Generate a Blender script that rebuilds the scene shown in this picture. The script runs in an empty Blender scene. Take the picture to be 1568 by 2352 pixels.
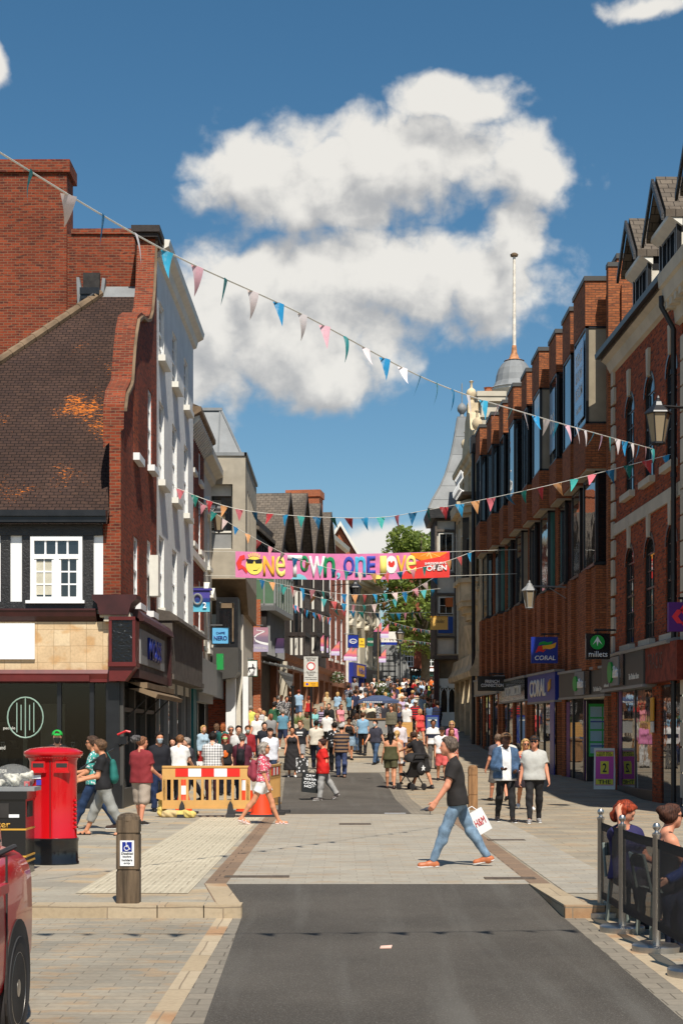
import bpy, bmesh, math, random
import numpy as np
from mathutils import Vector, Matrix
C = bpy.context.scene
R = math.radians
rnd = random.Random(7)

# ------------------------------------------------------------------ camera, world, sun, exposure
CAMZ = 1.78
FOC = 3600.0
cam = bpy.data.cameras.new('camera')
cam.sensor_fit = 'VERTICAL'; cam.sensor_height = 36.0
cam.lens = FOC / 2352 * 36.0
cam.shift_y = 508 / 2352
cam.clip_start = 0.1; cam.clip_end = 5000
camo = bpy.data.objects.new('camera', cam); C.collection.objects.link(camo)
camo.location = (0, 0, CAMZ); camo.rotation_euler = (R(90), 0, 0)
C.camera = camo

SUN_EL, SUN_AZ = 54.0, 12.0          # sun behind the camera, a little to the right
C.view_settings.view_transform = 'Standard'; C.view_settings.look = 'None'
C.view_settings.exposure = 0.14; C.view_settings.gamma = 1.0
C.view_settings.use_curve_mapping = False
C.cycles.max_bounces = 5; C.cycles.diffuse_bounces = 3; C.cycles.glossy_bounces = 3
C.cycles.transparent_max_bounces = 8; C.cycles.transmission_bounces = 3
C.cycles.use_denoising = True
C.cycles.caustics_reflective = False; C.cycles.caustics_refractive = False

def S(r, g, b):
    """8-bit picture colour to linear"""
    f = lambda c: (c / 255 / 12.92) if c <= 10 else ((c / 255 + .055) / 1.055) ** 2.4
    return (f(r), f(g), f(b), 1.0)

class NT:
    """small node-tree helper"""
    def __init__(s, tree): s.t = tree; s.n = tree.nodes; s.l = tree.links
    def new(s, typ, **kw):
        n = s.n.new(typ)
        for k, v in kw.items():
            if k.startswith('i_'):
                key = k[2:]; n.inputs[int(key) if key.isdigit() else key.replace('_', ' ')].default_value = v
            else: setattr(n, k, v)
        return n
    def link(s, a, b): s.l.new(a, b)
    def val(s, sock, v):
        if hasattr(v, 'is_linked') or hasattr(v, 'links'): s.l.new(v, sock)
        else: sock.default_value = v
    def math(s, op, a, b=None, clamp=False):
        n = s.n.new('ShaderNodeMath'); n.operation = op; n.use_clamp = clamp
        s.val(n.inputs[0], a)
        if b is not None: s.val(n.inputs[1], b)
        return n.outputs[0]
    def mix(s, fac, a, b, mode='MIX'):
        n = s.n.new('ShaderNodeMix'); n.data_type = 'RGBA'; n.blend_type = mode
        s.val(n.inputs[0], fac); s.val(n.inputs[6], a); s.val(n.inputs[7], b)
        return n.outputs[2]
    def ramp(s, fac, lo, hi, a=0.0, b=1.0):
        n = s.n.new('ShaderNodeMapRange'); n.interpolation_type = 'SMOOTHSTEP'
        s.val(n.inputs[0], fac)
        n.inputs[1].default_value = lo; n.inputs[2].default_value = hi
        n.inputs[3].default_value = a; n.inputs[4].default_value = b
        return n.outputs[0]
    def noise(s, vec, scale, detail=4, rough=.55):
        n = s.n.new('ShaderNodeTexNoise'); n.inputs['Scale'].default_value = scale
        n.inputs['Detail'].default_value = detail; n.inputs['Roughness'].default_value = rough
        if vec is not None: s.l.new(vec, n.inputs['Vector'])
        return n.outputs['Fac']

# ---- sky: Nishita with cumulus laid out by direction
world = bpy.data.worlds.new('World'); C.world = world; world.use_nodes = True
w = NT(world.node_tree); w.n.clear()
wo = w.new('ShaderNodeOutputWorld'); bg = w.new('ShaderNodeBackground')
sky = w.new('ShaderNodeTexSky', sky_type='NISHITA', sun_disc=False, sun_elevation=R(SUN_EL),
            sun_rotation=R(180 - SUN_AZ), altitude=100, air_density=1.0, dust_density=0.7, ozone_density=2.2)
bg.inputs['Strength'].default_value = 0.112
# cloud lumps: azimuth and elevation tangents (ahead of the viewer) with half sizes
LUMPS = [(.026,.366,.110,.034),(-.052,.356,.050,.030),(.072,.398,.046,.020),(.118,.362,.032,.034),(-.02,.338,.070,.022),
 (.030,.290,.112,.036),(-.052,.286,.040,.032),(.092,.288,.044,.038),(.112,.316,.022,.034),(-.028,.254,.080,.040),(-.080,.262,.036,.062),(-.012,.232,.052,.028),
 (.035,.122,.034,.014),(-.10,.235,.03,.04),(.195,.464,.05,.013),(-.225,.424,.012,.014),(-.38,.30,.16,.05),(.42,.34,.12,.06),(.62,.22,.2,.05),(-.7,.2,.2,.06)]
grp = bpy.data.node_groups.new('cloud_density', 'ShaderNodeTree')
grp.interface.new_socket('Vector', in_out='INPUT', socket_type='NodeSocketVector')
grp.interface.new_socket('Density', in_out='OUTPUT', socket_type='NodeSocketFloat')
g = NT(grp)
gi = g.new('NodeGroupInput'); go = g.new('NodeGroupOutput')
warp = g.new('ShaderNodeTexNoise'); warp.inputs['Scale'].default_value = 14; warp.inputs['Detail'].default_value = 3
g.link(gi.outputs[0], warp.inputs['Vector'])
wv = g.new('ShaderNodeVectorMath', operation='MULTIPLY_ADD'); g.link(warp.outputs['Color'], wv.inputs[0])
wv.inputs[1].default_value = (.05, .035, 0); g.link(gi.outputs[0], wv.inputs[2])
wv2 = g.new('ShaderNodeVectorMath', operation='SUBTRACT'); g.link(wv.outputs[0], wv2.inputs[0]); wv2.inputs[1].default_value = (.025, .0175, 0)
acc = None
for (cx, cy, rx, ry) in LUMPS:
    a = g.new('ShaderNodeVectorMath', operation='SUBTRACT'); g.link(wv2.outputs[0], a.inputs[0]); a.inputs[1].default_value = (cx, cy, 0)
    b = g.new('ShaderNodeVectorMath', operation='DIVIDE'); g.link(a.outputs[0], b.inputs[0]); b.inputs[1].default_value = (rx, ry, 1)
    c = g.new('ShaderNodeVectorMath', operation='LENGTH'); g.link(b.outputs[0], c.inputs[0])
    d = g.math('SUBTRACT', 1.15 if ry > .0138 else .78, c.outputs['Value'])
    acc = d if acc is None else g.math('MAXIMUM', acc, d)
nz = g.noise(gi.outputs[0], 22, 9, .58)
nz2 = g.noise(gi.outputs[0], 75, 6, .6)
dn = g.math('MULTIPLY', g.math('SUBTRACT', nz, .5), .75)
nz3 = g.noise(wv2.outputs[0], 24, 4, .5)
dn = g.math('ADD', dn, g.math('MULTIPLY', g.math('SUBTRACT', g.math('ABSOLUTE', g.math('SUBTRACT', nz3, .5)), .085), 1.7))
dn = g.math('ADD', dn, g.math('MULTIPLY', g.math('SUBTRACT', nz2, .5), .46))
g.link(g.math('ADD', acc, dn), go.inputs[0])

tc = w.new('ShaderNodeTexCoord'); sep = w.new('ShaderNodeSeparateXYZ'); w.link(tc.outputs['Generated'], sep.inputs[0])
yy = w.math('MAXIMUM', sep.outputs[1], .02)
cmb = w.new('ShaderNodeCombineXYZ'); w.link(w.math('DIVIDE', sep.outputs[0], yy), cmb.inputs[0]); w.link(w.math('DIVIDE', sep.outputs[2], yy), cmb.inputs[1])
def cloud(off):
    v = cmb.outputs[0]
    if off:
        a = w.new('ShaderNodeVectorMath', operation='ADD'); w.link(v, a.inputs[0]); a.inputs[1].default_value = off; v = a.outputs[0]
    n = w.n.new('ShaderNodeGroup'); n.node_tree = grp; w.link(v, n.inputs[0]); return n.outputs[0]
d0 = cloud(None); d1 = cloud((.008, .024, 0))
alpha = w.ramp(d0, -.08, .54)
alpha = w.math('MULTIPLY', alpha, w.ramp(sep.outputs[1], .15, .4))
lit = w.ramp(w.math('SUBTRACT', d0, d1), -.62, .42)
cc = w.mix(lit, (3.8, 3.8, 3.8, 1), (7.2, 6.95, 6.45, 1))
hs = w.new('ShaderNodeHueSaturation'); hs.inputs['Hue'].default_value = .490; hs.inputs['Saturation'].default_value = 1.25; hs.inputs['Value'].default_value = .76
w.link(sky.outputs[0], hs.inputs['Color'])
w.link(w.mix(w.math('MULTIPLY', alpha, .93), hs.outputs[0], cc), bg.inputs['Color']); w.link(bg.outputs[0], wo.inputs[0])

sun = bpy.data.lights.new('sun', 'SUN'); sun.energy = 5.0; sun.angle = R(.5); sun.color = (1, .945, .855)
suno = bpy.data.objects.new('sun', sun); C.collection.objects.link(suno)
sd = Vector((math.sin(R(SUN_AZ)) * math.cos(R(SUN_EL)), -math.cos(R(SUN_AZ)) * math.cos(R(SUN_EL)), math.sin(R(SUN_EL))))
suno.rotation_euler = sd.to_track_quat('Z', 'Y').to_euler(); suno.location = (10, -20, 40)

# ------------------------------------------------------------------ materials
def newmat(name):
    m = bpy.data.materials.new(name); m.use_nodes = True
    t = NT(m.node_tree); b = t.n['Principled BSDF']; return m, t, b
def pbr(name, col, rough=.65, metal=0, var=.14, vs=2.5, bump=0, bs=40, spec=.4, coat=0, detail=5, sz=None):
    m, t, b = newmat(name)
    co = t.new('ShaderNodeTexCoord')
    P = co.outputs['Object']
    if sz:
        mp = t.new('ShaderNodeMapping'); mp.inputs['Scale'].default_value = sz; t.link(P, mp.inputs[0]); P = mp.outputs[0]
    n = t.noise(P, vs, detail, .6)
    lo = tuple(c * (1 - var) for c in col[:3]) + (1,); hi = tuple(min(1, c * (1 + var)) for c in col[:3]) + (1,)
    t.link(t.mix(t.ramp(n, .3, .7), lo, hi), b.inputs['Base Color'])
    b.inputs['Roughness'].default_value = rough; b.inputs['Metallic'].default_value = metal
    b.inputs['Specular IOR Level'].default_value = spec; b.inputs['Coat Weight'].default_value = coat
    if bump:
        bn = t.new('ShaderNodeBump'); bn.inputs['Strength'].default_value = bump; bn.inputs['Distance'].default_value = .02
        t.link(t.noise(P, bs, 6, .65), bn.inputs['Height']); t.link(bn.outputs[0], b.inputs['Normal'])
    return m
def bricks(name, c1, c2, mortar, bw=.225, bh=.075, ms=.010, rough=.85, stain=.25, spread=1.0, squash=.5, bump=.35, third=None, offset=.5, sscale=.35, bias=0.0, warp=.006):
    """bricks, setts, tiles or slabs laid in metres on the face's own plane"""
    m, t, b = newmat(name)
    co = t.new('ShaderNodeTexCoord')
    br = t.new('ShaderNodeTexBrick', offset=offset, squash=1.0)
    wn_ = t.new('ShaderNodeTexNoise'); wn_.inputs['Scale'].default_value = 2.2; wn_.inputs['Detail'].default_value = 4; t.link(co.outputs['UV'], wn_.inputs['Vector'])
    wa_ = t.new('ShaderNodeVectorMath', operation='MULTIPLY_ADD'); t.link(wn_.outputs['Color'], wa_.inputs[0]); wa_.inputs[1].default_value = (warp * 6, warp * 6, 0); t.link(co.outputs['UV'], wa_.inputs[2]); t.link(wa_.outputs[0], br.inputs['Vector'])
    for k, v in (('Scale', 1.0), ('Mortar Size', ms), ('Mortar Smooth', .3), ('Bias', bias), ('Brick Width', bw), ('Row Height', bh)): br.inputs[k].default_value = v
    br.inputs['Color1'].default_value = c1; br.inputs['Color2'].default_value = c2; br.inputs['Mortar'].default_value = mortar
    col = br.outputs['Color']
    # second tint by patches a few bricks across
    mp = t.new('ShaderNodeMapping'); mp.inputs['Scale'].default_value = (1 / bw * .8, 1 / bh * .8, 1); t.link(co.outputs['UV'], mp.inputs[0])
    n1 = t.noise(mp.outputs[0], 1.0, 2, .5)
    if third: col = t.mix(t.math('MULTIPLY', t.ramp(n1, .52, .66), t.math('SUBTRACT', 1.0, br.outputs['Fac'])), col, third)
    n2 = t.noise(co.outputs['UV'], sscale, 5, .6)
    col = t.mix(t.ramp(n2, .3, .72, 0, stain), col, (.25, .22, .2, 1), 'MULTIPLY')
    n3 = t.noise(co.outputs['UV'], 18, 4, .6)
    col = t.mix(t.ramp(n3, .35, .75, 0, .22), col, (.35, .33, .32, 1), 'MULTIPLY')
    t.link(col, b.inputs['Base Color']); b.inputs['Roughness'].default_value = rough; b.inputs['Specular IOR Level'].default_value = .25
    bn = t.new('ShaderNodeBump', invert=True); bn.inputs['Strength'].default_value = bump; bn.inputs['Distance'].default_value = .015
    h = t.math('ADD', br.outputs['Fac'], t.math('MULTIPLY', n3, .35)); t.link(h, bn.inputs['Height']); t.link(bn.outputs[0], b.inputs['Normal'])
    return m, t, b, col
def ownmat(name, rough=.8, kind='plain', spec=.3, dark=(.02, .02, .025, 1)):
    """takes its main colour from the object's own colour: cloth, skin, pennants"""
    m, t, b = newmat(name)
    oi = t.new('ShaderNodeObjectInfo'); co = t.new('ShaderNodeTexCoord'); P = co.outputs['Object']
    col = oi.outputs['Color']
    if kind == 'stripes':
        sp = t.new('ShaderNodeSeparateXYZ'); t.link(P, sp.inputs[0])
        f = t.math('GREATER_THAN', t.math('FRACT', t.math('MULTIPLY', sp.outputs[2], 8.5)), .52)
        col = t.mix(f, col, dark)
    elif kind == 'check':
        sp = t.new('ShaderNodeSeparateXYZ'); t.link(P, sp.inputs[0])
        fs = [t.math('GREATER_THAN', t.math('FRACT', t.math('MULTIPLY', sp.outputs[i], 15)), .6) for i in (0, 2)]
        col = t.mix(t.math('MULTIPLY', t.math('ADD', fs[0], fs[1]), .42), col, (.02, .02, .04, 1))
    elif kind == 'floral':
        v = t.new('ShaderNodeTexVoronoi'); v.inputs['Scale'].default_value = 26; t.link(P, v.inputs['Vector'])
        n = t.noise(P, 30, 2)
        f = t.ramp(t.math('ADD', v.outputs['Distance'], t.math('MULTIPLY', n, .3)), .48, .58)
        col = t.mix(f, (.75, .72, .7, 1), col)
    elif kind == 'spots':
        v = t.new('ShaderNodeTexVoronoi'); v.inputs['Scale'].default_value = 11; t.link(P, v.inputs['Vector'])
        col = t.mix(t.ramp(v.outputs['Distance'], .32, .36), (.8, .8, .8, 1), col)
    elif kind == 'band':
        sp = t.new('ShaderNodeSeparateXYZ'); t.link(P, sp.inputs[0])
        f = t.math('MULTIPLY', t.math('GREATER_THAN', sp.outputs[2], 1.13), t.math('LESS_THAN', sp.outputs[2], 1.28))
        col = t.mix(f, col, (.02, .025, .05, 1))
    elif kind == 'tips':
        n = t.noise(P, 9, 3); col = t.mix(t.ramp(n, .55, .8, 0, .5), col, (.8, .85, .85, 1))
    elif kind == 'hair':
        mp = t.new('ShaderNodeMapping'); mp.inputs['Scale'].default_value = (70, 70, 14); t.link(P, mp.inputs[0])
        col = t.mix(t.ramp(t.noise(mp.outputs[0], 1.0, 3, .6), .35, .65), t.mix(1.0, col, (.35, .33, .32, 1), 'MULTIPLY'), t.mix(1.0, col, (1.5, 1.45, 1.4, 1), 'MULTIPLY'))
    elif kind == 'denim':
        n = t.noise(P, 7, 5, .65); col = t.mix(t.ramp(n, .35, .7), t.mix(.5, col, (.1, .1, .12, 1), 'MULTIPLY'), col)
    n = t.noise(P, 12, 4, .6)
    col = t.mix(t.ramp(n, .3, .75, 0, .3 if kind != 'skin' else .12), col, (.45, .42, .42, 1), 'MULTIPLY')
    t.link(col, b.inputs['Base Color']); b.inputs['Roughness'].default_value = rough; b.inputs['Specular IOR Level'].default_value = spec
    if kind not in ('skin', 'tips'):
        bn = t.new('ShaderNodeBump'); bn.inputs['Strength'].default_value = .5; bn.inputs['Distance'].default_value = .012
        mp = t.new('ShaderNodeMapping'); mp.inputs['Scale'].default_value = (1, 1, .55); t.link(P, mp.inputs[0])
        t.link(t.noise(mp.outputs[0], 16, 4, .55), bn.inputs['Height']); t.link(bn.outputs[0], b.inputs['Normal'])
    return m
def glass(name, tint=(.012, .014, .016, 1), rough=.03, blind=None, ior=1.7):
    m, t, b = newmat(name)
    b.inputs['Base Color'].default_value = tint; b.inputs['Roughness'].default_value = rough
    b.inputs['IOR'].default_value = ior; b.inputs['Specular IOR Level'].default_value = .75
    co = t.new('ShaderNodeTexCoord')
    bn = t.new('ShaderNodeBump'); bn.inputs['Strength'].default_value = .06; bn.inputs['Distance'].default_value = .05
    t.link(t.noise(co.outputs['Object'], 1.3, 2), bn.inputs['Height']); t.link(bn.outputs[0], b.inputs['Normal'])
    return m
def clearglass(name):
    m, t, b = newmat(name); o = t.n['Material Output']
    tr = t.new('ShaderNodeBsdfTransparent'); tr.inputs[0].default_value = (.62, .64, .62, 1)
    gl = t.new('ShaderNodeBsdfGlossy'); gl.inputs['Roughness'].default_value = .02
    lw = t.new('ShaderNodeFresnel'); lw.inputs[0].default_value = 1.45
    mx = t.new('ShaderNodeMixShader'); t.link(lw.outputs[0], mx.inputs[0]); t.link(tr.outputs[0], mx.inputs[1]); t.link(gl.outputs[0], mx.inputs[2])
    t.link(mx.outputs[0], o.inputs['Surface']); return m
def flat(name, col, rough=.5, spec=.4): return pbr(name, col, rough, var=.05, spec=spec)

M = {}
M['brick_l'] = bricks('brick_left', S(160,72,42), S(116,52,35), S(136,102,78), stain=.5, third=S(92,46,36))[0]
M['brick_side'] = bricks('brick_side', S(178,76,44), S(122,54,36), S(124,90,70), stain=.5, third=S(96,46,36))[0]
M['brick_orange'] = bricks('brick_orange', S(196,98,52), S(166,80,46), S(180,150,120), stain=.3)[0]
M['brick_mod'] = bricks('brick_modern', S(190,114,70), S(160,92,56), S(106,78,58), stain=.4, third=S(130,78,54))[0]
M['brick_geo'] = bricks('brick_georgian', S(200,92,48), S(146,68,40), S(128,90,66), stain=.35, third=S(80,46,40))[0]
M['brick_far'] = bricks('brick_far', S(160,72,46), S(126,54,38), S(150,118,98), stain=.3)[0]
def tilemat(name, c1, c2, gap, bw, bh, lichen=False):
    m, t, b, col = bricks(name, c1, c2, gap, bw, bh, .010, .9, .5, bump=.9, warp=.014, third=tuple(c * .7 for c in c1[:3]) + (1,))
    if lichen:
        co = t.new('ShaderNodeTexCoord'); U = co.outputs['UV']
        mp = t.new('ShaderNodeMapping'); mp.inputs['Scale'].default_value = (1.0, 2.2, 1); t.link(U, mp.inputs[0])
        big = t.noise(U, .42, 2); sm = t.noise(mp.outputs[0], 7.5, 7, .8)
        ds = t.new('ShaderNodeVectorMath', operation='DISTANCE'); m2 = t.new('ShaderNodeMapping'); m2.inputs['Scale'].default_value = (1.0, .42, 0); t.link(co.outputs['Object'], m2.inputs[0]); t.link(m2.outputs[0], ds.inputs[0]); ds.inputs[1].default_value = (-1.2, 1.0, 0)
        big = t.math('ADD', big, t.ramp(ds.outputs['Value'], .1, 1.7, .055, -.07))
        f = t.ramp(t.math('ADD', t.math('MULTIPLY', big, .62), t.math('MULTIPLY', sm, .62)), .700, .735)
        t.link(t.mix(f, col, S(204,112,36)), b.inputs['Base Color'])
    return m
M['tile'] = tilemat('clay_tile', S(82,61,51), S(68,51,45), S(26,20,18), .19, .115, True)
M['slate'] = tilemat('stone_slate', S(126,114,100), S(104,95,85), S(50,44,40), .3, .22)
M['redtile'] = tilemat('red_tile', S(150,86,60), S(122,66,48), S(50,34,28), .2, .14)
M['render'] = pbr('rough_render', S(228,226,220), .9, var=.07, vs=1.2, bump=1.0, bs=9)
M['cream'] = pbr('cream_render', S(214,206,190), .85, var=.07, bump=.1)
M['pale'] = pbr('pale_stone', S(196,186,166), .85, var=.12, vs=1.0, bump=.15)
M['stone'] = pbr('weathered_stone', S(204,184,150), .88, var=.28, vs=1.4, bump=.4, bs=14)
M['stonedark'] = pbr('sooty_stone', S(120,100,78), .9, var=.35, vs=1.6, bump=.4, bs=12)
M['concrete'] = pbr('concrete', S(170,160,142), .9, var=.12, vs=1.5, bump=.3, bs=25)
M['lead'] = pbr('lead_sheet', S(132,134,134), .6, metal=.0, var=.16, vs=1.0, bump=.1)
M['white'] = pbr('white_paint', S(240,240,238), .45, var=.03)
M['offwhite'] = pbr('old_white_paint', S(226,222,210), .55, var=.08)
M['black'] = pbr('black_paint', (.012,.012,.013,1), .35, var=.3, spec=.5)
M['timber'] = pbr('black_timber', (.016,.014,.013,1), .45, var=.4, vs=5, bump=.9, bs=18, spec=.6)
M['timber2'] = pbr('brown_black_timber', S(52,44,40), .7, var=.3, vs=4, bump=.4)
M['maroon'] = pbr('maroon_paint', S(96,30,26), .4, var=.2, spec=.5)
M['maroond'] = pbr('dark_maroon_paint', S(62,26,24), .45, var=.25, spec=.5)
M['mbtile'] = bricks('marble_tile', S(232,208,170), S(218,186,144), S(176,146,112), .385, .385, .006, .3, .2, offset=0.0, third=S(212,170,120), bump=.05, sscale=2.0)[0]
M['greywood'] = pbr('weathered_wood', S(92,84,76), .85, var=.3, vs=2, bump=.5, bs=20)
M['glass'] = glass('window_glass')
M['glass2'] = glass('sky_glass', (.02,.025,.03,1), .02, ior=2.1)
M['clear'] = clearglass('shop_glass')
M['blind'] = pbr('blind_cloth', S(196,190,170), .8)
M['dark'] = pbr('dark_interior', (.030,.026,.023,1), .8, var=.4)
M['steel'] = pbr('brushed_steel', (.50,.47,.43,1), .36, metal=1, var=.06, vs=20)
M['iron'] = pbr('black_iron', (.015,.015,.016,1), .4, spec=.5)
M['lampglass'] = pbr('frosted_glass', S(150,134,108), .35, var=.06)
M['board'] = pbr('sign_grey', S(74,72,68), .5, var=.06)
M['greypaint'] = pbr('grey_paint', S(140,140,138), .55, var=.07)
M['soffit'] = pbr('wood_soffit', S(120,100,76), .7, var=.2)
M['sandred'] = pbr('brown_sandstone', S(140,92,66), .85, var=.2, vs=1.5)
M['skin'] = ownmat('skin', .55, 'skin', .35)
M['cloth'] = ownmat('cloth'); M['denim'] = ownmat('denim', .85, 'denim')
for k in ('stripes', 'check', 'floral', 'spots', 'band'): M[k] = ownmat('cloth_' + k, .85, k, dark=S(40,40,52) if k == 'stripes' else (.02,.02,.025,1))
M['hair'] = ownmat('hair', .7, 'hair', .25)
M['pennant'] = ownmat('pennant_cloth', .7, 'tips')
M['own'] = ownmat('own_colour_paint', .45, 'skin', .4)

# ------------------------------------------------------------------ mesh building
class MB:
    def __init__(s): s.v = []; s.f = []; s.m = []; s.starts = []
    def add(s, vs, fs, mi=0):
        o = len(s.v); s.starts.append(o); s.v += [tuple(p) for p in vs]
        for q in fs: s.f.append(tuple(i + o for i in q)); s.m.append(mi)
        return s
    def box(s, x0, x1, y0, y1, z0, z1, mi=0):
        if x0 > x1: x0, x1 = x1, x0
        if y0 > y1: y0, y1 = y1, y0
        if z0 > z1: z0, z1 = z1, z0
        return s.add([(x0,y0,z0),(x1,y0,z0),(x1,y1,z0),(x0,y1,z0),(x0,y0,z1),(x1,y0,z1),(x1,y1,z1),(x0,y1,z1)],
                     [(0,3,2,1),(4,5,6,7),(0,1,5,4),(1,2,6,5),(2,3,7,6),(3,0,4,7)], mi)
    def prism(s, poly, ax, a, b, mi=0):
        f = {'x': lambda p, c: (c, p[0], p[1]), 'y': lambda p, c: (p[0], c, p[1]), 'z': lambda p, c: (p[0], p[1], c)}[ax]
        n = len(poly)
        return s.add([f(p, a) for p in poly] + [f(p, b) for p in poly],
                     [tuple(range(n)), tuple(range(2*n-1, n-1, -1))] + [(i, (i+1) % n, n + (i+1) % n, n + i) for i in range(n)], mi)
    def quad(s, *p, mi=0): return s.add(p, [tuple(range(len(p)))], mi)
    def tube(s, pts, r, n=8, mi=0, cap=True):
        pts = [Vector(p) for p in pts]; k = len(pts)
        rr = r if isinstance(r, (list, tuple)) else [r] * k
        vs = []; up = None
        for i, p in enumerate(pts):
            d = (pts[min(i+1, k-1)] - pts[max(i-1, 0)])
            d = d.normalized() if d.length > 1e-9 else Vector((0, 0, 1))
            if up is None: up = Vector((0, 0, 1)) if abs(d.z) < .9 else Vector((1, 0, 0))
            a = d.cross(up)
            if a.length < 1e-6: a = d.cross(Vector((0, 1, 0)))
            a.normalize(); b = a.cross(d).normalized(); up = b
            for j in range(n):
                t = 2 * math.pi * j / n; vs.append(p + a * (math.cos(t) * rr[i]) + b * (math.sin(t) * rr[i]))
        fs = [(i*n + j, i*n + (j+1) % n, (i+1)*n + (j+1) % n, (i+1)*n + j) for i in range(k-1) for j in range(n)]
        if cap: fs += [tuple(range(n-1, -1, -1)), tuple(range((k-1)*n, k*n))]
        return s.add(vs, fs, mi)
    def lathe(s, prof, n=24, c=(0, 0, 0), mi=0, sx=1, sy=1, rot=0):
        vs = [(c[0] + sx * r * math.cos(2*math.pi*j/n + rot), c[1] + sy * r * math.sin(2*math.pi*j/n + rot), c[2] + z) for r, z in prof for j in range(n)]
        k = len(prof)
        fs = [(i*n + j, i*n + (j+1) % n, (i+1)*n + (j+1) % n, (i+1)*n + j) for i in range(k-1) for j in range(n)]
        fs += [tuple(range(n-1, -1, -1)), tuple(range((k-1)*n, k*n))]
        return s.add(vs, fs, mi)
    def ball(s, c, r, n=12, mi=0):
        rx, ry, rz = r if isinstance(r, (list, tuple)) else (r, r, r)
        prof = [(max(.001, math.sin(math.pi * i / n)), -math.cos(math.pi * i / n)) for i in range(n + 1)]
        vs = []; m = n * 2
        for a, z in prof:
            for j in range(m):
                t = 2*math.pi*j/m; vs.append((c[0] + rx*a*math.cos(t), c[1] + ry*a*math.sin(t), c[2] + rz*z))
        fs = [(i*m + j, i*m + (j+1) % m, (i+1)*m + (j+1) % m, (i+1)*m + j) for i in range(n) for j in range(m)]
        return s.add(vs, fs, mi)
    def mesh(s, name, mats, smooth=False, recalc=True):
        me = bpy.data.meshes.new(name); me.from_pydata(s.v, [], s.f)
        for m in (mats if isinstance(mats, (list, tuple)) else [mats]): me.materials.append(m)
        me.polygons.foreach_set('material_index', s.m)
        if recalc:
            bm = bmesh.new(); bm.from_mesh(me); bmesh.ops.recalc_face_normals(bm, faces=bm.faces); bm.to_mesh(me); bm.free()
        project_uv(me)
        if smooth:
            me.polygons.foreach_set('use_smooth', [True] * len(me.polygons)); me.set_sharp_from_angle(angle=R(40))
        me.update(); return me
    def each(s, name, mats, parent=None, fix=None):
        """every added piece as an object of its own"""
        out = []; n = len(s.v); st = s.starts + [n]
        for a, c in zip(st, st[1:]):
            q = MB(); q.v = s.v[a:c]; fm = [(f, m_) for f, m_ in zip(s.f, s.m) if a <= f[0] < c]
            q.f = [tuple(i - a for i in f) for f, _ in fm]; q.m = [m_ for _, m_ in fm]; o = q.build(name, mats, parent); out.append(o)
            if fix: fix(o)
        return out
    def build(s, name, mats, parent=None, smooth=False, loc=(0, 0, 0), rot=(0, 0, 0), recalc=True):
        return link(name, s.mesh(name, mats, smooth, recalc), parent, loc, rot)
def project_uv(me):
    uv = me.uv_layers.new(name='metres'); n = len(me.polygons)
    if n == 0: return
    lt = np.empty(n, np.int32); me.polygons.foreach_get('loop_total', lt)
    nr = np.empty(n * 3, np.float32); me.polygons.foreach_get('normal', nr); nr = nr.reshape(-1, 3)
    lv = np.empty(len(me.loops), np.int32); me.loops.foreach_get('vertex_index', lv)
    co = np.empty(len(me.vertices) * 3, np.float32); me.vertices.foreach_get('co', co); co = co.reshape(-1, 3)
    t = np.stack([-nr[:, 1], nr[:, 0], np.zeros(n)], 1); L = np.linalg.norm(t, axis=1)
    fl = L < .15; t[fl] = (1, 0, 0); L[fl] = 1; t /= L[:, None]
    b = np.cross(nr, t); b[fl] = (0, 1, 0)
    T = np.repeat(t, lt, 0); B = np.repeat(b, lt, 0); P = co[lv]
    o = np.stack([(P * T).sum(1), (P * B).sum(1)], 1).astype(np.float32)
    uv.data.foreach_set('uv', o.ravel())
def link(name, data, parent=None, loc=(0, 0, 0), rot=(0, 0, 0)):
    o = bpy.data.objects.new(name, data); C.collection.objects.link(o)
    if parent is not None: o.parent = parent
    o.location = loc; o.rotation_euler = rot
    return o
def tag(o, label=None, cat=None, group=None, kind=None):
    if label: o['label'] = label
    if cat: o['category'] = cat
    if group: o['group'] = group
    if kind: o['kind'] = kind
    return o
def thing(name, label, cat, loc=(0, 0, 0), rz=0, group=None):
    o = bpy.data.objects.new(name, None); C.collection.objects.link(o)
    o.empty_display_size = .2
    o.location = loc; o.rotation_euler = (0, 0, rz)
    return tag(o, label, cat, group)
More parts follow.
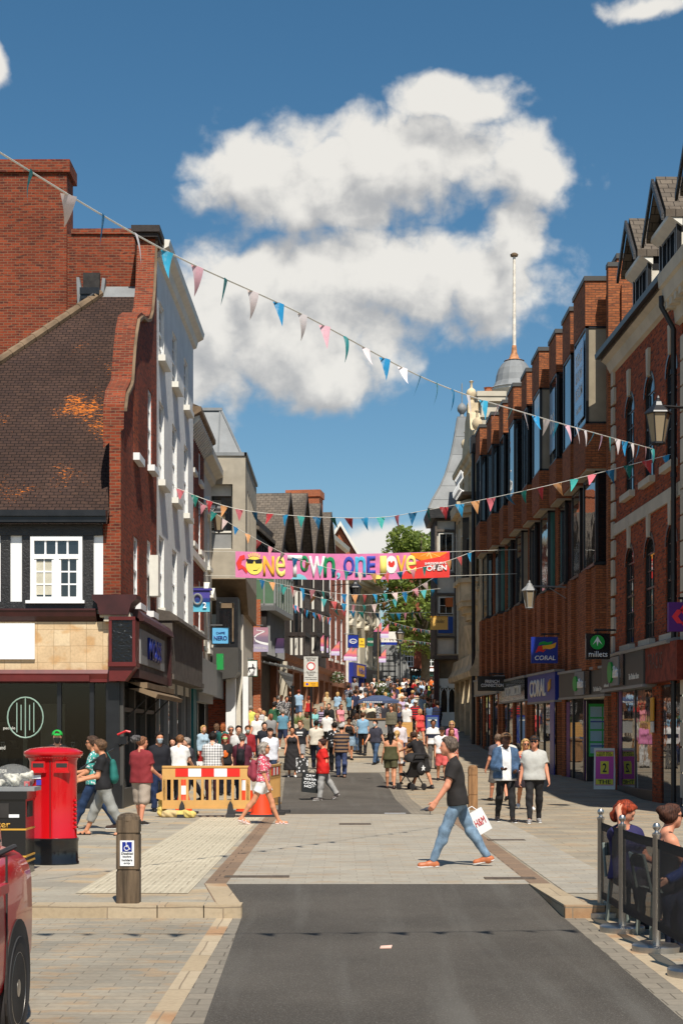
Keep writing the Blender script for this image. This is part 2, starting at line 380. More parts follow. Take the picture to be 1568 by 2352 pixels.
def text(body, w, h, parent, loc, rot, mat, name='lettering', bold=0.0, ext=.006, align='CENTER', shear=0, space=1.0, fit=True):
    cu = bpy.data.curves.new(name, 'FONT'); cu.body = body; cu.size = 1; cu.extrude = 0; cu.offset = bold; cu.shear = shear
    cu.space_character = space
    cu.align_x = 'CENTER'; cu.align_y = 'CENTER'; cu.resolution_u = 3
    tmp = bpy.data.objects.new('lettering_source', cu); C.collection.objects.link(tmp)
    bpy.context.view_layer.update()
    me = bpy.data.meshes.new_from_object(tmp.evaluated_get(bpy.context.evaluated_depsgraph_get()))
    bpy.data.objects.remove(tmp)
    xs = [v.co.x for v in me.vertices]; ys = [v.co.y for v in me.vertices]
    if not xs: return None
    cx, cy = (min(xs) + max(xs)) / 2, (min(ys) + max(ys)) / 2
    sx = w / max(1e-6, max(xs) - min(xs)); sy = h / max(1e-6, max(ys) - min(ys))
    for v in me.vertices: v.co = ((v.co.x - cx) * sx, (v.co.y - cy) * sy, 0)
    me.materials.clear(); me.materials.append(mat)
    bm = bmesh.new(); bm.from_mesh(me)
    bmesh.ops.recalc_face_normals(bm, faces=bm.faces)
    r = bmesh.ops.extrude_face_region(bm, geom=bm.faces[:])
    bmesh.ops.translate(bm, verts=[e for e in r['geom'] if isinstance(e, bmesh.types.BMVert)], vec=(0, 0, ext))
    bmesh.ops.recalc_face_normals(bm, faces=bm.faces); bm.to_mesh(me); bm.free()
    return link(name, me, parent, loc, rot)
UPR = (R(90), 0, 0)        # lettering upright on a face looking towards local -y

GZ = [(-50, 0), (42, 0), (51, .34), (63, .6), (67, .93), (80, 1.9), (95, 3.1), (105, 3.8), (115, 4.2), (160, 4.6), (900, 5)]
def gz(Y):
    for (a, za), (b, zb) in zip(GZ, GZ[1:]):
        if Y <= b: return za + (zb - za) * (Y - a) / (b - a)
    return 5.0
def XX(px, Y): return (px - 784) * Y / FOC       # width scale used while measuring the photo
def ZZ(py, Y): return CAMZ + (1684 - py) * Y / FOC
# ------------------------------------------------------------------ the ground
def strip(name, left, right, ys, mat, dz=0.0, zf=None, nx=1, z0=None):
    """a sheet between two edges x = left(y), right(y) following the street's height"""
    b = MB(); vs = []; fs = []
    for y in ys:
        for i in range(nx + 1):
            x = left(y) + (right(y) - left(y)) * i / nx
            vs.append((x, y, (zf(x, y) if zf else gz(y)) + dz))
    k = nx + 1
    for r_ in range(len(ys) - 1):
        for i in range(nx): fs.append((r_*k + i, r_*k + i + 1, (r_+1)*k + i + 1, (r_+1)*k + i))
    b.add(vs, fs); o = b.build(name, mat, recalc=False); return tag(o, kind='structure')
def lin(pts):
    def f(y):
        if y <= pts[0][0]: return pts[0][1]
        for (a, xa), (b, xb) in zip(pts, pts[1:]):
            if y <= b: return xa + (xb - xa) * (y - a) / (b - a)
        return pts[-1][1]
    return f
K = lambda v: (lambda y: v)
YL = [42, 45, 48, 51, 55, 59, 63, 67, 72, 76, 80, 85, 90, 95, 100, 105, 110, 115, 125, 140, 160, 240]
M['earth'] = pbr('earth', S(120,112,98), .95)
strip('ground', K(-900), K(900), [-60, 12, 20, 42] + YL[1:] + [900], M['earth'], -.42)
def asphalt(name, col):
    m, t, b = newmat(name); co = t.new('ShaderNodeTexCoord'); P = co.outputs['Object']
    n1 = t.noise(P, .55, 5, .6); n2 = t.noise(P, 75, 3, .75); n3 = t.noise(P, 2.6, 6, .65)
    c = t.mix(t.ramp(n1, .3, .7), tuple(x * .82 for x in col[:3]) + (1,), tuple(x * 1.2 for x in col[:3]) + (1,))
    c = t.mix(t.ramp(n2, .5, .74, 0, .75), c, (.24, .22, .19, 1))
    c = t.mix(t.ramp(n3, .55, .8, 0, .25), c, (.03, .03, .03, 1))
    mp = t.new('ShaderNodeMapping'); mp.inputs['Scale'].default_value = (2.2, .12, 1); t.link(P, mp.inputs[0])
    c = t.mix(t.ramp(t.noise(mp.outputs[0], 1.2, 4), .5, .75, 0, .42), c, (.16, .15, .13, 1))
    t.link(c, b.inputs['Base Color']); b.inputs['Roughness'].default_value = .88; b.inputs['Specular IOR Level'].default_value = .25
    bn = t.new('ShaderNodeBump'); bn.inputs['Strength'].default_value = .5; bn.inputs['Distance'].default_value = .01
    t.link(n2, bn.inputs['Height']); t.link(bn.outputs[0], b.inputs['Normal']); return m
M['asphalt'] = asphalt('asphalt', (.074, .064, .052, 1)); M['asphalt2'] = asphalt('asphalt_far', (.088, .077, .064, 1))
M['slab'] = bricks('york_slabs', S(180,170,150), S(160,153,138), S(138,126,108), .95, .52, .007, .85, .30, third=S(188,166,134), bump=.1, sscale=.9)[0]
M['slab2'] = bricks('york_slabs_buff', S(174,161,138), S(158,148,130), S(134,122,104), .8, .42, .007, .85, .30, third=S(178,155,126), bump=.1, sscale=.9)[0]
M['setts'] = bricks('stone_setts', S(168,156,136), S(152,145,130), S(132,122,106), .34, .15, .006, .85, .35, third=S(172,150,122), bump=.25, sscale=.8)[0]
M['granite'] = bricks('granite_blocks', S(176,167,150), S(164,156,141), S(148,139,124), .42, .21, .006, .85, .18, bump=.1, third=S(170,154,132), sscale=.8)[0]
M['greyset'] = bricks('grey_setts', S(150,140,124), S(136,128,114), S(104,96,84), .22, .24, .007, .85, .25, bump=.2)[0]
M['bufkerb'] = bricks('sandstone_kerb', S(192,174,146), S(180,160,130), S(146,130,108), 1.2, .9, .008, .85, .25, third=S(178,140,104), bump=.12)[0]
M['brownset'] = bricks('brown_setts', S(150,124,100), S(138,116,96), S(100,84,70), .5, .3, .008, .85, .25)[0]
m, t, b, col = bricks('tactile_slabs', S(208,196,170), S(200,188,162), S(160,148,126), .4, .4, .008, .85, .15)
co = t.new('ShaderNodeTexCoord'); wv_ = t.new('ShaderNodeTexVoronoi', feature='F1'); wv_.inputs['Scale'].default_value = 15; wv_.inputs['Randomness'].default_value = 0
t.link(co.outputs['UV'], wv_.inputs['Vector']); t.link(t.mix(t.ramp(wv_.outputs['Distance'], .25, .42, .35, 0), col, (.3,.28,.24,1), 'MULTIPLY'), b.inputs['Base Color'])
M['tactile'] = m
LOW = -.13
low = lambda x, y: LOW
# the lower bay in front of the kerbs, with its edging bands, and the carriageway
strip('parking_bay', K(-14), K(-1.29), [-30, 4, 16.22], M['setts'], LOW)
strip('cafe_terrace', K(2.76), K(16), [-30, 4, 16.22], M['setts'], LOW)
strip('kerb_band', K(-1.29), K(-1.12), [-30, 4, 16.22], M['bufkerb'], LOW)
rl = lin([(10, -.90), (16.2, -1.03), (18.5, -1.36)]); rr = lin([(10, 2.27), (16.2, 2.30), (18.5, 2.20)])

strip('kerb_band', K(-1.12), rl, [-30, 4, 10, 13, 16.22], M['greyset'], LOW)
strip('kerb_band', rr, K(2.51), [-30, 4, 10, 13, 16.22], M['greyset'], LOW)
strip('kerb_band', K(2.51), K(2.76), [-30, 4, 16.22], M['bufkerb'], LOW)
ramp = lambda x, y: LOW if y < 16.2 else LOW * (1 - min(1, (y - 16.2) / 2.3))
strip('road', rl, rr, [-30, 4, 10, 13, 16.2, 16.8, 17.6, 18.5], M['asphalt'], 0.0, ramp)
# upper pavement, table and far carriageway
YN = [16.2, 18.5, 24, 30, 34.5]
pl = lin([(16.2, -1.03), (18.5, -1.36)]); pr = lin([(16.2, 2.32), (18.5, 2.22)])
strip('pavement', K(-14), lambda y: pl(y) - .26, YN + [42] + YL[1:7], M['slab'])
strip('pavement', lambda y: pr(y) + .25, K(14), YN + [42] + YL[1:7], M['slab2'])
strip('pavement', K(-14), K(14), YL[6:], M['slab2'])
strip('kerb_band', lambda y: pl(y) - .26, pl, [16.2, 18.5, 24, 30, 34.5], M['brownset'], .001)
strip('kerb_band', pr, lambda y: pr(y) + .25, [16.2, 18.5, 24, 30, 34.5], M['brownset'], .001)
strip('road_table', K(-1.36), K(2.22), [18.5, 22, 28, 34.5], M['granite'])
strip('tactile_paving', K(-2.95), K(-1.70), [17.4, 24, 33.0], M['tactile'], .006)
strip('tactile_paving', K(2.50), K(3.32), [17.4, 24, 33.0], M['granite'], .006)
fl = lin([(34.5, -1.38), (54, -1.92)]); fr = lin([(34.5, 1.54), (54, 1.30)])
YF = [34.5, 38, 42, 45, 48, 51, 54]
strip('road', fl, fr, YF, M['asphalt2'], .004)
strip('kerb_band', lambda y: fl(y) - .40, fl, YF, M['greyset'], .004)
strip('kerb_band', fr, lambda y: fr(y) + .42, YF, M['greyset'], .004)
strip('road_margin', lambda y: pl(y) - .26, lambda y: fl(y) - .40, YF + [59, 63], M['slab'], -.001)
strip('road_margin', lambda y: fr(y) + .42, lambda y: 2.47, YF + [59, 63], M['slab2'], -.001)
strip('paving_cross', lambda y: fl(54) - .4, lambda y: fr(54) + .42, [54, 59, 63], M['granite'])
strip('gutter_line', lambda y: fl(y) - .52, lambda y: fl(y) - .44, YF + [59, 63], M['iron'], .008)
strip('gutter_line', lambda y: -6.0, lambda y: 6.0, [54.2, 54.42], M['greyset'], .008)
strip('give_way_marking', K(.95), K(1.42), [34.62, 34.8], M['white'], .008)
# vertical kerb faces towards the viewer, stone by stone
def kerb_run(xs, y, name='kerb'):
    for a, b_ in zip(xs, xs[1:]):
        k = MB().box(a + .006, b_ - .006, y - .02, y + .28, -.4, .002 + rnd.random() * .004)
        o = k.build(name, M['bufkerb']); tag(o, kind='structure')
kerb_run([-14, -12.4, -10.9, -9.4, -8.1, -6.8, -5.5, -4.35, -3.2, -1.9, -1.42, -1.03], 16.2)
kerb_run([2.30, 2.72, 3.5, 4.6, 5.8, 7.0, 8.3, 10, 14], 16.2)
for sx, xa, xb, inn in ((-1, -1.03, -1.36, -1), (1, 2.30, 2.21, 1)):
    k = MB(); k.prism([(xa, 16.22), (xb, 18.5), (xb + inn * .25, 18.5), (xa + inn * .25, 16.22)], 'z', -.4, .006)
    tag(k.build('kerb', M['bufkerb']), kind='structure')
# iron covers let into the paving
def cover(px, py, w, l, name='drain_cover', lab='', rz=0, d=None):
    Y = d or 6408 / (py - 1684)
    o = MB().box(-w/2, w/2, -l/2, l/2, 0, .012).build(name, M['coverm'], loc=(XX(px, Y), Y, gz(Y) - .002), rot=(0, 0, rz)); tag(o, lab, 'drain cover')
M['coverm'] = pbr('rusty_cast_iron', S(92,80,68), .7, var=.3, vs=8, bump=.6, bs=60)
cover(815, 1893, .62, .42, lab='dark iron drain cover in the middle of the pale road table')
cover(590, 2014, .80, .22, lab='long dark drain grate at the near left edge of the road table')
cover(1162, 1930, .62, .30, lab='dark iron drain cover on the right pavement behind the man in jeans')
cover(1170, 2018, .62, .24, lab='dark drain grate at the near right edge of the road table')
cover(905, 1866, .28, .3, lab='small square cover just short of the far tarmac')
# ------------------------------------------------------------------ building kit
# every facade is built in its own frame: x along the wall, -y out of it, z up
def wall(root, x0, x1, z0, z1, holes, mat, name='wall', y=0.0, depth=.22, th=.3, extra=None):
    """a wall sheet with real openings and reveals; holes = (x0, x1, z0, z1)"""
    b = MB(); xs = sorted({x0, x1} | {h[i] for h in holes for i in (0, 1)}); zs = sorted({z0, z1} | {h[i] for h in holes for i in (2, 3)})
    xs = [v for v in xs if x0 <= v <= x1]; zs = [v for v in zs if z0 <= v <= z1]
    for a, c in zip(xs, xs[1:]):
        for e, f in zip(zs, zs[1:]):
            mx, mz = (a + c) / 2, (e + f) / 2
            if any(h[0] < mx < h[1] and h[2] < mz < h[3] for h in holes): continue
            b.quad((a, y, e), (c, y, e), (c, y, f), (a, y, f))
    for h in holes:
        a, c, e, f = h[:4]; d = y + depth
        b.quad((a, y, e), (a, y, f), (a, d, f), (a, d, e)); b.quad((c, y, f), (c, y, e), (c, d, e), (c, d, f))
        b.quad((a, y, f), (c, y, f), (c, d, f), (a, d, f)); b.quad((c, y, e), (a, y, e), (a, d, e), (c, d, e))
    b.quad((x0, y, z0), (x0, y, z1), (x0, y + th, z1), (x0, y + th, z0)); b.quad((x1, y, z1), (x1, y, z0), (x1, y + th, z0), (x1, y + th, z1))
    b.quad((x0, y, z1), (x1, y, z1), (x1, y + th, z1), (x0, y + th, z1))
    if extra: extra(b)
    return b.build(name, mat, root, recalc=False)
_wc = {}
def sash(root, xc, z0, w, h, y=.10, nx=2, nz=4, fm='white', gm='glass', bar=.028, fr=.07, sill=None, arch=False, mid=True, blind=0, sd=.12, rz=0, name='window'):
    """a sash window: frame, pane, and a sill proud of the wall"""
    key = (round(w, 2), round(h, 2), nx, nz, fm, gm, bar, fr, arch, mid, blind)
    if key not in _wc:
        b = MB(); a = w / 2; hs = h - (a * .9 if arch else 0)
        b.box(-a, -a + fr, 0, .08, 0, hs); b.box(a - fr, a, 0, .08, 0, hs); b.box(-a + fr, a - fr, 0, .08, 0, fr)
        if not arch: b.box(-a + fr, a - fr, 0, .08, h - fr, h)
        else:
            n = 10
            for i in range(n):
                t0, t1 = math.pi * i / n, math.pi * (i + 1) / n
                p = lambda t, r_: (r_ * math.cos(t), hs + r_ * .9 * math.sin(t))
                q = [p(t0, a), p(t1, a), p(t1, a - fr), p(t0, a - fr)]
                b.prism(q, 'y', 0, .08)
        if mid: b.box(-a + fr, a - fr, .012, .07, h * .5 - .03, h * .5 + .03)
        for i in range(1, nx): b.box(-a + w * i / nx - bar/2, -a + w * i / nx + bar/2, .022, .06, fr, hs if arch else h - fr)
        for i in range(1, nz):
            z = h * i / nz
            if mid and abs(z - h * .5) < .06: continue
            b.box(-a + fr, a - fr, .024, .058, z - bar/2, z + bar/2)
        p = MB()
        if arch:
            poly = [(-a + .02, .02), (a - .02, .02)] + [((a - .02) * math.cos(math.pi * i / 12), hs + (a * .9 - .02) * math.sin(math.pi * i / 12)) for i in range(13)]
            p.prism(poly, 'y', .045, .055)
        else: p.box(-a + .02, a - .02, .045, .055, .02, h - .02)
        bl = MB().box(-a + fr, a - fr, .034, .043, h - fr - blind * h, h - fr - .005) if blind else None
        _wc[key] = (b.mesh('window', M[fm]), p.mesh('pane', M[gm]), bl.mesh('blind', M['blind']) if bl else None)
    f, p, bl = _wc[key]
    o = link(name, f, root, (xc, y, z0), (0, 0, rz)); link('pane', p, o)
    if bl: link('blind', bl, o)
    if sill:
        k = ('sill', round(w, 2), sill, sd)
        if k not in _wc: _wc[k] = MB().box(-w/2 - .10, w/2 + .10, -y - sd, .02, -.17, 0).mesh('sill', M[sill])
        link('sill', _wc[k], o)
    return o
def hood_h(w): return w * .3
def moulding(root, x0, x1, prof, mat, name='cornice', y=0.0, ret=True):
    """profile of (out, z) pairs run along the wall"""
    poly = [(y - o, z) for o, z in prof]
    return MB().prism(poly, 'x', x0, x1).build(name, mat, root)
def gable_roof(root, x0, x1, y0, y1, ze, zr, mat, axis='y', over=.25, th=.12, name='roof'):
    """two slopes; axis = direction of the ridge"""
    b = MB()
    if axis == 'y':
        xm = (x0 + x1) / 2; s = (zr - ze) / (xm - x0)
        for sg, e in ((-1, x0 - over), (1, x1 + over)):
            zz = ze - s * over
            b.prism([(e, zz), (xm, zr), (xm, zr + th * 1.5), (e, zz + th * 1.5)], 'y', y0 - over, y1)
    else:
        ym = (y0 + y1) / 2; s = (zr - ze) / (ym - y0)
        for sg, e in ((-1, y0 - over), (1, y1 + over)):
            zz = ze - s * over
            b.prism([(e, zz), (ym, zr), (ym, zr + th * 1.5), (e, zz + th * 1.5)], 'x', x0, x1)
    return b.build(name, mat, root)
LEFT = R(90); RIGHT = R(-90)
# ------------------------------------------------------------------ LEFT 1: corner shop, half-timbered front, tile roof, shaped brick flank
# (world axes: the front faces the camera, the flank runs up the street)
c1 = thing('corner_shop', 'black and white half timbered corner shop with a steep lichen spotted tile roof', 'building', (-5.2, 37, 0))
# local: x = X + 5.2, y = Y - 37
fx = lambda px: (px - 784) / 97.3 + 5.2
fz = lambda py: 1.78 + (1684 - py) / 97.3
b = MB()
b.quad((-9, .0, 4.6), (-.42, .0, 4.6), (-.42, 0, 7.0), (-9, 0, 7.0))
b.build('plaster_panel', M['white'], c1, recalc=False)
b = MB()
for a, c in ((-3.6, -3.2), (fx(3), fx(25)), (fx(52), fx(71)), (fx(192), fx(216))):
    b.box(a, c, -.05, .1, 4.85, 6.46)
b.box(-9, -.42, -.07, .1, 6.44, 6.70); b.box(-9, -.42, -.06, .1, 4.70, 4.88)
b.build('timber_frame', M['timber'], c1)
b = MB(); b.box(-9, -.30, -.32, -.05, 6.72, 6.86); b.box(-9, -.30, -.38, -.10, 6.86, 7.00); b.build('gutter', M['black'], c1)
# window of two casements under a four light transom
wn = MB(); x0, x1, z0, z1 = fx(72), fx(191), fz(1380), fz(1233)
for q in ((x0, x0+.09, z0, z1), (x1-.09, x1, z0, z1), (x0+.09, x1-.09, z1-.10, z1), (x0+.09, x1-.09, z0, z0+.09), (x0+.09, x1-.09, z0+.98, z0+1.09), ((x0+x1)/2-.06, (x0+x1)/2+.06, z0+.09, z0+.98)):
    wn.box(q[0], q[1], -.10, 0.02, q[2], q[3])
wn.box(x0-.10, x1+.06, -.17, .02, z0-.07, z0)
for i in (1, 2, 3):
    xx = x0 + .09 + (x1 - x0 - .18) * i / 4; wn.box(xx-.022, xx+.022, -.07, 0, z0+1.09, z1-.1)
for s0, s1 in ((x0+.09, (x0+x1)/2-.06), ((x0+x1)/2+.06, x1-.09)):
    wn.box(s0, s0+.05, -.08, 0, z0+.09, z0+.98); wn.box(s1-.05, s1, -.08, 0, z0+.09, z0+.98)
    wn.box((s0+s1)/2-.018, (s0+s1)/2+.018, -.06, 0, z0+.09, z0+.98)
    for i in (1, 2): wn.box(s0+.05, s1-.05, -.058, 0, z0+.09+.89*i/3-.018, z0+.09+.89*i/3+.018)
wo_ = wn.build('window', M['white'], c1)
MB().box(x0+.05, x1-.05, -.035, -.02, z0+.05, z1-.05).build('pane', M['glass'], wo_)
MB().box(x0+.14, (x0+x1)/2-.1, -.045, -.036, z0+.14, z0+.94).build('blind', M['blind'], wo_)
# brick corner pier and the flank with its curved top
b = MB(); b.box(-.42, -.003, .0, .35, 4.7, 6.72); b.box(-.27, -.003, -.002, .35, 6.72, 9.0); b.build('corner_pier', M['brick_l'], c1)
prof = [(0, 9.0), (.05, 9.45), (.35, 9.85), (.75, 10.05), (1.15, 10.25), (1.35, 10.42), (1.5, 10.8), (1.75, 11.3), (2.05, 11.75), (2.5, 12.2), (3.3, 12.5), (4.1, 12.62), (4.9, 12.85), (5.4, 13.2), (5.75, 13.8), (6.0, 14.5), (6.25, 15.35), (7.2, 15.4)]
holes = [(2.3, 3.2, 5.05, 6.75), (5.0, 5.95, 5.05, 7.0), (5.2, 6.1, 9.0, 11.1)]
def flank(root):
    # polygon columns between profile points, with openings cut
    b = MB(); ys = sorted({p[0] for p in prof} | {h[i] for h in holes for i in (0, 1)} | {7.2})
    def top(y):
        for (a, za), (c, zc) in zip(prof, prof[1:]):
            if y <= c: return za + (zc - za) * (y - a) / (c - a)
        return prof[-1][1]
    for a, c in zip(ys, ys[1:]):
        m_ = (a + c) / 2; cuts = [3.2]
        for h in sorted((h for h in holes if h[0] < m_ < h[1]), key=lambda h: h[2]): cuts += [h[2], h[3]]
        cuts.append(None)
        for e, f in zip(cuts[::2], cuts[1::2]):
            fa, fc = (top(a), top(c)) if f is None else (f, f)
            b.quad((.0, a, e), (0, c, e), (0, c, fc), (0, a, fa))
    for h in holes:
        a, c, e, f = h; d = -.2
        b.quad((0, a, e), (0, a, f), (d, a, f), (d, a, e)); b.quad((0, c, e), (d, c, e), (d, c, f), (0, c, f)); b.quad((0, a, f), (0, c, f), (d, c, f), (d, a, f)); b.quad((0, a, e), (d, a, e), (d, c, e), (0, c, e))
    b.build('flank_wall', M['brick_side'], root, recalc=False)
    cp = MB()
    for (a, za), (c, zc) in zip(prof, prof[1:]):
        cp.add([(.07, a, za + .10), (.07, c, zc + .10), (-.42, c, zc + .10), (-.42, a, za + .10), (.07, a, za - .03), (.07, c, zc - .03), (-.42, c, zc - .5), (-.42, a, za - .5)],
               [(0, 1, 2, 3), (4, 7, 6, 5), (0, 4, 5, 1), (1, 5, 6, 2), (2, 6, 7, 3), (3, 7, 4, 0)])
    cp.build('coping', M['brick_l'], root)
    # projecting string of moulded stone just under the coping
    st = MB()
    for (a, za), (c, zc) in zip(prof[1:], prof[2:-1]):
        st.add([(.14, a, za + .02), (.14, c, zc + .02), (.0, c, zc + .02), (0, a, za + .02), (.14, a, za - .06), (.14, c, zc - .06), (0, c, zc - .06), (0, a, za - .06)],
               [(0, 1, 2, 3), (4, 7, 6, 5), (0, 4, 5, 1), (1, 5, 6, 2), (2, 6, 7, 3), (3, 7, 4, 0)])
    st.build('string_course', M['stonedark'], root)
flank(c1)
for h, nz_ in zip(holes, (4, 4, 4)):
    o = sash(c1, 0, 0, h[1] - h[0], h[3] - h[2], 0, 2, nz_, rz=LEFT); o.location = (-.03, (h[0] + h[1]) / 2, h[2])
    MB().box(-(h[1]-h[0])/2 - .08, (h[1]-h[0])/2 + .08, -.22, .02, -.16, 0).build('sill', M['white'], o)
MB().box(-.5, .16, 6.05, 7.3, 15.42, 15.54).box(-.56, .22, 5.98, 7.36, 15.54, 15.72).build('pier_cap', M['timber2'], c1)
o = MB().box(-.02, .16, 2.2, 3.3, 8.62, 8.80).build('blind_window_sill', M['white'], c1)
o = MB().box(-.03, .006, 2.3, 3.2, 8.80, 10.4).build('bricked_window', M['brick_geo'], c1)
# roof: one big slope up to the gable wall behind, hipped away on the left
sl = 1.045; rf = lambda x, y: (x, y, 7.0 + sl * y)
b = MB(); P4 = [rf(-9.5, -.30), rf(-.28, -.30), rf(-.28, 6.7), rf(-1.46, 6.7), rf(-3.8, 4.3), rf(-6.1, 2.0), rf(-8.4, -.3)]
P4 = [rf(-8.4, -.30), rf(-.28, -.30), rf(-.28, 6.7), rf(-1.46, 6.7)]
n = 14
def roofrow(i):
    y = -.30 + 7.0 * i / n; k = max(0, min(1, (y + .3) / 7.0)); xl = -8.4 + (8.4 - 1.46) * k
    return xl, y
for i in range(n):
    (xa, ya), (xb, yb) = roofrow(i), roofrow(i + 1); w1 = .03 * math.sin(i * 1.3)
    b.quad(rf(xa, ya), rf(-.28, ya), rf(-.28, yb), rf(xb, yb))
(xa, ya) = roofrow(0); b.quad((xa, ya, 6.95), rf(-1.46, 6.7), (-8.4, 6.7, 6.95))
b.build('roof', M['tile'], c1, recalc=False)
b = MB()
for i in range(26):
    k = i / 26; y = -.1 + 6.8 * k; xl = -8.4 + 6.94 * (y + .3) / 7.0
    b.tube([(xl - .05, y - .02, 7.03 + sl * y), (xl + .22, y + .24, 7.05 + sl * (y + .25))], [.13, .11], 8)
b.build('hip_tiles', M['stonedark'], c1)
MB().prism([(6.45, 13.72), (6.95, 14.30), (6.99, 14.28), (6.5, 13.66)], 'x', -1.5, -.35).build('lead_flashing', M['lead'], c1)
# rooftop vent and hopper against the gable wall
v = thing('vent_hopper', 'black metal hopper and flue in a lead framed opening above the tile roof', 'vent', (-6.98, 43.72, 13.72)); v.scale = (.64, .64, .64)
MB().box(-.42, .42, -.42, -.1, .38, .66).box(-.36, .36, -.36, -.12, .18, .38).build('hopper', M['black'], v)
MB().box(-.36, .36, .12, .36, .66, 1.45).build('opening', M['dark'], v)
MB().prism([(-.56, -.4), (-.40, -.4), (-.38, .5), (-.5, 1.2), (-.62, 1.2)], 'y', -.06, .32).prism([(.42, .5), (.56, .5), (.64, 1.15), (.5, 1.18)], 'y', -.06, .32).build('lead_apron', M['lead'], v)
MB().tube([(-.1, -.5, .1), (.2, -.45, .35)], .09, 10).build('flue', M['iron'], v)
# cornice, tiled fascia, blank sign, shopfront
b = MB(); b.prism([(0, 4.66), (-.30, 4.66), (-.26, 4.52), (-.12, 4.40), (0, 4.38)], 'x', -9, -.55); b.box(-9, -.55, -.32, 0, 4.66, 4.70); b.build('cornice', M['maroond'], c1)
MB().box(-9, -.25, -.13, .1, 3.27, 4.40).build('tiled_fascia', M['mbtile'], c1)
b = MB(); b.prism([(.1, 3.27), (-.20, 3.27), (-.24, 3.18), (-.2, 3.05), (-.2, 2.98), (.1, 2.98)], 'x', -9, -.08); b.box(-9, -.7, -.27, -.2, 3.0, 3.14); b.build('shop_cornice', M['maroon'], c1)
bs = MB().box(fx(-70), fx(84), -.20, -.14, fz(1515), fz(1433)).build('blank_sign', M['white']); bs.location = (-5.2, 37, 0); tag(bs, 'blank white rectangular sign board on the marble tiled fascia', 'sign board')
# corner pediment and black glass lantern box at the angle
b = MB(); b.prism([(-.62, 5.02), (.42, 5.02), (.42, 4.92), (.30, 4.82), (.22, 4.55), (-.45, 4.55), (-.5, 4.80), (-.62, 4.92)], 'y', -.40, .45); b.build('corner_pediment', M['maroond'], c1)
MB().box(-.45, .12, -.30, .3, 4.50, 4.70).prism([(-.30, 4.70), (.22, 4.70), (.30, 4.40), (-.36, 4.40)], 'y', -.32, .3).build('corner_block', M['pale'], c1)
b = MB(); cx0, cx1 = -.22, .40
b.box(cx0, cx0+.07, -.45, .25, 3.42, 4.50); b.box(cx1-.07, cx1, -.45, .25, 3.42, 4.50); b.box(cx0, cx1, -.46, .25, 4.42, 4.50); b.box(cx0-.02, cx1+.02, -.47, .25, 3.34, 3.44); b.prism([(cx0, 3.34), (cx1, 3.34), (cx1-.25, 3.0), (cx0, 3.0)], 'y', -.40, .2)
b.build('corner_box', M['maroon'], c1)
m, t, bb = newmat('rippled_black_glass'); co = t.new('ShaderNodeTexCoord'); bb.inputs['Base Color'].default_value = (.01,.01,.01,1); bb.inputs['Roughness'].default_value = .12
bn = t.new('ShaderNodeBump'); bn.inputs['Strength'].default_value = .9; bn.inputs['Distance'].default_value = .03; t.link(t.noise(co.outputs['Object'], 16, 4), bn.inputs['Height']); t.link(bn.outputs[0], bb.inputs['Normal']); M['rip'] = m
MB().box(cx0+.05, cx1-.05, -.42, .2, 3.43, 4.45).build('black_glass', M['rip'], c1)
# street side fascia with the raised letters
b = MB(); b.box(-.1, .36, .25, 6.9, 3.30, 4.45); b.build('side_fascia', M['greywood'], c1)
b = MB(); b.prism([(-.1, 4.45), (.52, 4.45), (.48, 4.60), (.38, 4.72), (-.1, 4.76)], 'y', .25, 6.95); b.box(.2, .46, 6.6, 6.95, 3.1, 4.5); b.box(.0, .40, .25, 6.9, 3.1, 3.3); b.build('side_cornice', M['maroond'], c1)
MB().box(.36, .40, .55, 5.6, 3.45, 4.28).build('sign_panel', M['greypaint'], c1)
M['navy'] = flat('navy_letter', S(24,40,120), .35)
text('MOSS', 2.6, .55, c1, (.40, 3.15, 3.88), (R(90), 0, R(90)), M['navy'], bold=.03, ext=.06)
# shop windows, base and the rolled awning
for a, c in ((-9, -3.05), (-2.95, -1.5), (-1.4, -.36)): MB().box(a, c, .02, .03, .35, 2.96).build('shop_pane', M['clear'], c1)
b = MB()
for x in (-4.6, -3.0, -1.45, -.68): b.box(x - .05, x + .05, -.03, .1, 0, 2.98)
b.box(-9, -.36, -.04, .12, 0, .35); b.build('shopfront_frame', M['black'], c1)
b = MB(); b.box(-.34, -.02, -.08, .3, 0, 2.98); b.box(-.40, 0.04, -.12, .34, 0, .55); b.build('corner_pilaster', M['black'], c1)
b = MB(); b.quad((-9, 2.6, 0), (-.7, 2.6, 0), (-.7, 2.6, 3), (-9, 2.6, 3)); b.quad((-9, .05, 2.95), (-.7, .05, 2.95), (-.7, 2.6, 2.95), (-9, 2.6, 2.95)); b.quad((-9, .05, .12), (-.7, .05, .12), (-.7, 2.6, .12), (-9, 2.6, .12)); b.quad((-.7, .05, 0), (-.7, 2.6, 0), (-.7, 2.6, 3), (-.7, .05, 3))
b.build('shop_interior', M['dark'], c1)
b = MB(); b.box(-2.2, -1.6, 1.6, 1.7, .6, 2.5); b.box(-2.55, -2.45, 1.2, 1.3, .1, 2.6); b.box(-4.3, -4.2, 1.0, 1.1, .1, 2.9); b.box(-6.2, -5.2, 1.4, 1.5, .4, 1.9); b.build('display_panel', M['blind'], c1)
b = MB()
for k in range(24):
    a0, a1 = 2*math.pi*k/24, 2*math.pi*(k+1)/24
    b.tube([(-2.25 + .42*math.cos(a0), -.01, 2.15 + .48*math.sin(a0)), (-2.25 + .42*math.cos(a1), -.01, 2.15 + .48*math.sin(a1))], .018, 5)
for dx, s_ in ((-.2, .35), (0, .46), (.2, .35), (-.1, .3), (.1, .3)): b.tube([(-2.25 + dx, -.01, 2.15 - s_), (-2.25 + dx, -.01, 2.15 + s_)], .014, 5)
M['mint'] = flat('mint_print', S(150,176,160)); b.build('window_roundel', M['mint'], c1)
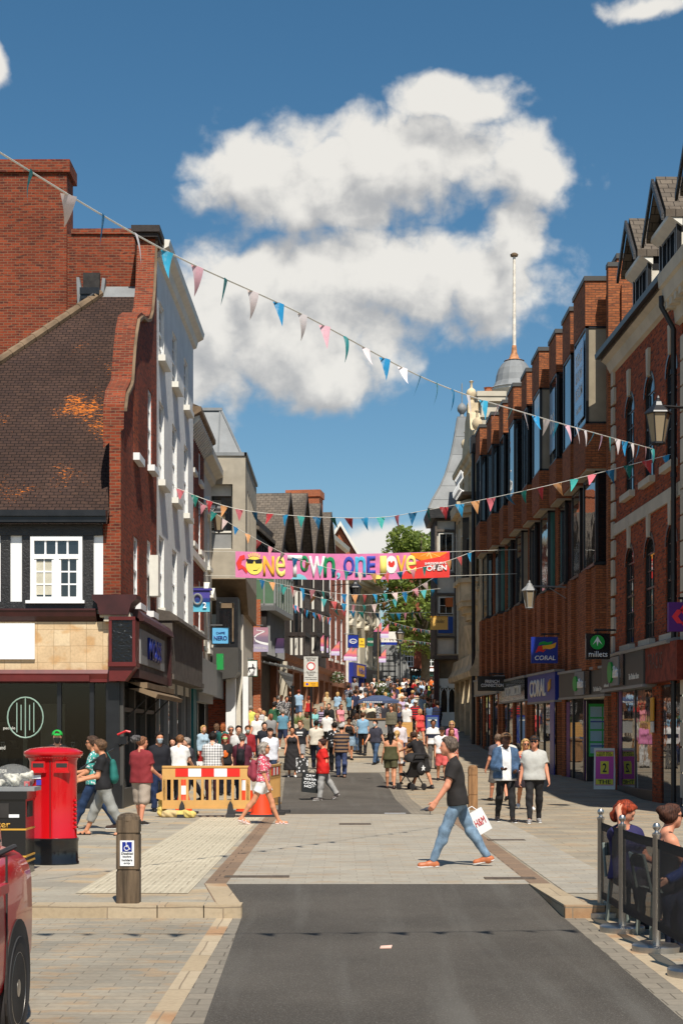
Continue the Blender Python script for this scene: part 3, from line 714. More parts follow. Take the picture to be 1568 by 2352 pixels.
for body, px, py, w_ in (('people', 22, 1673, .28), ('and', 6, 1717, .14), ('new', 9, 1771, .16)): text(body, w_, .09, c1, (fx(px), .0, fz(py)), UPR, M['offwhite'], ext=.004)
b = MB(); b.box(.1, .55, .6, 6.6, 2.86, 3.0); b.prism([(.1, 2.86), (.75, 2.62), (.8, 2.72), (.1, 3.0)], 'y', .6, 6.6); b.build('rolled_awning', M['soffit'], c1)
b = MB()
for y in (.0, 2.0, 4.2, 6.4): b.box(-.12, .06, y, y + .18, 0, 3.1)
b.box(-.12, .04, .1, 7.0, 0, .45); b.box(-.1, .03, .1, 7.0, 2.3, 2.4); b.build('side_shopfront', M['board'], c1)
MB().box(-.10, -.08, .1, 7.0, .4, 3.2).build('side_shop_pane', M['glass'], c1)
b = MB()
for y in (.9, 3.2, 5.4): b.tube([(.05, y, 2.2), (.6, y + .1, 2.75)], .02, 6)
b.each('awning_arm', M['iron'], c1)
MB().box(0.01, .25, 5.4, 5.9, 5.5, 6.6).build('flue_box', M['offwhite'], c1)
b = MB()
for i in range(11): b.prism([(-8.6 + i*.17, 1.45), (-8.5 + i*.17, 1.45), (-8.46 + i*.17, .75), (-8.64 + i*.17, .75)], 'y', 1.0, 1.25)
b.build('hung_shirts', pbr('shop_shirts', S(170,176,190), .8, var=.6, vs=6), c1)
b = MB()
for z in (.5, .95, 1.4, 1.85): b.box(-4.1, -2.7, 1.5, 1.9, z, z + .03); b.box(-4.0, -2.8, 1.55, 1.85, z + .03, z + .2)
b.build('folded_stock', pbr('folded_stock', S(120,110,100), .8, var=.6, vs=5), c1)
# shop dummies standing in the window
def mannequin(x, y):
    t_ = thing('mannequin', 'headless shop dummy in a dark suit behind the corner shop window' if x > -7 else 'shop dummy in a dark jacket by the left edge of the shop window', 'mannequin', (x, y, .12))
    MB().lathe([(.09, 0), (.10, .5), (.15, .85), (.15, 1.0), (.13, 1.1), (.19, 1.32), (.20, 1.42), (.12, 1.5), (.05, 1.53), (.05, 1.62)], 16, sy=.6).build('suit', M['black'], t_, True)
    MB().prism([(-.05, 1.45), (.05, 1.45), (0, 1.2)], 'y', -.115, -.10).build('shirt_front', M['white'], t_)
mannequin(-6.45, 37.8); mannequin(-8.2, 38.1)

# ------------------------------------------------------------------ LEFT 2: tall white house with its brick end wall
c2 = thing('white_house', 'tall white rough rendered house with sash windows and a red brick end wall', 'building', (-5.2, 44.2, 0), LEFT - R(.3))
# local: x along the street, y into the building; leans out a little as the old front does
cols = ((1.1, 1.25), (4.5, 1.25), (7.9, 1.25)); rows = ((5.35, 2.1), (9.0, 2.3), (12.55, 1.6))
holes2 = [(x - w_/2, x + w_/2, z, z + h) for x, w_ in cols for z, h in rows]
wl = wall(c2, 0, 10.3, 3.0, 15.55, holes2, M['render'], depth=.25)
for x, w_ in cols:
    for i, (z, h) in enumerate(rows): sash(c2, x, z, w_, h, .05, 2, 4, sill='offwhite', sd=.2)
moulding(c2, -.05, 10.45, [(0, 15.15), (.1, 15.2), (.16, 15.4), (.34, 15.5), (.38, 15.68), (0, 15.72)], M['offwhite'])
b = MB(); b.box(-.02, .30, .02, .60, 13.6, 15.4); b.build('corner_pier', M['brick_orange'], c2)
# end wall towards the camera, stepping up into a broad chimney stack
b = MB(); b.box(-.0, .35, .62, 9.0, 0, 15.85); b.box(-.05, .4, .62, 2.4, 15.85, 16.0); b.box(-.12, .9, 2.52, 9.0, 9.0, 17.55); b.box(-.20, 1.0, 2.42, 9.0, 17.55, 17.9)
b.build('end_wall', M['brick_l'], c2)
MB().box(.3, 10.3, .35, 8, 15.8, 15.9).build('flat_roof', M['lead'], c2)
# weathered shop fascia
b = MB(); b.box(-.1, 8.9, -.45, 0, 3.45, 4.95); b.prism([(0, 4.95), (-.62, 4.95), (-.58, 5.08), (-.4, 5.2), (0, 5.28)], 'x', -.15, 9.0); b.box(-.12, 8.95, -.5, 0, 3.3, 3.45); b.build('shop_fascia', M['greywood'], c2)
b = MB()
for x in (0, 2.2, 4.6, 7.0, 8.8): b.box(x, x + .16, -.06, .1, 0, 3.3)
b.box(0, 9, -.04, .1, 0, .45); b.build('shopfront_frame', M['greypaint'], c2)
MB().box(.1, 9, .06, .08, .4, 3.3).build('shop_pane', M['glass'], c2)
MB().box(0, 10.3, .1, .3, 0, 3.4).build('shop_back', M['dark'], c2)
M['teal'] = flat('teal_paint', S(20,110,118)); MB().box(9.2, 10.3, -.12, .1, 0, 3.3).build('teal_pilaster', M['teal'], c2)
MB().box(9.0, 10.3, -.35, .1, 3.3, 4.6).build('teal_fascia', M['greypaint'], c2)

# ------------------------------------------------------------------ LEFT 3: dark red brick house, bracketed eaves
c3 = thing('red_brick_house', 'narrow dark red brick house with white bands and deep bracketed eaves', 'building', (-5.3, 54.5, 0), LEFT)
hs3 = [(x - .5, x + .5, z, z + 1.9) for x in (1.6, 4.3) for z in (5.6, 8.6)] + [(x - .5, x + .5, 11.2, 12.3) for x in (1.6, 4.3)]
wall(c3, 0, 6.0, 3.2, 12.9, hs3, M['brick_side'])
for h in hs3: sash(c3, (h[0]+h[1])/2, h[2], 1.0, h[3]-h[2], .04, 2, 3, sill='offwhite')
moulding(c3, 0, 6, [(0, 8.0), (.12, 8.02), (.12, 8.28), (0, 8.3)], M['offwhite'], 'string_course')
b = MB(); b.prism([(0, 12.6), (-.2, 12.8), (-.45, 12.95), (-.45, 13.1), (0, 13.15)], 'x', -.2, 6.1); b.build('eaves', M['stonedark'], c3)
b = MB()
for i in range(15): b.prism([(0, 12.35), (-.36, 12.72), (-.36, 12.86), (0, 12.75)], 'x', .1 + i * .4, .24 + i * .4)
b.each('eaves_bracket', M['offwhite'], c3)
MB().prism([(-.45, 13.1), (4, 15.0), (4, 14.8), (-.4, 12.95)], 'x', -.1, 6.1).build('roof', M['slate'], c3)
b = MB(); b.box(0, 6, -.5, .2, 3.2, 4.4); b.box(0, 6, -.35, 0, 2.9, 3.2); b.build('shop_fascia', M['greypaint'], c3)
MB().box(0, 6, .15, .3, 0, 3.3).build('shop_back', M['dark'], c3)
b = MB()
for x in (0, 2.8, 5.8): b.box(x, x + .2, -.05, .2, 0, 3.0)
b.each('shop_pilaster', M['black'], c3)
gs = MB().box(0, .26, -.3, .3, 0, .62).build('green_sign', flat('green_plastic', S(40,150,74), .4)); gs.location = (-4.85, 61.2, 4.25); tag(gs, 'bright green box sign low on the dark shopfronts behind the horse sign', 'sign')

# ------------------------------------------------------------------ LEFT 4: cream house, heavy cornice
c4 = thing('cream_house', 'slim cream rendered house with a heavy moulded cornice beside the concrete block', 'building', (-5.45, 60.5, 0), LEFT)
hs4 = [(x - .55, x + .55, z, z + 2.0) for x in (1.5, 4.0) for z in (5.2, 8.6)]
wall(c4, 0, 5.4, 3.2, 12.6, hs4, M['cream'])
for h in hs4:
    sash(c4, (h[0]+h[1])/2, h[2], 1.1, 2.0, .04, 2, 4, sill='offwhite')
    MB().prism([(h[0]-.2, h[3]+.1), (h[1]+.2, h[3]+.1), (h[1]+.2, h[3]+.22), ((h[0]+h[1])/2, h[3]+.55), (h[0]-.2, h[3]+.22)], 'y', -.25, .02).build('window_hood', M['offwhite'], c4)
moulding(c4, 0, 5.4, [(0, 12.1), (.15, 12.2), (.2, 12.4), (.48, 12.55), (.5, 12.8), (0, 12.85)], M['cream'])
b = MB(); b.box(.3, 1.3, .8, 2.6, 12.9, 14.2); b.box(.2, 1.4, .6, 2.8, 14.2, 14.4); b.build('dormer', M['cream'], c4)
b = MB(); b.box(0, 5.4, -.5, .2, 3.2, 4.3); b.build('shop_fascia', M['black'], c4)
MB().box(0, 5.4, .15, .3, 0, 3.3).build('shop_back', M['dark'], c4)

# ------------------------------------------------------------------ LEFT 5: concrete office block on a bracket, lead mansard
c5 = thing('concrete_block', 'board marked concrete office block jutting over the street under a lead mansard roof', 'building', (-4.03, 66, 0))
# local: x = X + 4.03 (front corner at x=0), y = Y - 66
hc = [(-2.9, -2.15, 9.54, 12.27), (-1.85, -.55, 9.54, 12.27), (-6, -3.3, 9.54, 12.27)]
wall(c5, -8, 0, 8.27, 13.46, hc, M['concrete'], depth=.45, name='front_wall')
for a, c, e, f in hc[:2]:
    fr = MB(); w_ = c - a
    for q in ((a, a+.06, e, f), (c-.06, c, e, f), (a, c, f-.45, f), (a, c, e, e+.06), (a, c, e+.72, e+.80)): fr.box(q[0], q[1], .32, .40, q[2], q[3])
    o = fr.build('window', M['offwhite'], c5)
    MB().box(a, c, .38, .39, e + .8, f - .4).build('pane', M['glass'], o); MB().box(a, c, .37, .39, e, e + .75).build('spandrel_panel', M['greypaint'], o)
    b = MB()
    for i in range(14): b.box(a + .08, c - .08 - (.45 if w_ > 1 else 0), .365, .375, e + .95 + i * .085, e + .98 + i * .085)
    b.build('blind', M['blind'], o)
b = MB(); hy = [(y, y + .55) for y in (1.2, 2.2, 3.2, 4.2, 5.2, 6.2, 7.2)]
ys = [0] + [v for h in hy for v in h] + [8.4]
for i, (a, c) in enumerate(zip(ys, ys[1:])):
    if i % 2 == 0: b.quad((0, a, 8.3), (0, c, 8.3), (0, c, 13.4), (0, a, 13.4))
    else:
        b.quad((0, a, 8.3), (0, c, 8.3), (0, c, 9.3), (0, a, 9.3)); b.quad((0, a, 12.2), (0, c, 12.2), (0, c, 13.4), (0, a, 13.4))
        b.quad((0, a, 9.3), (0, a, 12.2), (-.35, a, 12.2), (-.35, a, 9.3)); b.quad((0, c, 9.3), (-.35, c, 9.3), (-.35, c, 12.2), (0, c, 12.2)); b.quad((-.34, a, 9.3), (-.34, c, 9.3), (-.34, c, 12.2), (-.34, a, 12.2))
b.quad((-8, 8.4, 8.3), (0, 8.4, 8.3), (0, 8.4, 13.4), (-8, 8.4, 13.4)); b.quad((-8, 0, 13.44), (0, 0, 13.44), (0, 8.4, 13.4), (-8, 8.4, 13.4))
b.build('side_wall', M['concrete'], c5, recalc=False)
MB().prism([(-.02, 8.27), (.0, 8.27), (2.0, 6.9), (8.4, 6.9), (8.4, 8.3), (0, 8.3)], 'x', -8, -.001).build('raking_soffit', M['soffit'], c5)
b = MB(); b.box(-8, .05, -.06, .1, 13.46, 13.6); b.box(-.05, .06, -.06, 8.4, 13.46, 13.6); b.build('parapet_cap', M['lead'], c5)
b = MB(); v4 = [(-8, .5, 13.6), (-.2, .5, 13.6), (-.2, 8, 13.6), (-8, 8, 13.6), (-8, 1.6, 15.7), (-1.15, 1.6, 15.7), (-1.15, 7, 15.7), (-8, 7, 15.7)]
b.add(v4, [(0, 1, 5, 4), (1, 2, 6, 5), (2, 3, 7, 6), (4, 5, 6, 7)])
for k in range(7):
    x = -1.2 - k * .8
    b.tube([(x + .9 * 0, .47, 13.62), (x, 1.58, 15.72)], .035, 5)
b.tube([(-.2, .5, 13.6), (-1.15, 1.6, 15.72)], .05, 6); b.box(-8, -1.1, 1.5, 1.75, 15.68, 15.8)
b.build('mansard', M['lead'], c5)
b = MB(); b.box(-1.2, -.28, -.6, 1.4, 5.35, 7.45); b.build('bay_frame', M['black'], c5)
b = MB(); b.box(-1.06, -.42, -.63, -.6, 5.55, 7.25); b.build('bay_pane', M['glass'], c5)
b = MB(); b.box(-.98, -.47, -.66, -.63, 7.0, 7.2); b.box(-.52, -.46, -.66, -.63, 5.6, 7.2); b.build('bay_trim', M['soffit'], c5)
b = MB(); b.prism([(-3, 5.35), (-.26, 5.35), (-.26, 4.35), (-.45, 4.1), (-3, 3.75)], 'y', -.7, 6); b.build('lower_box', M['board'], c5)
b = MB(); b.box(-4, -.9, .6, 1.0, 0, 4.0); b.build('shop_recess', M['brick_side'], c5)
b = MB(); b.box(-.85, -.45, .3, .8, 0, 4.2); b.box(-.18, .05, 1.0, 1.4, 0, 4.2); b.each('white_pilaster', M['white'], c5)
b = MB(); b.box(-3, -.2, 1.6, 8.3, 0.0, 6.9); b.build('inner_wall', M['cream'], c5)

# ------------------------------------------------------------------ LEFT 6: long half-timbered range with four street gables
A6, B6 = Vector((-4.35, 77.5, 0)), Vector((-1.1, 112, 0)); a6 = math.atan2(B6.y - A6.y, B6.x - A6.x)
c6 = thing('timber_framed_range', 'long black and white timber framed building with four steep stone slated gables along the hill', 'building', A6, a6)
L6 = (B6 - A6).length
b = MB(); b.quad((0, 0, 2), (L6, 0, 2.0), (L6, 0, 13.6), (0, 0, 12.2)); b.quad((0, 0, 1), (0, 0, 12.2), (0, 6, 12.2), (0, 6, 1)); b.build('wall', M['greywood'], c6, recalc=False)
b = MB()
for k in range(int(L6 / .62)): b.box(k * .62, k * .62 + .22, -.05, .05, 6.0, 12.4)
for z in (6.0, 8.6, 9.4, 11.4, 12.2): b.box(0, L6, -.09, .05, z, z + .3)
b.build('timber_frame', M['timber2'], c6)
gc = ((.27, 14.9, 11.7), (.50, 16.1, 12.6), (.72, 16.6, 13.2), (.92, 17.0, 13.6))
for k, (t_, zr, ze) in enumerate(gc):
    xc = t_ * L6; hw = 3.4
    gable_roof(c6, xc - hw, xc + hw, -.35, 9, ze, zr, M['slate'], 'y', .3)
    g_ = MB(); g_.prism([(xc - hw, ze - .6), (xc + hw, ze - .6), (xc + hw, ze), (xc, zr), (xc - hw, ze)], 'y', -.03, .2); g_.build('gable_panel', M['white'], c6)
    g_ = MB()
    for sg in (-1, 1):
        g_.prism([(xc + sg * (hw + .3), ze - .45), (xc, zr - .02), (xc, zr + .2), (xc + sg * (hw + .3), ze - .2)], 'y', -.70, -.64)
    for i in range(-4, 5):
        hgt = zr - (zr - ze) * abs(i) / 4.6
        g_.box(xc + i * .75 - .1, xc + i * .75 + .1, -.12, -.03, ze - .5, hgt - .15)
    g_.box(xc - hw * .5, xc + hw * .5, -.14, -.03, (ze + zr) / 2 - .1, (ze + zr) / 2 + .15); g_.box(xc - hw, xc + hw, -.16, -.03, ze - .6, ze - .3)
    g_.build('bargeboard', M['timber2'], c6)
MB().prism([(-.3, 12.0), (6, 15.4), (6, 15.2), (-.3, 11.8)], 'x', 0, L6).build('main_roof', M['slate'], c6)
# jettied bays
for xc, z0, z1, wd in ((14.5, 6.2, 11.6, 2.4), (20.5, 6.6, 12.0, 2.4), (26, 6.9, 12.2, 2.2)):
    b = MB(); b.box(xc - wd/2, xc + wd/2, -.95, 0, z0, z1); b.build('oriel', M['offwhite'], c6)
    b = MB()
    for zz in (z0 - .12, z0 + 1.2, z0 + 2.6, z0 + 3.9, z1 - .1): b.box(xc - wd/2 - .08, xc + wd/2 + .08, -1.04, .02, zz, zz + .22)
    for q in range(5):
        xx = xc - wd/2 + wd * q / 4; b.box(xx - .06, xx + .06, -1.0, -.93, z0, z1)
    for q in (0.02, .3, .62, .9): b.box(xc - wd/2 - .05, xc - wd/2 + .02, -.95 + q * .95 - .05, -.95 + q*.95 + .06, z0, z1)
    b.build('oriel_timbers', M['timber2'], c6)
    for zz in (z0 + 1.4, z0 + 4.1):
        MB().box(xc - wd/2 + .12, xc + wd/2 - .12, -.97, -.94, zz, zz + 1.1).build('oriel_pane', M['glass'], c6)
        MB().box(xc - wd/2 - .02, xc - wd/2 + .01, -.8, -.2, zz, zz + 1.1).build('oriel_side_pane', M['glass'], c6)
# glazed modern bay over the near shop
b = MB(); b.box(.1, 7.0, -1.1, 0, 7.85, 8.1); b.box(.1, 7.0, -1.1, -1.0, 9.9, 10.05)
for x in (.12, 1.0, 2.0, 3, 4, 5, 6, 6.9): b.box(x, x + .08, -1.1, -1.02, 8.1, 9.95)
b.box(.1, .2, -1.1, 0, 7.85, 8.2); b.box(.1, .18, -.55, -.48, 8.1, 9.95); b.box(.1, .18, -1.1, -1.0, 8.1, 9.95); b.build('glazed_bay_frame', M['greypaint'], c6)
MB().box(.13, .16, -1.04, -.05, 8.1, 9.9).box(.2, 7, -1.06, -1.03, 8.1, 9.9).build('green_glazing', flat('green_glass', S(96,124,98), .15, .6), c6)
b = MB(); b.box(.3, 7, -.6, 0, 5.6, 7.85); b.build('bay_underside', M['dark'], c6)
b = MB()
for i in range(12): b.box(.6 + i * .5, .68 + i * .5, -.75, -.6, 5.7, 7.8)
b.build('fins', M['greypaint'], c6)
b = MB(); b.box(-.02, .35, -.35, 0, 2, 8.4); b.build('brick_sliver', M['brick_orange'], c6)
# ground floor arcade in brown sandstone with a moulded lintel
b = MB()
for i in range(9):
    x = 6 + i * 3.4; b.box(x, x + .7, -.35, .1, 1.4, 6.0)
b.box(6, L6, -.4, .1, 5.35, 6.1); b.prism([(0, 6.1), (-.7, 6.1), (-.6, 5.9), (-.4, 5.8), (0, 5.8)], 'x', 6, L6); b.each('arcade_pier', M['sandred'], c6)
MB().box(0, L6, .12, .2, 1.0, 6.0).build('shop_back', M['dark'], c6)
b = MB(); b.tube([(6.0, -.7, 2), (6.0, -.7, 5.6)], .22, 12); b.build('grey_column', M['pale'], c6)
b = MB()
for i in range(7): b.box(.4, 6.2, -1.9 + i * .28, -1.86 + i * .28, 5.05 + .05 * i, 5.12 + .05 * i)
b.prism([(.2, 4.9), (6.3, 4.9), (6.1, 4.5), (5.2, 4.1)], 'y', -1.2, -1.16); b.box(.3, 6.3, -2.0, -1.95, 4.95, 5.05); b.build('canopy', M['greypaint'], c6)

# ------------------------------------------------------------------ LEFT 7: red brick house
A7, B7 = Vector((-1.1, 112, 0)), Vector((.32, 122, 0)); a7 = math.atan2(B7.y - A7.y, B7.x - A7.x); L7 = (B7 - A7).length
c7 = thing('brick_town_house', 'red brick town house with tall white sash windows and an orange chimney stack', 'building', A7, a7)
hs7 = [(x - .62, x + .62, z, z + h) for x in (2.0, 5.0, 8.0) for z, h in ((7.2, 3.3), (11.7, 2.9))]
wall(c7, 0, L7, 5.6, 16.2, hs7, M['brick_far'])
for h in hs7: sash(c7, (h[0]+h[1])/2, h[2], 1.24, h[3]-h[2], .06, 2, 4, fr=.12, bar=.05, sill='offwhite')
moulding(c7, 0, L7, [(0, 15.8), (.3, 15.9), (.35, 16.2), (0, 16.25)], M['offwhite'])
MB().prism([(0, 16.2), (4, 18.2), (4, 18.0), (0, 16)], 'x', -2, L7).build('roof', M['redtile'], c7)
b = MB(); b.box(3.2, 5.0, 1.0, 3.4, 15, 19.2); b.box(3.1, 5.1, .9, 3.5, 19.2, 19.7); b.build('chimney', M['brick_orange'], c7)
b = MB(); b.box(0, L7, -.4, .2, 5.2, 5.7)
for x in (.2, 3.4, 6.6, 9.6): b.box(x, x + .5, -.3, .2, 3.8, 5.3)
b.each('arcade_pier', M['sandred'], c7); MB().box(0, L7, .2, .3, 3.5, 5.4).build('shop_back', M['dark'], c7)
b = MB(); b.prism([(1.4, 14.8), (1.9, 14.8), (2.4, 17.0), (2.1, 17.0)], 'y', -.2, .1).prism([(3.4, 14.8), (2.9, 14.8), (2.2, 17.0), (2.6, 17.0)], 'y', -.2, .1).each('white_gable_trim', M['offwhite'], c7)

# ------------------------------------------------------------------ LEFT 8: pale stucco building with pedimented windows
A8, B8 = Vector((.36, 122, 0)), Vector((3.1, 134.6, 0)); a8 = math.atan2(B8.y - A8.y, B8.x - A8.x); L8 = (B8 - A8).length
c8 = thing('stucco_building', 'pale stucco building with a dentilled cornice and hooded windows at the far bend', 'building', A8, a8)
hs8 = [(x - .55, x + .55, z, z + 2.7) for x in (1.6, 4.8, 8.0, 11.2) for z in (7.4, 11.0)]
wall(c8, 0, L8, 4, 14.2, hs8, M['pale'])
for h in hs8:
    sash(c8, (h[0]+h[1])/2, h[2], 1.1, 2.7, .1, 2, 4, fm='offwhite', sill='pale')
    MB().prism([(h[0]-.25, h[3]+.15), (h[1]+.25, h[3]+.15), (h[1]+.25, h[3]+.3), ((h[0]+h[1])/2, h[3]+.7), (h[0]-.25, h[3]+.3)], 'y', -.3, .02).build('window_hood', M['pale'], c8)
moulding(c8, 0, L8 + .3, [(0, 13.6), (.25, 13.7), (.3, 13.95), (.75, 14.1), (.8, 14.4), (0, 14.45)], M['pale'])
b = MB()
for i in range(30): b.box(i * .43, i * .43 + .2, -.6, 0, 13.72, 13.95)
b.build('dentils', M['pale'], c8)
MB().box(0, .25, -.18, .1, 4, 14).box(L8 - .3, L8, -.2, .1, 4, 14).each('pilaster', M['offwhite'], c8)
M['blueshop'] = flat('blue_shop_paint', S(44,56,140), .4); M['yelshop'] = flat('mustard_sign', S(206,150,50), .5)
b = MB(); b.box(.1, 5.2, -.55, .1, 6.2, 7.3); b.box(.1, .5, -.4, .1, 3.5, 6.2); b.box(4.8, 5.2, -.4, .1, 3.5, 6.2); b.box(2.4, 2.6, -.3, .1, 3.5, 6.2); b.build('blue_shopfront', M['blueshop'], c8)
MB().box(1.6, 4.2, -.62, -.55, 6.3, 7.15).build('mustard_panel', M['yelshop'], c8)
text('Waffles', 2.2, .5, c8, (2.9, -.62, 6.72), UPR, M['blueshop'], bold=.02)
b = MB(); b.box(5.3, L8, -.5, .1, 5.9, 7.0); b.box(5.3, 5.6, -.3, .1, 3.5, 6); b.box(12.4, 12.8, -.3, .1, 3.5, 6); b.build('black_shopfront', M['black'], c8)
text('SPACE', 1.6, .35, c8, (9, -.51, 6.5), UPR, M['offwhite'])
MB().box(0, L8, .12, .2, 3.5, 6.4).build('shop_back', M['dark'], c8)

# ------------------------------------------------------------------ LEFT 9: brick house end on, white verge
c9 = thing('gabled_brick_house', 'orange brick house seen end on with a white verge board behind the pale stucco building', 'building', (-.1, 135.4, 4))
b = MB(); b.prism([(-3.4, 0), (3.1, 0), (3.1, 10.4), (0, 15.7), (-3.4, 10.2)], 'y', 0, .35); b.build('gable_wall', M['brick_orange'], c9)
gable_roof(c9, -3.4, 3.1, 0, 10, 10.3, 15.7, M['redtile'], 'y', .15)
b = MB(); b.prism([(3.35, 9.95), (0, 15.65), (0, 16.05), (3.4, 10.35)], 'y', -.5, -.2).prism([(-3.65, 9.75), (0, 15.65), (0, 16.05), (-3.7, 10.15)], 'y', -.5, -.2).each('verge_board', M['offwhite'], c9)
MB().box(3.1, 3.3, .1, 10, 0, 10.3).build('side_wall', M['pale'], c9)
# ------------------------------------------------------------------ RIGHT 1: Georgian brick house with stone bands and dormers
aR1 = math.atan2(-1, .0274)
r1 = thing('georgian_house', 'red brick Georgian house with arched black sash windows, pale quoins and two roof dormers', 'building', (8.0, 46.2, 0), aR1)
xs1 = (2.3, 4.75, 7.2)
def archhole(x, z0, h, w=1.15): return (x - w/2, x + w/2, z0, z0 + h)
ho1 = [archhole(x, 4.25, 2.75) for x in xs1] + [archhole(x, 8.5, 2.75) for x in xs1]
def arches(b):
    for h in ho1:          # brick spandrels that turn the square opening into a round headed one
        a, c, e, f = h; xm = (a + c) / 2; rr = (c - a) / 2; hs = f - rr * .9
        for sg in (-1, 1):
            poly = [(xm + sg * rr, f), (xm, f)] + [(xm + sg * rr * math.sin(t * math.pi / 16), hs + rr * .9 * math.cos(t * math.pi / 16)) for t in range(9)]
            b.prism(poly, 'y', -.002, .18)
wall(r1, 0, 8.3, 3.0, 12.6, ho1, M['brick_geo'], extra=arches)
for x in xs1:
    for z in (4.25, 8.5):
        sash(r1, x, z, 1.15, 2.75, .03, 3, 6, fm='black', arch=True, bar=.03, sill='pale', sd=.16)
        b = MB(); b.prism([(x - .09, z + 2.72), (x + .09, z + 2.72), (x + .15, z + 3.45), (x - .15, z + 3.45)], 'y', -.07, .02); b.build('keystone', M['pale'], r1)
        b = MB(); n_ = 12; rr = .575
        for i in range(n_):
            t0, t1 = math.pi * i / n_, math.pi * (i + 1) / n_; hs = z + 2.75 - rr * .9
            q = [(x + (rr + o_) * math.cos(t), hs + (rr * .9 + o_) * math.sin(t)) for t, o_ in ((t0, 0), (t1, 0), (t1, .1), (t0, .1))]
            b.prism(q, 'y', -.012, .02)
        b.build('arch_trim', M['black'], r1)
b = MB(); b.box(0, 8.3, -.06, .02, 7.55, 7.88); b.build('stone_band', M['pale'], r1)
b = MB(); z = 4.1; k = 0
while z < 12.1:
    w_ = .42 if k % 2 else .28
    b.prism([(-.05, z + .04), (w_ - .04, z + .04), (w_, z + .10), (w_, z + .46), (w_ - .04, z + .52), (-.05, z + .52)], 'y', -.07, .03); z += .56; k += 1
b.build('quoins', M['pale'], r1)
moulding(r1, -.1, 8.3, [(0, 12.35), (.1, 12.4), (.2, 12.65), (.34, 12.75), (.36, 12.89), (0, 12.95)], M['pale'])
MB().prism([(-.37, 12.83), (-.50, 12.83), (-.52, 12.97), (-.37, 12.97)], 'x', -.2, 8.3).build('gutter', M['iron'], r1)
MB().prism([(-.38, 12.95), (5, 16.0), (5, 15.8), (-.35, 12.75)], 'x', -.1, 12.5).build('roof', M['slate'], r1)
for xd in (3.4, 6.6, 10.2):
    d_ = link('dormer', MB().box(xd - .95, xd + .95, .12, 3.2, 12.5, 14.85).mesh('dormer', M['cream']), r1, (.12, 0, -.28))
    f = MB(); z0, z1 = 13.0, 14.6
    for q in ((-.72, -.62), (.62, .72), (-.2, -.14), (.14, .2)): f.box(xd + q[0], xd + q[1], .04, .12, z0, z1)
    f.box(xd - .72, xd + .72, .04, .12, z1 - .08, z1); f.box(xd - .72, xd + .72, .04, .12, z0 + .55, z0 + .62); f.box(xd - .95, xd - .85, .02, .14, 12.5, 14.8); f.box(xd + .85, xd + .95, .02, .14, 12.5, 14.8)
    f.build('dormer_window', M['black'], d_); MB().box(xd - .7, xd + .7, .09, .105, z0, z1).build('pane', M['glass2'], d_)
    c_ = MB(); c_.prism([(.14, 14.52), (-.18, 14.75), (-.18, 14.85), (.14, 14.85)], 'x', xd - 1.05, xd + 1.05); c_.build('dormer_cornice', M['offwhite'], d_)
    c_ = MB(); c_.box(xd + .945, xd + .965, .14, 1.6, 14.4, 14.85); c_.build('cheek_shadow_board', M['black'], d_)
    for zz in (13.7, 14.62): MB().lathe([(.001, 0), (.07, 0), (.09, .03), (.06, .05), (.001, .05)], 12).build('boss', M['iron'], d_, True, (xd + .955, .5, zz), (0, R(90), 0))
    gable_roof(d_, xd - .92, xd + .92, -.12, 3.4, 14.9, 15.9, M['slate'], 'y', .16, name='dormer_roof')
    g_ = MB(); g_.prism([(xd - 1.0, 14.88), (xd + 1.0, 14.88), (xd, 15.95)], 'y', -.04, .1); g_.build('dormer_gable', M['timber'], d_)
    g_ = MB()
    for sg in (-1, 1): g_.prism([(xd + sg * 1.12, 14.62), (xd, 15.82), (xd, 16.02), (xd + sg * 1.12, 14.8)], 'y', -.40, -.33)
    g_.build('bargeboard', M['timber'], d_)
# shop below: grey fascia, brick piers, glass
b = MB(); b.box(0, 5.6, -.35, 0, 3.06, 3.96); b.build('fascia_board', M['board'], r1)
b = MB(); b.prism([(0, 3.96), (-.38, 3.96), (-.4, 4.04), (-.2, 4.1), (0, 4.12)], 'x', -.05, 8.3); b.box(-.02, 5.62, -.38, 0, 2.98, 3.06); b.build('fascia_trim', M['greypaint'], r1)
M['leaf'] = flat('green_badge', S(20,160,60), .35); M['blackbox'] = flat('black_gloss', (.01,.01,.011,1), .15, .6)
b = MB(); b.box(1.55, 2.75, -.42, -.35, 3.12, 3.92); b.build('badge_panel', M['lead'], r1)
MB().lathe([(.3, 0), (.3, .06), (.001, .06)], 20).build('green_disc', M['leaf'], r1, False, (1.8, -.42, 3.5), (R(90), 0, 0))
text('millets', .85, .34, r1, (2.3, -.42, 3.5), UPR, M['white'], bold=.02, ext=.03)
MB().box(2.75, 3.3, -.40, -.34, 3.1, 3.95).build('dark_panel', M['blackbox'], r1)
text('The Outdoor Store', 1.25, .16, r1, (4.45, -.35, 3.3), UPR, M['offwhite'], ext=.01)
text('millets.co.uk', .7, .1, r1, (.75, -.35, 3.17), UPR, M['offwhite'], ext=.01)
M['rust'] = pbr('peeling_red_paint', S(122,52,36), .8, var=.45, vs=3, bump=.5)
MB().box(5.62, 9, -.3, 0, 3.06, 4.0).build('red_fascia', M['rust'], r1)
text('TRACKS', 1.6, .4, r1, (6.7, -.3, 3.6), UPR, M['maroond'])
b = MB()
for a, c in ((0, .75), (5.35, 6.3)): b.box(a, c, -.06, .3, 0, 3.0)
b.each('shop_pier', M['brick_geo'], r1)
b = MB()
for x in (.78, 3.1, 5.25): b.box(x, x + .09, -.04, .1, 0, 3.0)
b.box(.78, 5.3, -.05, .1, 0, .28); b.build('shop_frame', M['black'], r1)
MB().box(.8, 5.3, -.02, -.0, .28, 3.0).box(6.3, 8.3, -.02, .0, .0, 3.0).build('shop_pane', M['glass2'], r1)
M['purple'] = pbr('purple_poster', S(96,40,110), .5, var=.25, vs=5)
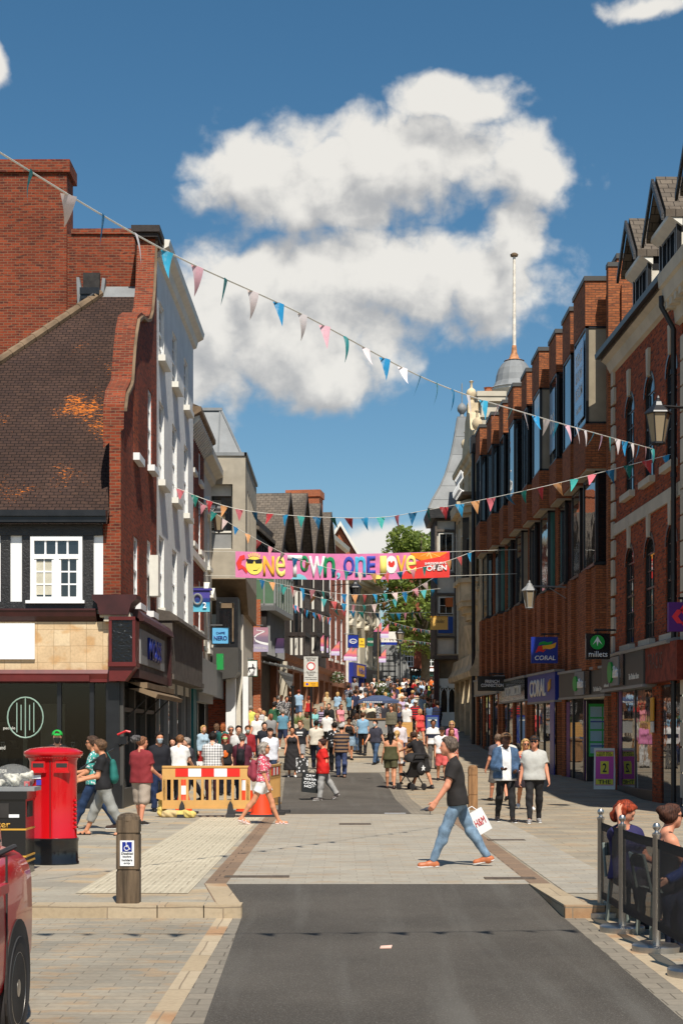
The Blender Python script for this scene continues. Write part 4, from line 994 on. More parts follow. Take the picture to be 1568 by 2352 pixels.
MB().box(.95, 1.35, -.035, -.022, .3, 3.0).build('window_poster', M['purple'], r1)
MB().box(5.5, 5.85, -.15, -.12, 2.1, 2.7).build('yellow_notice', flat('yellow_notice', S(222,160,40)), r1); MB().box(5.52, 5.83, -.15, -.12, 1.8, 2.08).build('white_notice', M['offwhite'], r1)
# the next, stone dressed house beside it, cut by the frame
r0 = thing('stone_dressed_house', 'house edge with pale quoin blocks and carved stone cornice behind the black downpipe', 'building', (8.23, 37.9, 0), aR1)
b = MB(); b.box(.12, 9, 0, .3, 0, 12.3); b.build('wall', M['brick_geo'], r0)
b = MB(); z = .2; k = 0
while z < 11.1:
    b.box(.1, .75 if k % 2 else .5, -.08, .0, z + .03, z + .6); z += .62; k += 1
b.build('quoins', M['pale'], r0)
moulding(r0, -.25, 9, [(0, 11.7), (.12, 11.75), (.16, 12.1), (.4, 12.25), (.45, 12.55), (.52, 12.6), (.55, 12.9), (0, 12.95)], M['pale'])
b = MB()
for i in range(20): b.box(i * .45 - .2, i * .45 + .02, -.38, 0, 12.06, 12.25)
b.each('cornice_block', M['pale'], r0)
b = MB(); b.box(2.0, 3.6, .8, 2.6, 12.5, 16.4); b.box(1.85, 3.75, .65, 2.75, 16.4, 16.8); b.build('chimney', M['stonedark'], r0)
MB().prism([(-.4, 12.55), (5, 16.2), (5, 16.0), (-.35, 12.4)], 'x', -.1, 9).build('roof', M['slate'], r0)
dp = MB(); dp.tube([(0, -.44, 12.4), (0, -.44, 12.15), (.0, -.14, 11.6), (0, -.14, .1)], .065, 10)
for zz in (3, 5.5, 8, 10.5): dp.tube([(0, -.14, zz), (0, -.14, zz + .12)], .085, 10)
o = dp.build('downpipe', M['iron'], None, True, (8.2, 38.1, 0), (0, 0, aR1)); tag(o, 'black cast iron downpipe with a swan neck on the Georgian brick house', 'downpipe')

# ------------------------------------------------------------------ RIGHT 2: modern brown brick block with stepped glass bays
r2 = thing('modern_brick_block', 'modern brown brick block stepping along the street in projecting bays of tall glass', 'building', (0, 0, 0))
bays = [(7.33, 47.2, 49.6), (7.36, 50.5, 52.3), (7.27, 53.2, 55.0), (7.0, 55.6, 57.7), (6.92, 58.7, 60.4), (6.69, 61.1, 63.1), (6.60, 64.1, 65.8), (6.34, 66.4, 68.5), (6.08, 69.0, 71.2)]
def lightbox(x0, x1, y0, y1, z0, z1, rm, front=True, sideglass='glass2'):
    """glass on the street face (x0) and on the near return (y0), in a black frame"""
    f = MB(); t = .09
    for (a, c) in ((x0, y0), (x0, y1 - t)): f.box(a, a + t, c, c + t, z0, z1)
    f.box(x1 - .16, x1, y0, y0 + t, z0, z1)
    f.box(x0, x1, y0, y1, z0, z0 + .07); f.box(x0, x1, y0, y1, z1 - .07, z1)
    o = f.build('window', M['black'], rm)
    MB().box(x0 + .03, x0 + .045, y0 + t, y1 - t, z0 + .07, z1 - .07).build('street_pane', M['glass2'], o)
    MB().box(x0 + t, x1 - .16, y0 + .03, y0 + .045, z0 + .07, z1 - .07).build('return_pane', M[sideglass], o)
    return o
M['green_pane'] = flat('green_pane', S(60,110,100), .12, .6)
M['curtain'] = pbr('beige_curtain', S(150,138,116), .35, var=.1, spec=.6)
for k, (x, y0, y1) in enumerate(bays):
    xb = x + (.95 if k == 0 else .62); top = 15.4 - .02 * k
    b = MB(); b.box(x, xb, y0, y1, 14.05, top); b.box(x, xb, y0, y1, 9.76, 11.1); b.each('bay_brick', M['brick_mod'], r2)
    MB().box(x - .04, xb, y0 - .04, y1 + .03, top, top + .14).build('coping', M['board'], r2)
    o = lightbox(x + .02, xb, y0 + .02, y1, 11.1, 14.05, r2, sideglass='curtain' if k in (0, 3) else 'glass')
    MB().box(x + .05, xb, y0 + .05, y1, 9.70, 9.76).build('bay_soffit', M['concrete'], r2)
    # recessed middle floor with its own window strip, brick piers below
    xr = x + .30
    lightbox(xr + .02, xb + .3, y0 + .1, y1 + .1, 6.9, 9.70, r2, sideglass=('glass', 'curtain', 'glass2', 'green_pane')[k % 4])
    b = MB(); b.box(xr, xb + .4, y0 - .05, y1 + .1, 3.7, 6.85); b.box(xr - .14, xr + .02, y0 + .9, y1 - .05, 3.72, 6.82); b.each('lower_brick', M['brick_mod'], r2)
    MB().box(xr - .05, xb, y0 - .05, y1 + .1, 6.83, 6.92).build('window_sill', M['black'], r2)
    yb = y0 if k else 46.2
    yp = bays[k-1][2] if k else 46.2
    MB().box(xb - .04, xb + .6, yp - .05, y1 + .05, 3.0, 15.0 - .01 * k).build('recess_wall', M['brick_mod'], r2)
b = MB(); b.box(7.86, 8.2, 46.25, 46.6, 3.7, 15.55); b.box(8.12, 10.2, 46.3, 47.4, 12.0, 15.8); b.box(8.0, 10, 47.4, 72, 3, 14.6); b.each('return_brick', M['brick_mod'], r2)
b = MB(); b.box(7.84, 8.2, 46.22, 46.6, 15.55, 15.68); b.box(8.10, 10.2, 46.26, 47.4, 15.8, 15.95); b.build('coping', M['board'], r2)
b = MB(); b.box(7.32, 7.335, 47.5, 49.3, 11.4, 13.8); b.build('blue_film', flat('blue_film', S(84,124,170), .12, .6), r2)
for i, s_ in enumerate(('TENT', 'SHOW', 'ROOM', 'in store')): text(s_, 1.35 if i < 3 else 1.0, .38 if i < 3 else .22, r2, (7.32, 48.4, 13.35 - i * .52), (R(90), 0, R(-90)), M['offwhite'], bold=.01, ext=.004)
b = MB(); b.box(7.262, 7.275, 53.5, 54.8, 11.5, 13.6); b.build('pale_film', flat('pale_film', S(150,170,190), .15, .6), r2)
text('DS', .9, .7, r2, (7.262, 54.1, 12.5), (R(90), 0, R(-90)), M['offwhite'], bold=.03, ext=.004)
# shopfronts
def shopfront(near, far, z0, z1, mat, gz0=0.0, piers=2, recess=0):
    v = Vector(near) - Vector(far); L = v.length; a = math.atan2(v.y, v.x)
    def T(o): o.location = (far[0], far[1], 0); o.rotation_euler = (0, 0, a); return o
    T(MB().box(0, L, -.12, .25, z0, z1).build('fascia_board', mat, r2)); T(MB().box(-.05, L + .05, -.16, .2, z1, z1 + .08).box(0, L, -.14, .2, z0 - .07, z0).build('fascia_trim', M['greypaint'], r2))
    p = MB()
    for i in range(piers): x = (L - .42) * i / max(1, piers - 1); p.box(x, x + .42, -.03, .5, gz0 - .1, z0 - .07)
    p.each('shop_pier', M['brick_mod'], r2, T)
    f = MB()
    for i in range(1, 4):
        x = L * i / 4
        if not recess or x < recess: f.box(x - .04, x + .04, -.02, .1, gz0, z0 - .07)
    f.box(.42, L - .42 if not recess else recess, -.02, .1, gz0 - .1, gz0 + .3); T(f.build('shop_frame', M['black'], r2))
    T(MB().box(.42, L - .42 if not recess else recess, .02, .035, gz0 + .3, z0 - .07).build('shop_pane', M['glass2'], r2))
    def txt(s, w, h, x, z, m, y=-.12, **kw):
        p_ = Vector((far[0], far[1], 0)) + Matrix.Rotation(a, 3, 'Z') @ Vector((x, y, z)); return text(s, w, h, r2, p_, (R(90), 0, a), m, **kw)
    def part(name, mb, m): return T(mb.build(name, m, r2))
    return L, a, txt, part
M['coral'] = flat('royal_blue', S(28,48,140), .35)
L_, a_, txt, part = shopfront((7.92, 46.5), (7.32, 52.0), 2.95, 3.72, M['board'], recess=2.9)
part('badge_panel', MB().box(2.3, 3.4, -.2, -.12, 2.98, 3.70), M['lead']); part('dark_panel', MB().box(3.4, 4.0, -.18, -.12, 2.98, 3.7), M['blackbox'])
part('green_disc', MB().prism([(2.5 + .24*math.cos(t*.45), 3.34 + .24*math.sin(t*.45)) for t in range(14)], 'y', -.25, -.2), M['leaf'])
txt('millets', .75, .3, 3.0, 3.34, M['white'], -.2, bold=.02, ext=.03); txt('The Outdoor Store', .95, .14, 4.75, 3.12, M['offwhite'], ext=.01)
part('recess', MB().box(2.85, 2.9, .05, 1.5, -.05, 2.9).box(2.9, 5.2, 1.45, 1.5, -.05, 2.9), M['dark']); part('recess_ceiling', MB().box(2.9, 5.2, -.05, 1.45, 2.84, 2.88), M['cream'])
part('door_display', MB().box(2.9, 2.94, .1, 1.35, 1.05, 2.7), M['leaf'])
pb = MB()
for i in range(3):
    for j in range(4): pb.box(2.94, 2.955, .14 + i * .42, .51 + i * .42, 1.15 + j * .38, 1.47 + j * .38)
part('price_card', pb, flat('pale_card', S(150,180,190))); part('card_band', MB().box(2.955, 2.96, .14, 1.35, 1.36, 1.40).box(2.955, 2.96, .14, 1.35, 2.12, 2.16), M['coral'])
part('window_poster', MB().box(.5, .9, .005, .018, .3, 2.8), M['purple']); part('window_poster', MB().box(2.6, 2.85, .005, .018, .3, 2.8), M['purple'])
L_, a_, txt, part = shopfront((7.27, 52.6), (6.95, 57.6), 2.9, 3.85, M['coral'], .25)
txt('CORAL', 3.0, .62, 2.0, 3.38, M['offwhite'], bold=.02, ext=.03); part('flag_mark', MB().prism([(3.9, 3.2), (4.3, 3.3), (4.35, 3.62), (3.95, 3.5)], 'y', -.16, -.12), M['yelshop'])
part('blue_pillar', MB().box(4.2, 4.9, -.13, -.1, .1, 2.9), M['coral'])
L_, a_, txt, part = shopfront((6.9, 58.2), (6.6, 64.6), 3.05, 3.85, M['blackbox'], .5, 3)
txt('FRENCH CONNECTION', 4.6, .36, 3.2, 3.42, M['offwhite'], ext=.02)
L_, a_, txt, part = shopfront((6.55, 65.0), (6.15, 71.4), 3.5, 4.1, M['concrete'], .9, 4)

# ------------------------------------------------------------------ RIGHT 3: ornate stone front with an oriel, chimney and cupola
aR3 = R(-90) + .02
r3 = thing('ornate_stone_building', 'weathered ornate stone building with a tall oriel, shaped gable and a white iron balcony', 'building', (6.17, 83.0, 0), aR3)
# local x towards the camera 0..11.3
hs3 = [(8.7, 9.9, 12.6, 14.6), (5.2, 6.4, 12.6, 14.6), (2.2, 3.2, 12.6, 14.6), (9.3, 10.3, 8.6, 11.6), (1.0, 2.0, 8.6, 11.6)]
wall(r3, 0, 11.4, 4.4, 14.9, hs3, M['stone'])
for h in hs3: sash(r3, (h[0]+h[1])/2, h[2], h[1]-h[0], h[3]-h[2], .12, 2, 4, fm='offwhite', sill='stone')
moulding(r3, 0, 11.4, [(0, 14.8), (.14, 14.9), (.18, 15.1), (.3, 15.2), (.32, 15.4), (0, 15.45)], M['stone'])
b = MB(); b.prism([(3.0, 15.6), (8.6, 15.6), (8.2, 16.2), (7.3, 16.5), (6.9, 17.3), (6.2, 17.5), (6.1, 18.0), (5.5, 18.0), (5.4, 17.5), (4.7, 17.3), (4.3, 16.5), (3.4, 16.2)], 'y', -.1, .4); b.build('shaped_gable', M['stone'], r3)
for x, z in ((5.8, 18.0), (3.2, 16.0), (8.5, 16.0)): MB().lathe([(.18, 0), (.12, .2), (.22, .32), (.26, .5), (.2, .68), (.07, .78), (.05, 1.0), (.12, 1.1), (.001, 1.16)], 12, (x, .1, z)).build('urn_finial', M['stone'], r3, True)
# oriel: three sided bay on a moulded corbel
def canted(b, x0, x1, out, z0, z1, ins=.55):
    b.prism([(x0, .0), (x0 + ins, -out), (x1 - ins, -out), (x1, 0)], 'z', z0, z1)
xa, xb_ = 6.3, 9.9
b = MB(); canted(b, xa, xb_, .75, 8.0, 8.9); canted(b, xa - .12, xb_ + .12, .88, 8.85, 9.05); canted(b, xa, xb_, .75, 11.9, 12.1); canted(b, xa - .18, xb_ + .18, 1.0, 12.1, 12.4)
for x in (xa + .02, xa + .62, (xa + xb_) / 2 - .09, xb_ - .80, xb_ - .2): b.box(x, x + .18, -.76 if xa + .3 < x < xb_ - .5 else -.4, -.1, 9.0, 11.95)
for i, (z, s_) in enumerate(((7.75, .1), (7.45, .35), (7.15, .55), (6.85, .75))): canted(b, xa + s_, xb_ - s_, .72 - i * .16, z, z + .3)
b.prism([(0, 6.9), (-.45, 6.9), (-.15, 5.4), (0, 5.2)], 'x', 7.3, 8.9); b.build('oriel', M['stone'], r3)
MB().prism([(xa + .05, -.1), (xa + .55, -.68), (xb_ - .55, -.68), (xb_ - .05, -.1)], 'z', 9.0, 11.95).build('oriel_pane', M['glass'], r3)
b = MB()
for i in range(4):
    for zz in range(4): b.box(xa + .6 + i * .6, xa + .62 + i * .6, -.72, -.68, 9.0, 11.9)
b.box(xa + .5, xb_ - .5, -.73, -.69, 11.0, 11.06); b.build('leading', M['offwhite'], r3)
b = MB(); b.box(xa + .7, xa + 1.1, -.78, -.7, 9.1, 11.4).box(xb_ - 1.2, xb_ - .8, -.78, -.7, 9.1, 11.4); b.each('pale_mullion', M['pale'], r3)
b = MB(); canted(b, xa - .2, xb_ + .2, 1.0, 12.4, 12.6, .3); b.lathe([(1.2, 0), (1.0, .25), (.5, .34), (.001, .36)], 16, (8.1, 0, 12.6), sy=.6); b.build('oriel_roof', M['stone'], r3)
b = MB(); b.box(xa + .3, xb_ - .3, -.72, 0, 12.95, 13.1); b.build('balcony_slab', M['stonedark'], r3)
b = MB()
for i in range(9):
    x = xa + .4 + i * (xb_ - xa - .8) / 8
    b.tube([(x, -.66, 13.1), (x, -.86, 13.25), (x, -.88, 13.45), (x, -.68, 13.75), (x, -.72, 14.0), (x, -.8, 14.1)], .04, 6)
b.tube([(xa + .4, -.7, 14.0), (xb_ - .4, -.7, 14.0)], .05, 6); b.tube([(xa + .4, -.66, 13.14), (xb_ - .4, -.66, 13.14)], .05, 6); b.build('balcony_rail', M['white'], r3)
b = MB()
for x in (.2, 2.9, 5.6, 8.3, 10.8): b.box(x, x + .5, -.22, .2, .5, 4.5)
b.prism([(0, 4.4), (-.5, 4.4), (-.55, 4.65), (-.35, 5.0), (-.25, 5.5), (0, 5.6)], 'x', 0, 11.4); b.each('stone_pier', M['stone'], r3)
b = MB()
for x in (1.6, 4.2, 6.9, 9.5): b.box(x, x + .16, -.1, .2, .5, 4.4)
b.each('shop_mullion', M['pale'], r3)
MB().box(0, 11.4, .1, .2, .3, 4.5).build('shop_pane', M['glass'], r3); MB().box(0, 11.4, -.05, .2, .3, 1.2).build('stallriser', M['stonedark'], r3)
MB().prism([(0, 15.3), (4, 17.5), (8, 15.3)], 'x', .1, 11.3).build('roof', M['slate'], r3)
b = MB(); b.box(1.2, 3.0, .9, 1.9, 15, 18.7); b.box(1.0, 3.2, .7, 2.1, 18.7, 18.95); b.box(.95, 3.25, .65, 2.15, 18.95, 19.2); b.box(1.1, 3.1, .8, 2.0, 17.9, 18.0); b.build('chimney', M['pale'], r3)
b = MB(); b.lathe([(.22, 0), (.2, .45), (.25, .5), (.001, .5)], 12, (1.7, 1.4, 19.2)); b.build('chimney_pot', M['brick_orange'], r3, True)
cp = MB(); cp.tube([(11.3, -.25, 15.4), (11.3, -.25, 1)], .09, 8); cp.box(11.1, 11.5, -.4, -.1, 14.6, 15.3)
o = cp.build('downpipe', M['iron'], None, False, (6.05, 83, 0), (0, 0, aR3)); tag(o, 'black drainpipe with a square hopper between the stone building and the brown brick block', 'downpipe')
# cupola with flag pole
cu = thing('domed_cupola', 'lead domed cupola on white columns with a tall white flagpole above the rooftops', 'cupola', (9.35, 85.0, 17.5))
b = MB()
for k in range(8):
    t_ = 2 * math.pi * k / 8 + .2; b.lathe([(.11, 0), (.09, .1), (.075, 1.2), (.075, 1.9), (.11, 2.0)], 10, (.86 * math.cos(t_), .86 * math.sin(t_), .6))
b.lathe([(1.1, 0), (1.1, .6), (.3, .6)], 24); b.lathe([(1.02, 2.58), (1.15, 2.66), (1.3, 2.8), (1.3, 2.95), (.9, 3.0)], 24); b.build('colonnade', M['offwhite'], cu, True)
MB().lathe([(1.38, 2.92), (1.15, 3.05), (1.02, 3.3), (.97, 3.65), (.86, 4.0), (.66, 4.3), (.5, 4.42), (.5, 4.48), (.18, 4.52)], 16).build('dome', M['lead'], cu)
M['rusty'] = pbr('rust_streaked_white', S(226,216,200), .5, var=.2, vs=6)
MB().lathe([(.56, 4.46), (.3, 4.56), (.16, 4.9), (.12, 5.3)], 14).build('pole_base', pbr('rusted_paint', S(186,130,88), .7, var=.4, vs=6), cu, True)
MB().lathe([(.105, 5.2), (.09, 7.5), (.075, 10.1)], 12).build('flagpole', M['rusty'], cu, True)
MB().lathe([(.05, 10.1), (.2, 10.14), (.22, 10.24), (.1, 10.32), (.001, 10.34)], 14).build('truck', M['stonedark'], cu, True)

# ------------------------------------------------------------------ RIGHT 4: framed turret house with a lead spire
r4 = thing('turret_house', 'narrow turret house of cream panels in dark framing under a tall swept lead spire', 'building', (5.02, 83.5, 0))
# local: x = X - 5.02 (0 at the left edge), y into the building, front faces the camera
w4 = 1.0
b = MB(); b.box(0, 3.4, .02, 4.0, 6.0, 13.2); b.build('wall', M['cream'], r4)
b = MB()
for x in (-.05, w4 - .02): b.box(x, x + .11, -.12, .04, 6.0, 13.2)
for z in (5.66, 6.85, 9.12, 10.2, 12.5, 13.1): b.box(-.05, w4 + .1, -.13, .04, z, z + .12)
b.box(-.18, w4 + .2, -.3, .3, 5.72, 5.92); b.box(-.06, .04, -.1, 4, 5.9, 13.2); b.build('framing', M['greywood'], r4)
for z, h, m_ in ((10.4, 2.05, 'glass'), (8.1, .95, 'glass')):
    o = sash(r4, w4/2 + .03, z, .78, h, -.07, 2, 2, fm='offwhite', mid=False)
MB().box(.12, w4 - .1, -.09, -.05, 7.1, 7.98).build('blue_panel', flat('blue_board', S(30,74,150)), r4)
M['ochre'] = flat('orange_board', S(196,104,44)); MB().box(.5, .9, -.10, -.085, 8.5, 9.0).build('orange_notice', M['ochre'], r4)
b = MB(); b.prism([(-.3, 13.2), (w4 + .8, 13.2), (w4 + .9, 13.7), (-.45, 13.7)], 'y', -.4, 4); b.build('eaves', M['timber'], r4)
# swept pyramid
prof = [(13.7, -.42, 3.3), (14.2, -.2, 2.95), (15.0, .25, 2.55), (15.8, .6, 2.3), (16.8, .9, 2.08), (17.8, 1.1, 1.9), (18.85, 1.27, 1.75), (18.9, 1.27, 1.75)]
b = MB(); vs = []; 
for z, xl, xr in prof: vs += [(xl, xl - .0, z), (xr, xl - .0, z), (xr, xr - .0, z), (xl, xr - .0, z)]
fs = [(i*4 + j, i*4 + (j+1) % 4, (i+1)*4 + (j+1) % 4, (i+1)*4 + j) for i in range(len(prof)-1) for j in range(4)] + [(len(prof)*4-4, len(prof)*4-3, len(prof)*4-2, len(prof)*4-1)]
b.add(vs, fs)
for j in range(4): b.tube([vs[i*4 + j] for i in range(len(prof))], .05, 6)
for i in (1, 2, 3, 4, 5): b.tube([vs[i*4 + j] for j in (0, 1, 2, 3, 0)], .018, 4)
b.build('lead_spire', M['lead'], r4)
b = MB(); b.lathe([(.16, 18.9), (.1, 19.05), (.12, 19.1), (.24, 19.25), (.26, 19.4), (.2, 19.55), (.08, 19.66), (.03, 19.7), (.03, 20.7), (.001, 20.8)], 14, (1.5, 1.5, 0)); b.build('finial', M['lead'], r4, True)
b = MB(); b.box(.1, 3.2, .5, .7, 2.0, 5.8); b.build('shop_recess', M['soffit'], r4)
b = MB(); b.box(.0, .16, -.05, .2, 2.2, 5.6); b.box(.2, 2.0, .2, .3, 4.2, 4.7)
for x in (.2, .62, 1.04, 1.46): b.box(x, x + .08, .2, .3, 2.2, 4.3)
for x in (.24, .66, 1.08):
    for sg in (0, 1): b.tube([(x + .02 + sg * .38, .25, 3.6), (x + .06 + sg * .30, .25, 4.0), (x + .21, .25, 4.25)], .03, 5)
b.build('gothic_window', M['offwhite'], r4); MB().box(.2, 1.9, .32, .36, 2.2, 4.3).build('pane', M['glass'], r4)
MB().box(-.1, .15, -.1, .5, 2.0, 5.7).build('corner_post', M['maroond'], r4); MB().box(.25, 2.2, -.02, .2, 2.0, 2.9).build('base_panel', M['offwhite'], r4)

# ------------------------------------------------------------------ FAR END: brick house behind the tree, grey stair building
e1 = thing('end_brick_house', 'red brick house with a dark jeweller shopfront at the end of the street', 'building', (7.4, 140, 4.3))
hs_ = [(x - .55, x + .55, z, z + 1.9) for x in (-1.5, .6, 2.7) for z in (3.4, 6.6)]
wall(e1, -3.0, 8, 0, 10, hs_, M['brick_far'])
for h in hs_: sash(e1, (h[0]+h[1])/2, h[2], 1.1, 1.9, .05, 4, 4, fr=.1, bar=.06)
moulding(e1, -3, 8, [(0, 9.7), (.4, 9.8), (.4, 10.1), (0, 10.1)], M['offwhite'])
MB().prism([(-.4, 10), (5, 13.5), (5, 13.3), (-.4, 9.8)], 'x', -3.2, 8).build('roof', M['redtile'], e1)
b = MB(); b.box(-1.9, 6, -.5, .1, 1.55, 3.0); b.prism([(0, 3.0), (-.8, 3.0), (-.7, 3.2), (0, 3.3)], 'x', -2.2, 6); b.build('black_fascia', M['blackbox'], e1)
M['cyan'] = flat('cyan_letter', S(60,190,220)); M['mintl'] = flat('mint_letter', S(110,200,170))
text('DH', .7, .5, e1, (-.75, -.5, 2.35), UPR, M['cyan'], bold=.02); text('BULLIVANT\n&\nBIRRETT', 1.9, 1.15, e1, (.95, -.5, 2.3), UPR, M['mintl'], bold=.02)
b = MB(); b.box(-1.6, 6, .1, .2, 0, 1.5); b.build('shop_pane', M['glass'], e1)
b = MB()
for x in (-1.9, -.1, 1.7): b.box(x, x + .25, -.1, .2, 0, 1.6)
b.each('pilaster', M['offwhite'], e1); MB().box(-3, -2, -.25, .05, 0, 5.5).build('brick_pier', M['brick_orange'], e1)
e2 = thing('grey_stair_hall', 'low building of grey boards with black railings beside the far tree', 'building', (3.6, 137, 4.3), R(4))
b = MB(); b.prism([(-.8, 0), (2.6, 0), (2.3, 3.2), (1.4, 5.6), (-.8, 4.8)], 'y', 0, 4); b.build('wall', M['greypaint'], e2)
b = MB()
for i in range(9): b.box(-.7 + i * .34, -.66 + i * .34, -.03, .01, .1, 4.5)
for i in range(5): b.box(-.7, 1.2, -.35, -.3, .6 + i * .9, .68 + i * .9)
for i in range(4): b.box(-.6 + i * .55, -.54 + i * .55, -.36, -.3, 0, 4.4)
b.build('railing', M['iron'], e2)
# ------------------------------------------------------------------ people: one continuous body surface each, clothing and hair over it
class Field:
    def __init__(s, lo, hi, h):
        s.h = h; s.lo = np.array(lo, np.float32)
        n = np.ceil((np.array(hi) - s.lo) / h).astype(int) + 1
        s.ax = [s.lo[i] + h * np.arange(n[i], dtype=np.float32) for i in range(3)]
        s.F = np.full(n, .5, np.float32)
    def _sl(s, lo, hi):
        out = []
        for i in range(3):
            a = max(0, int(math.floor((lo[i] - s.lo[i]) / s.h))); b = min(len(s.ax[i]), int(math.ceil((hi[i] - s.lo[i]) / s.h)) + 1)
            out.append(slice(a, max(a, b)))
        return tuple(out)
    def cap(s, a, b, ra, rb=None, k=.02, cut=(False, False), fl=None):
        rb = ra if rb is None else rb; a = np.array(a, np.float32); b = np.array(b, np.float32)
        m = max(ra, rb) + k + 2.5 * s.h
        sl = s._sl(np.minimum(a, b) - m, np.maximum(a, b) + m)
        X = s.ax[0][sl[0]][:, None, None] - a[0]; Y = s.ax[1][sl[1]][None, :, None] - a[1]; Z = s.ax[2][sl[2]][None, None, :] - a[2]
        if X.size == 0 or Y.size == 0 or Z.size == 0: return
        if fl is not None: Y = Y * fl
        d = b - a; L2 = max(float((d * d).sum()), 1e-9)
        tt = (X * d[0] + Y * d[1] + Z * d[2]) / L2; t = np.clip(tt, 0, 1)
        D = np.sqrt((X - t * d[0]) ** 2 + (Y - t * d[1]) ** 2 + (Z - t * d[2]) ** 2) - (ra + (rb - ra) * t)
        L = math.sqrt(L2)
        if cut[0]: D = np.maximum(D, -tt * L)
        if cut[1]: D = np.maximum(D, (tt - 1) * L)
        s._u(sl, D, k)
    def _u(s, sl, D, k):
        A = s.F[sl]
        if k > 1e-6:
            hh = np.maximum(k - np.abs(A - D), 0) / k; s.F[sl] = np.minimum(A, D) - hh * hh * k * .25
        else: s.F[sl] = np.minimum(A, D)
    def plane(s, p, n, sharp=True):
        """keep the side the normal points away from"""
        n = np.array(n, np.float32); n /= np.linalg.norm(n)
        D = (s.ax[0][:, None, None] - p[0]) * n[0] + (s.ax[1][None, :, None] - p[1]) * n[1] + (s.ax[2][None, None, :] - p[2]) * n[2]
        s.F = np.maximum(s.F, D)
    def wrinkle(s, amp, f=1.0, ph=0.0):
        X = s.ax[0][:, None, None]; Y = s.ax[1][None, :, None]; Z = s.ax[2][None, None, :]
        s.F = s.F + amp * (np.sin(f * (34 * Z + 14 * X) + 3 * np.sin(9 * X + 7 * Y + ph) + ph) * .6 + np.sin(f * (21 * X - 26 * Y + 19 * Z) + ph * 2) * .4)
    def mesh(s, name, mat):
        F = s.F; F[[0, -1]] = .5; F[:, [0, -1]] = .5; F[:, :, [0, -1]] = .5
        nx, ny, nz = F.shape; cell = np.zeros((nx * ny * nz, 3), np.float64); cnt = np.zeros(nx * ny * nz, np.int32); quads = []
        neg = F < 0; str_ = (ny * nz, nz, 1)
        for ax in range(3):
            s0 = [slice(None)] * 3; s1 = [slice(None)] * 3; s0[ax] = slice(0, -1); s1[ax] = slice(1, None)
            cr = neg[tuple(s0)] != neg[tuple(s1)]; idx = np.argwhere(cr)
            if len(idx) == 0: continue
            a = F[tuple(s0)][cr]; b = F[tuple(s1)][cr]; t = a / (a - b)
            pos = idx.astype(np.float64); pos[:, ax] += t
            u, v = (ax + 1) % 3, (ax + 2) % 3
            base = idx @ np.array(str_); q = []
            for du, dv in ((0, 0), (1, 0), (1, 1), (0, 1)):
                c = base - du * str_[u] - dv * str_[v]
                np.add.at(cell, c, pos); np.add.at(cnt, c, 1); q.append(c)
            q = np.stack(q, 1); fl = ~(a < 0); q[fl] = q[fl][:, ::-1]; quads.append(q)
        if not quads: return None
        quads = np.concatenate(quads); used = np.unique(quads); remap = np.full(nx * ny * nz, -1, np.int64); remap[used] = np.arange(len(used))
        V = (cell[used] / cnt[used][:, None]) * s.h + s.lo; Q = remap[quads]
        me = bpy.data.meshes.new(name); me.vertices.add(len(V)); me.vertices.foreach_set('co', V.astype(np.float32).ravel())
        me.loops.add(len(Q) * 4); me.loops.foreach_set('vertex_index', Q.astype(np.int32).ravel())
        me.polygons.add(len(Q)); me.polygons.foreach_set('loop_start', np.arange(0, len(Q) * 4, 4, dtype=np.int32)); me.polygons.foreach_set('loop_total', np.full(len(Q), 4, np.int32))
        me.polygons.foreach_set('use_smooth', np.ones(len(Q), bool)); me.update(calc_edges=True); me.validate()
        me.materials.append(mat); return me

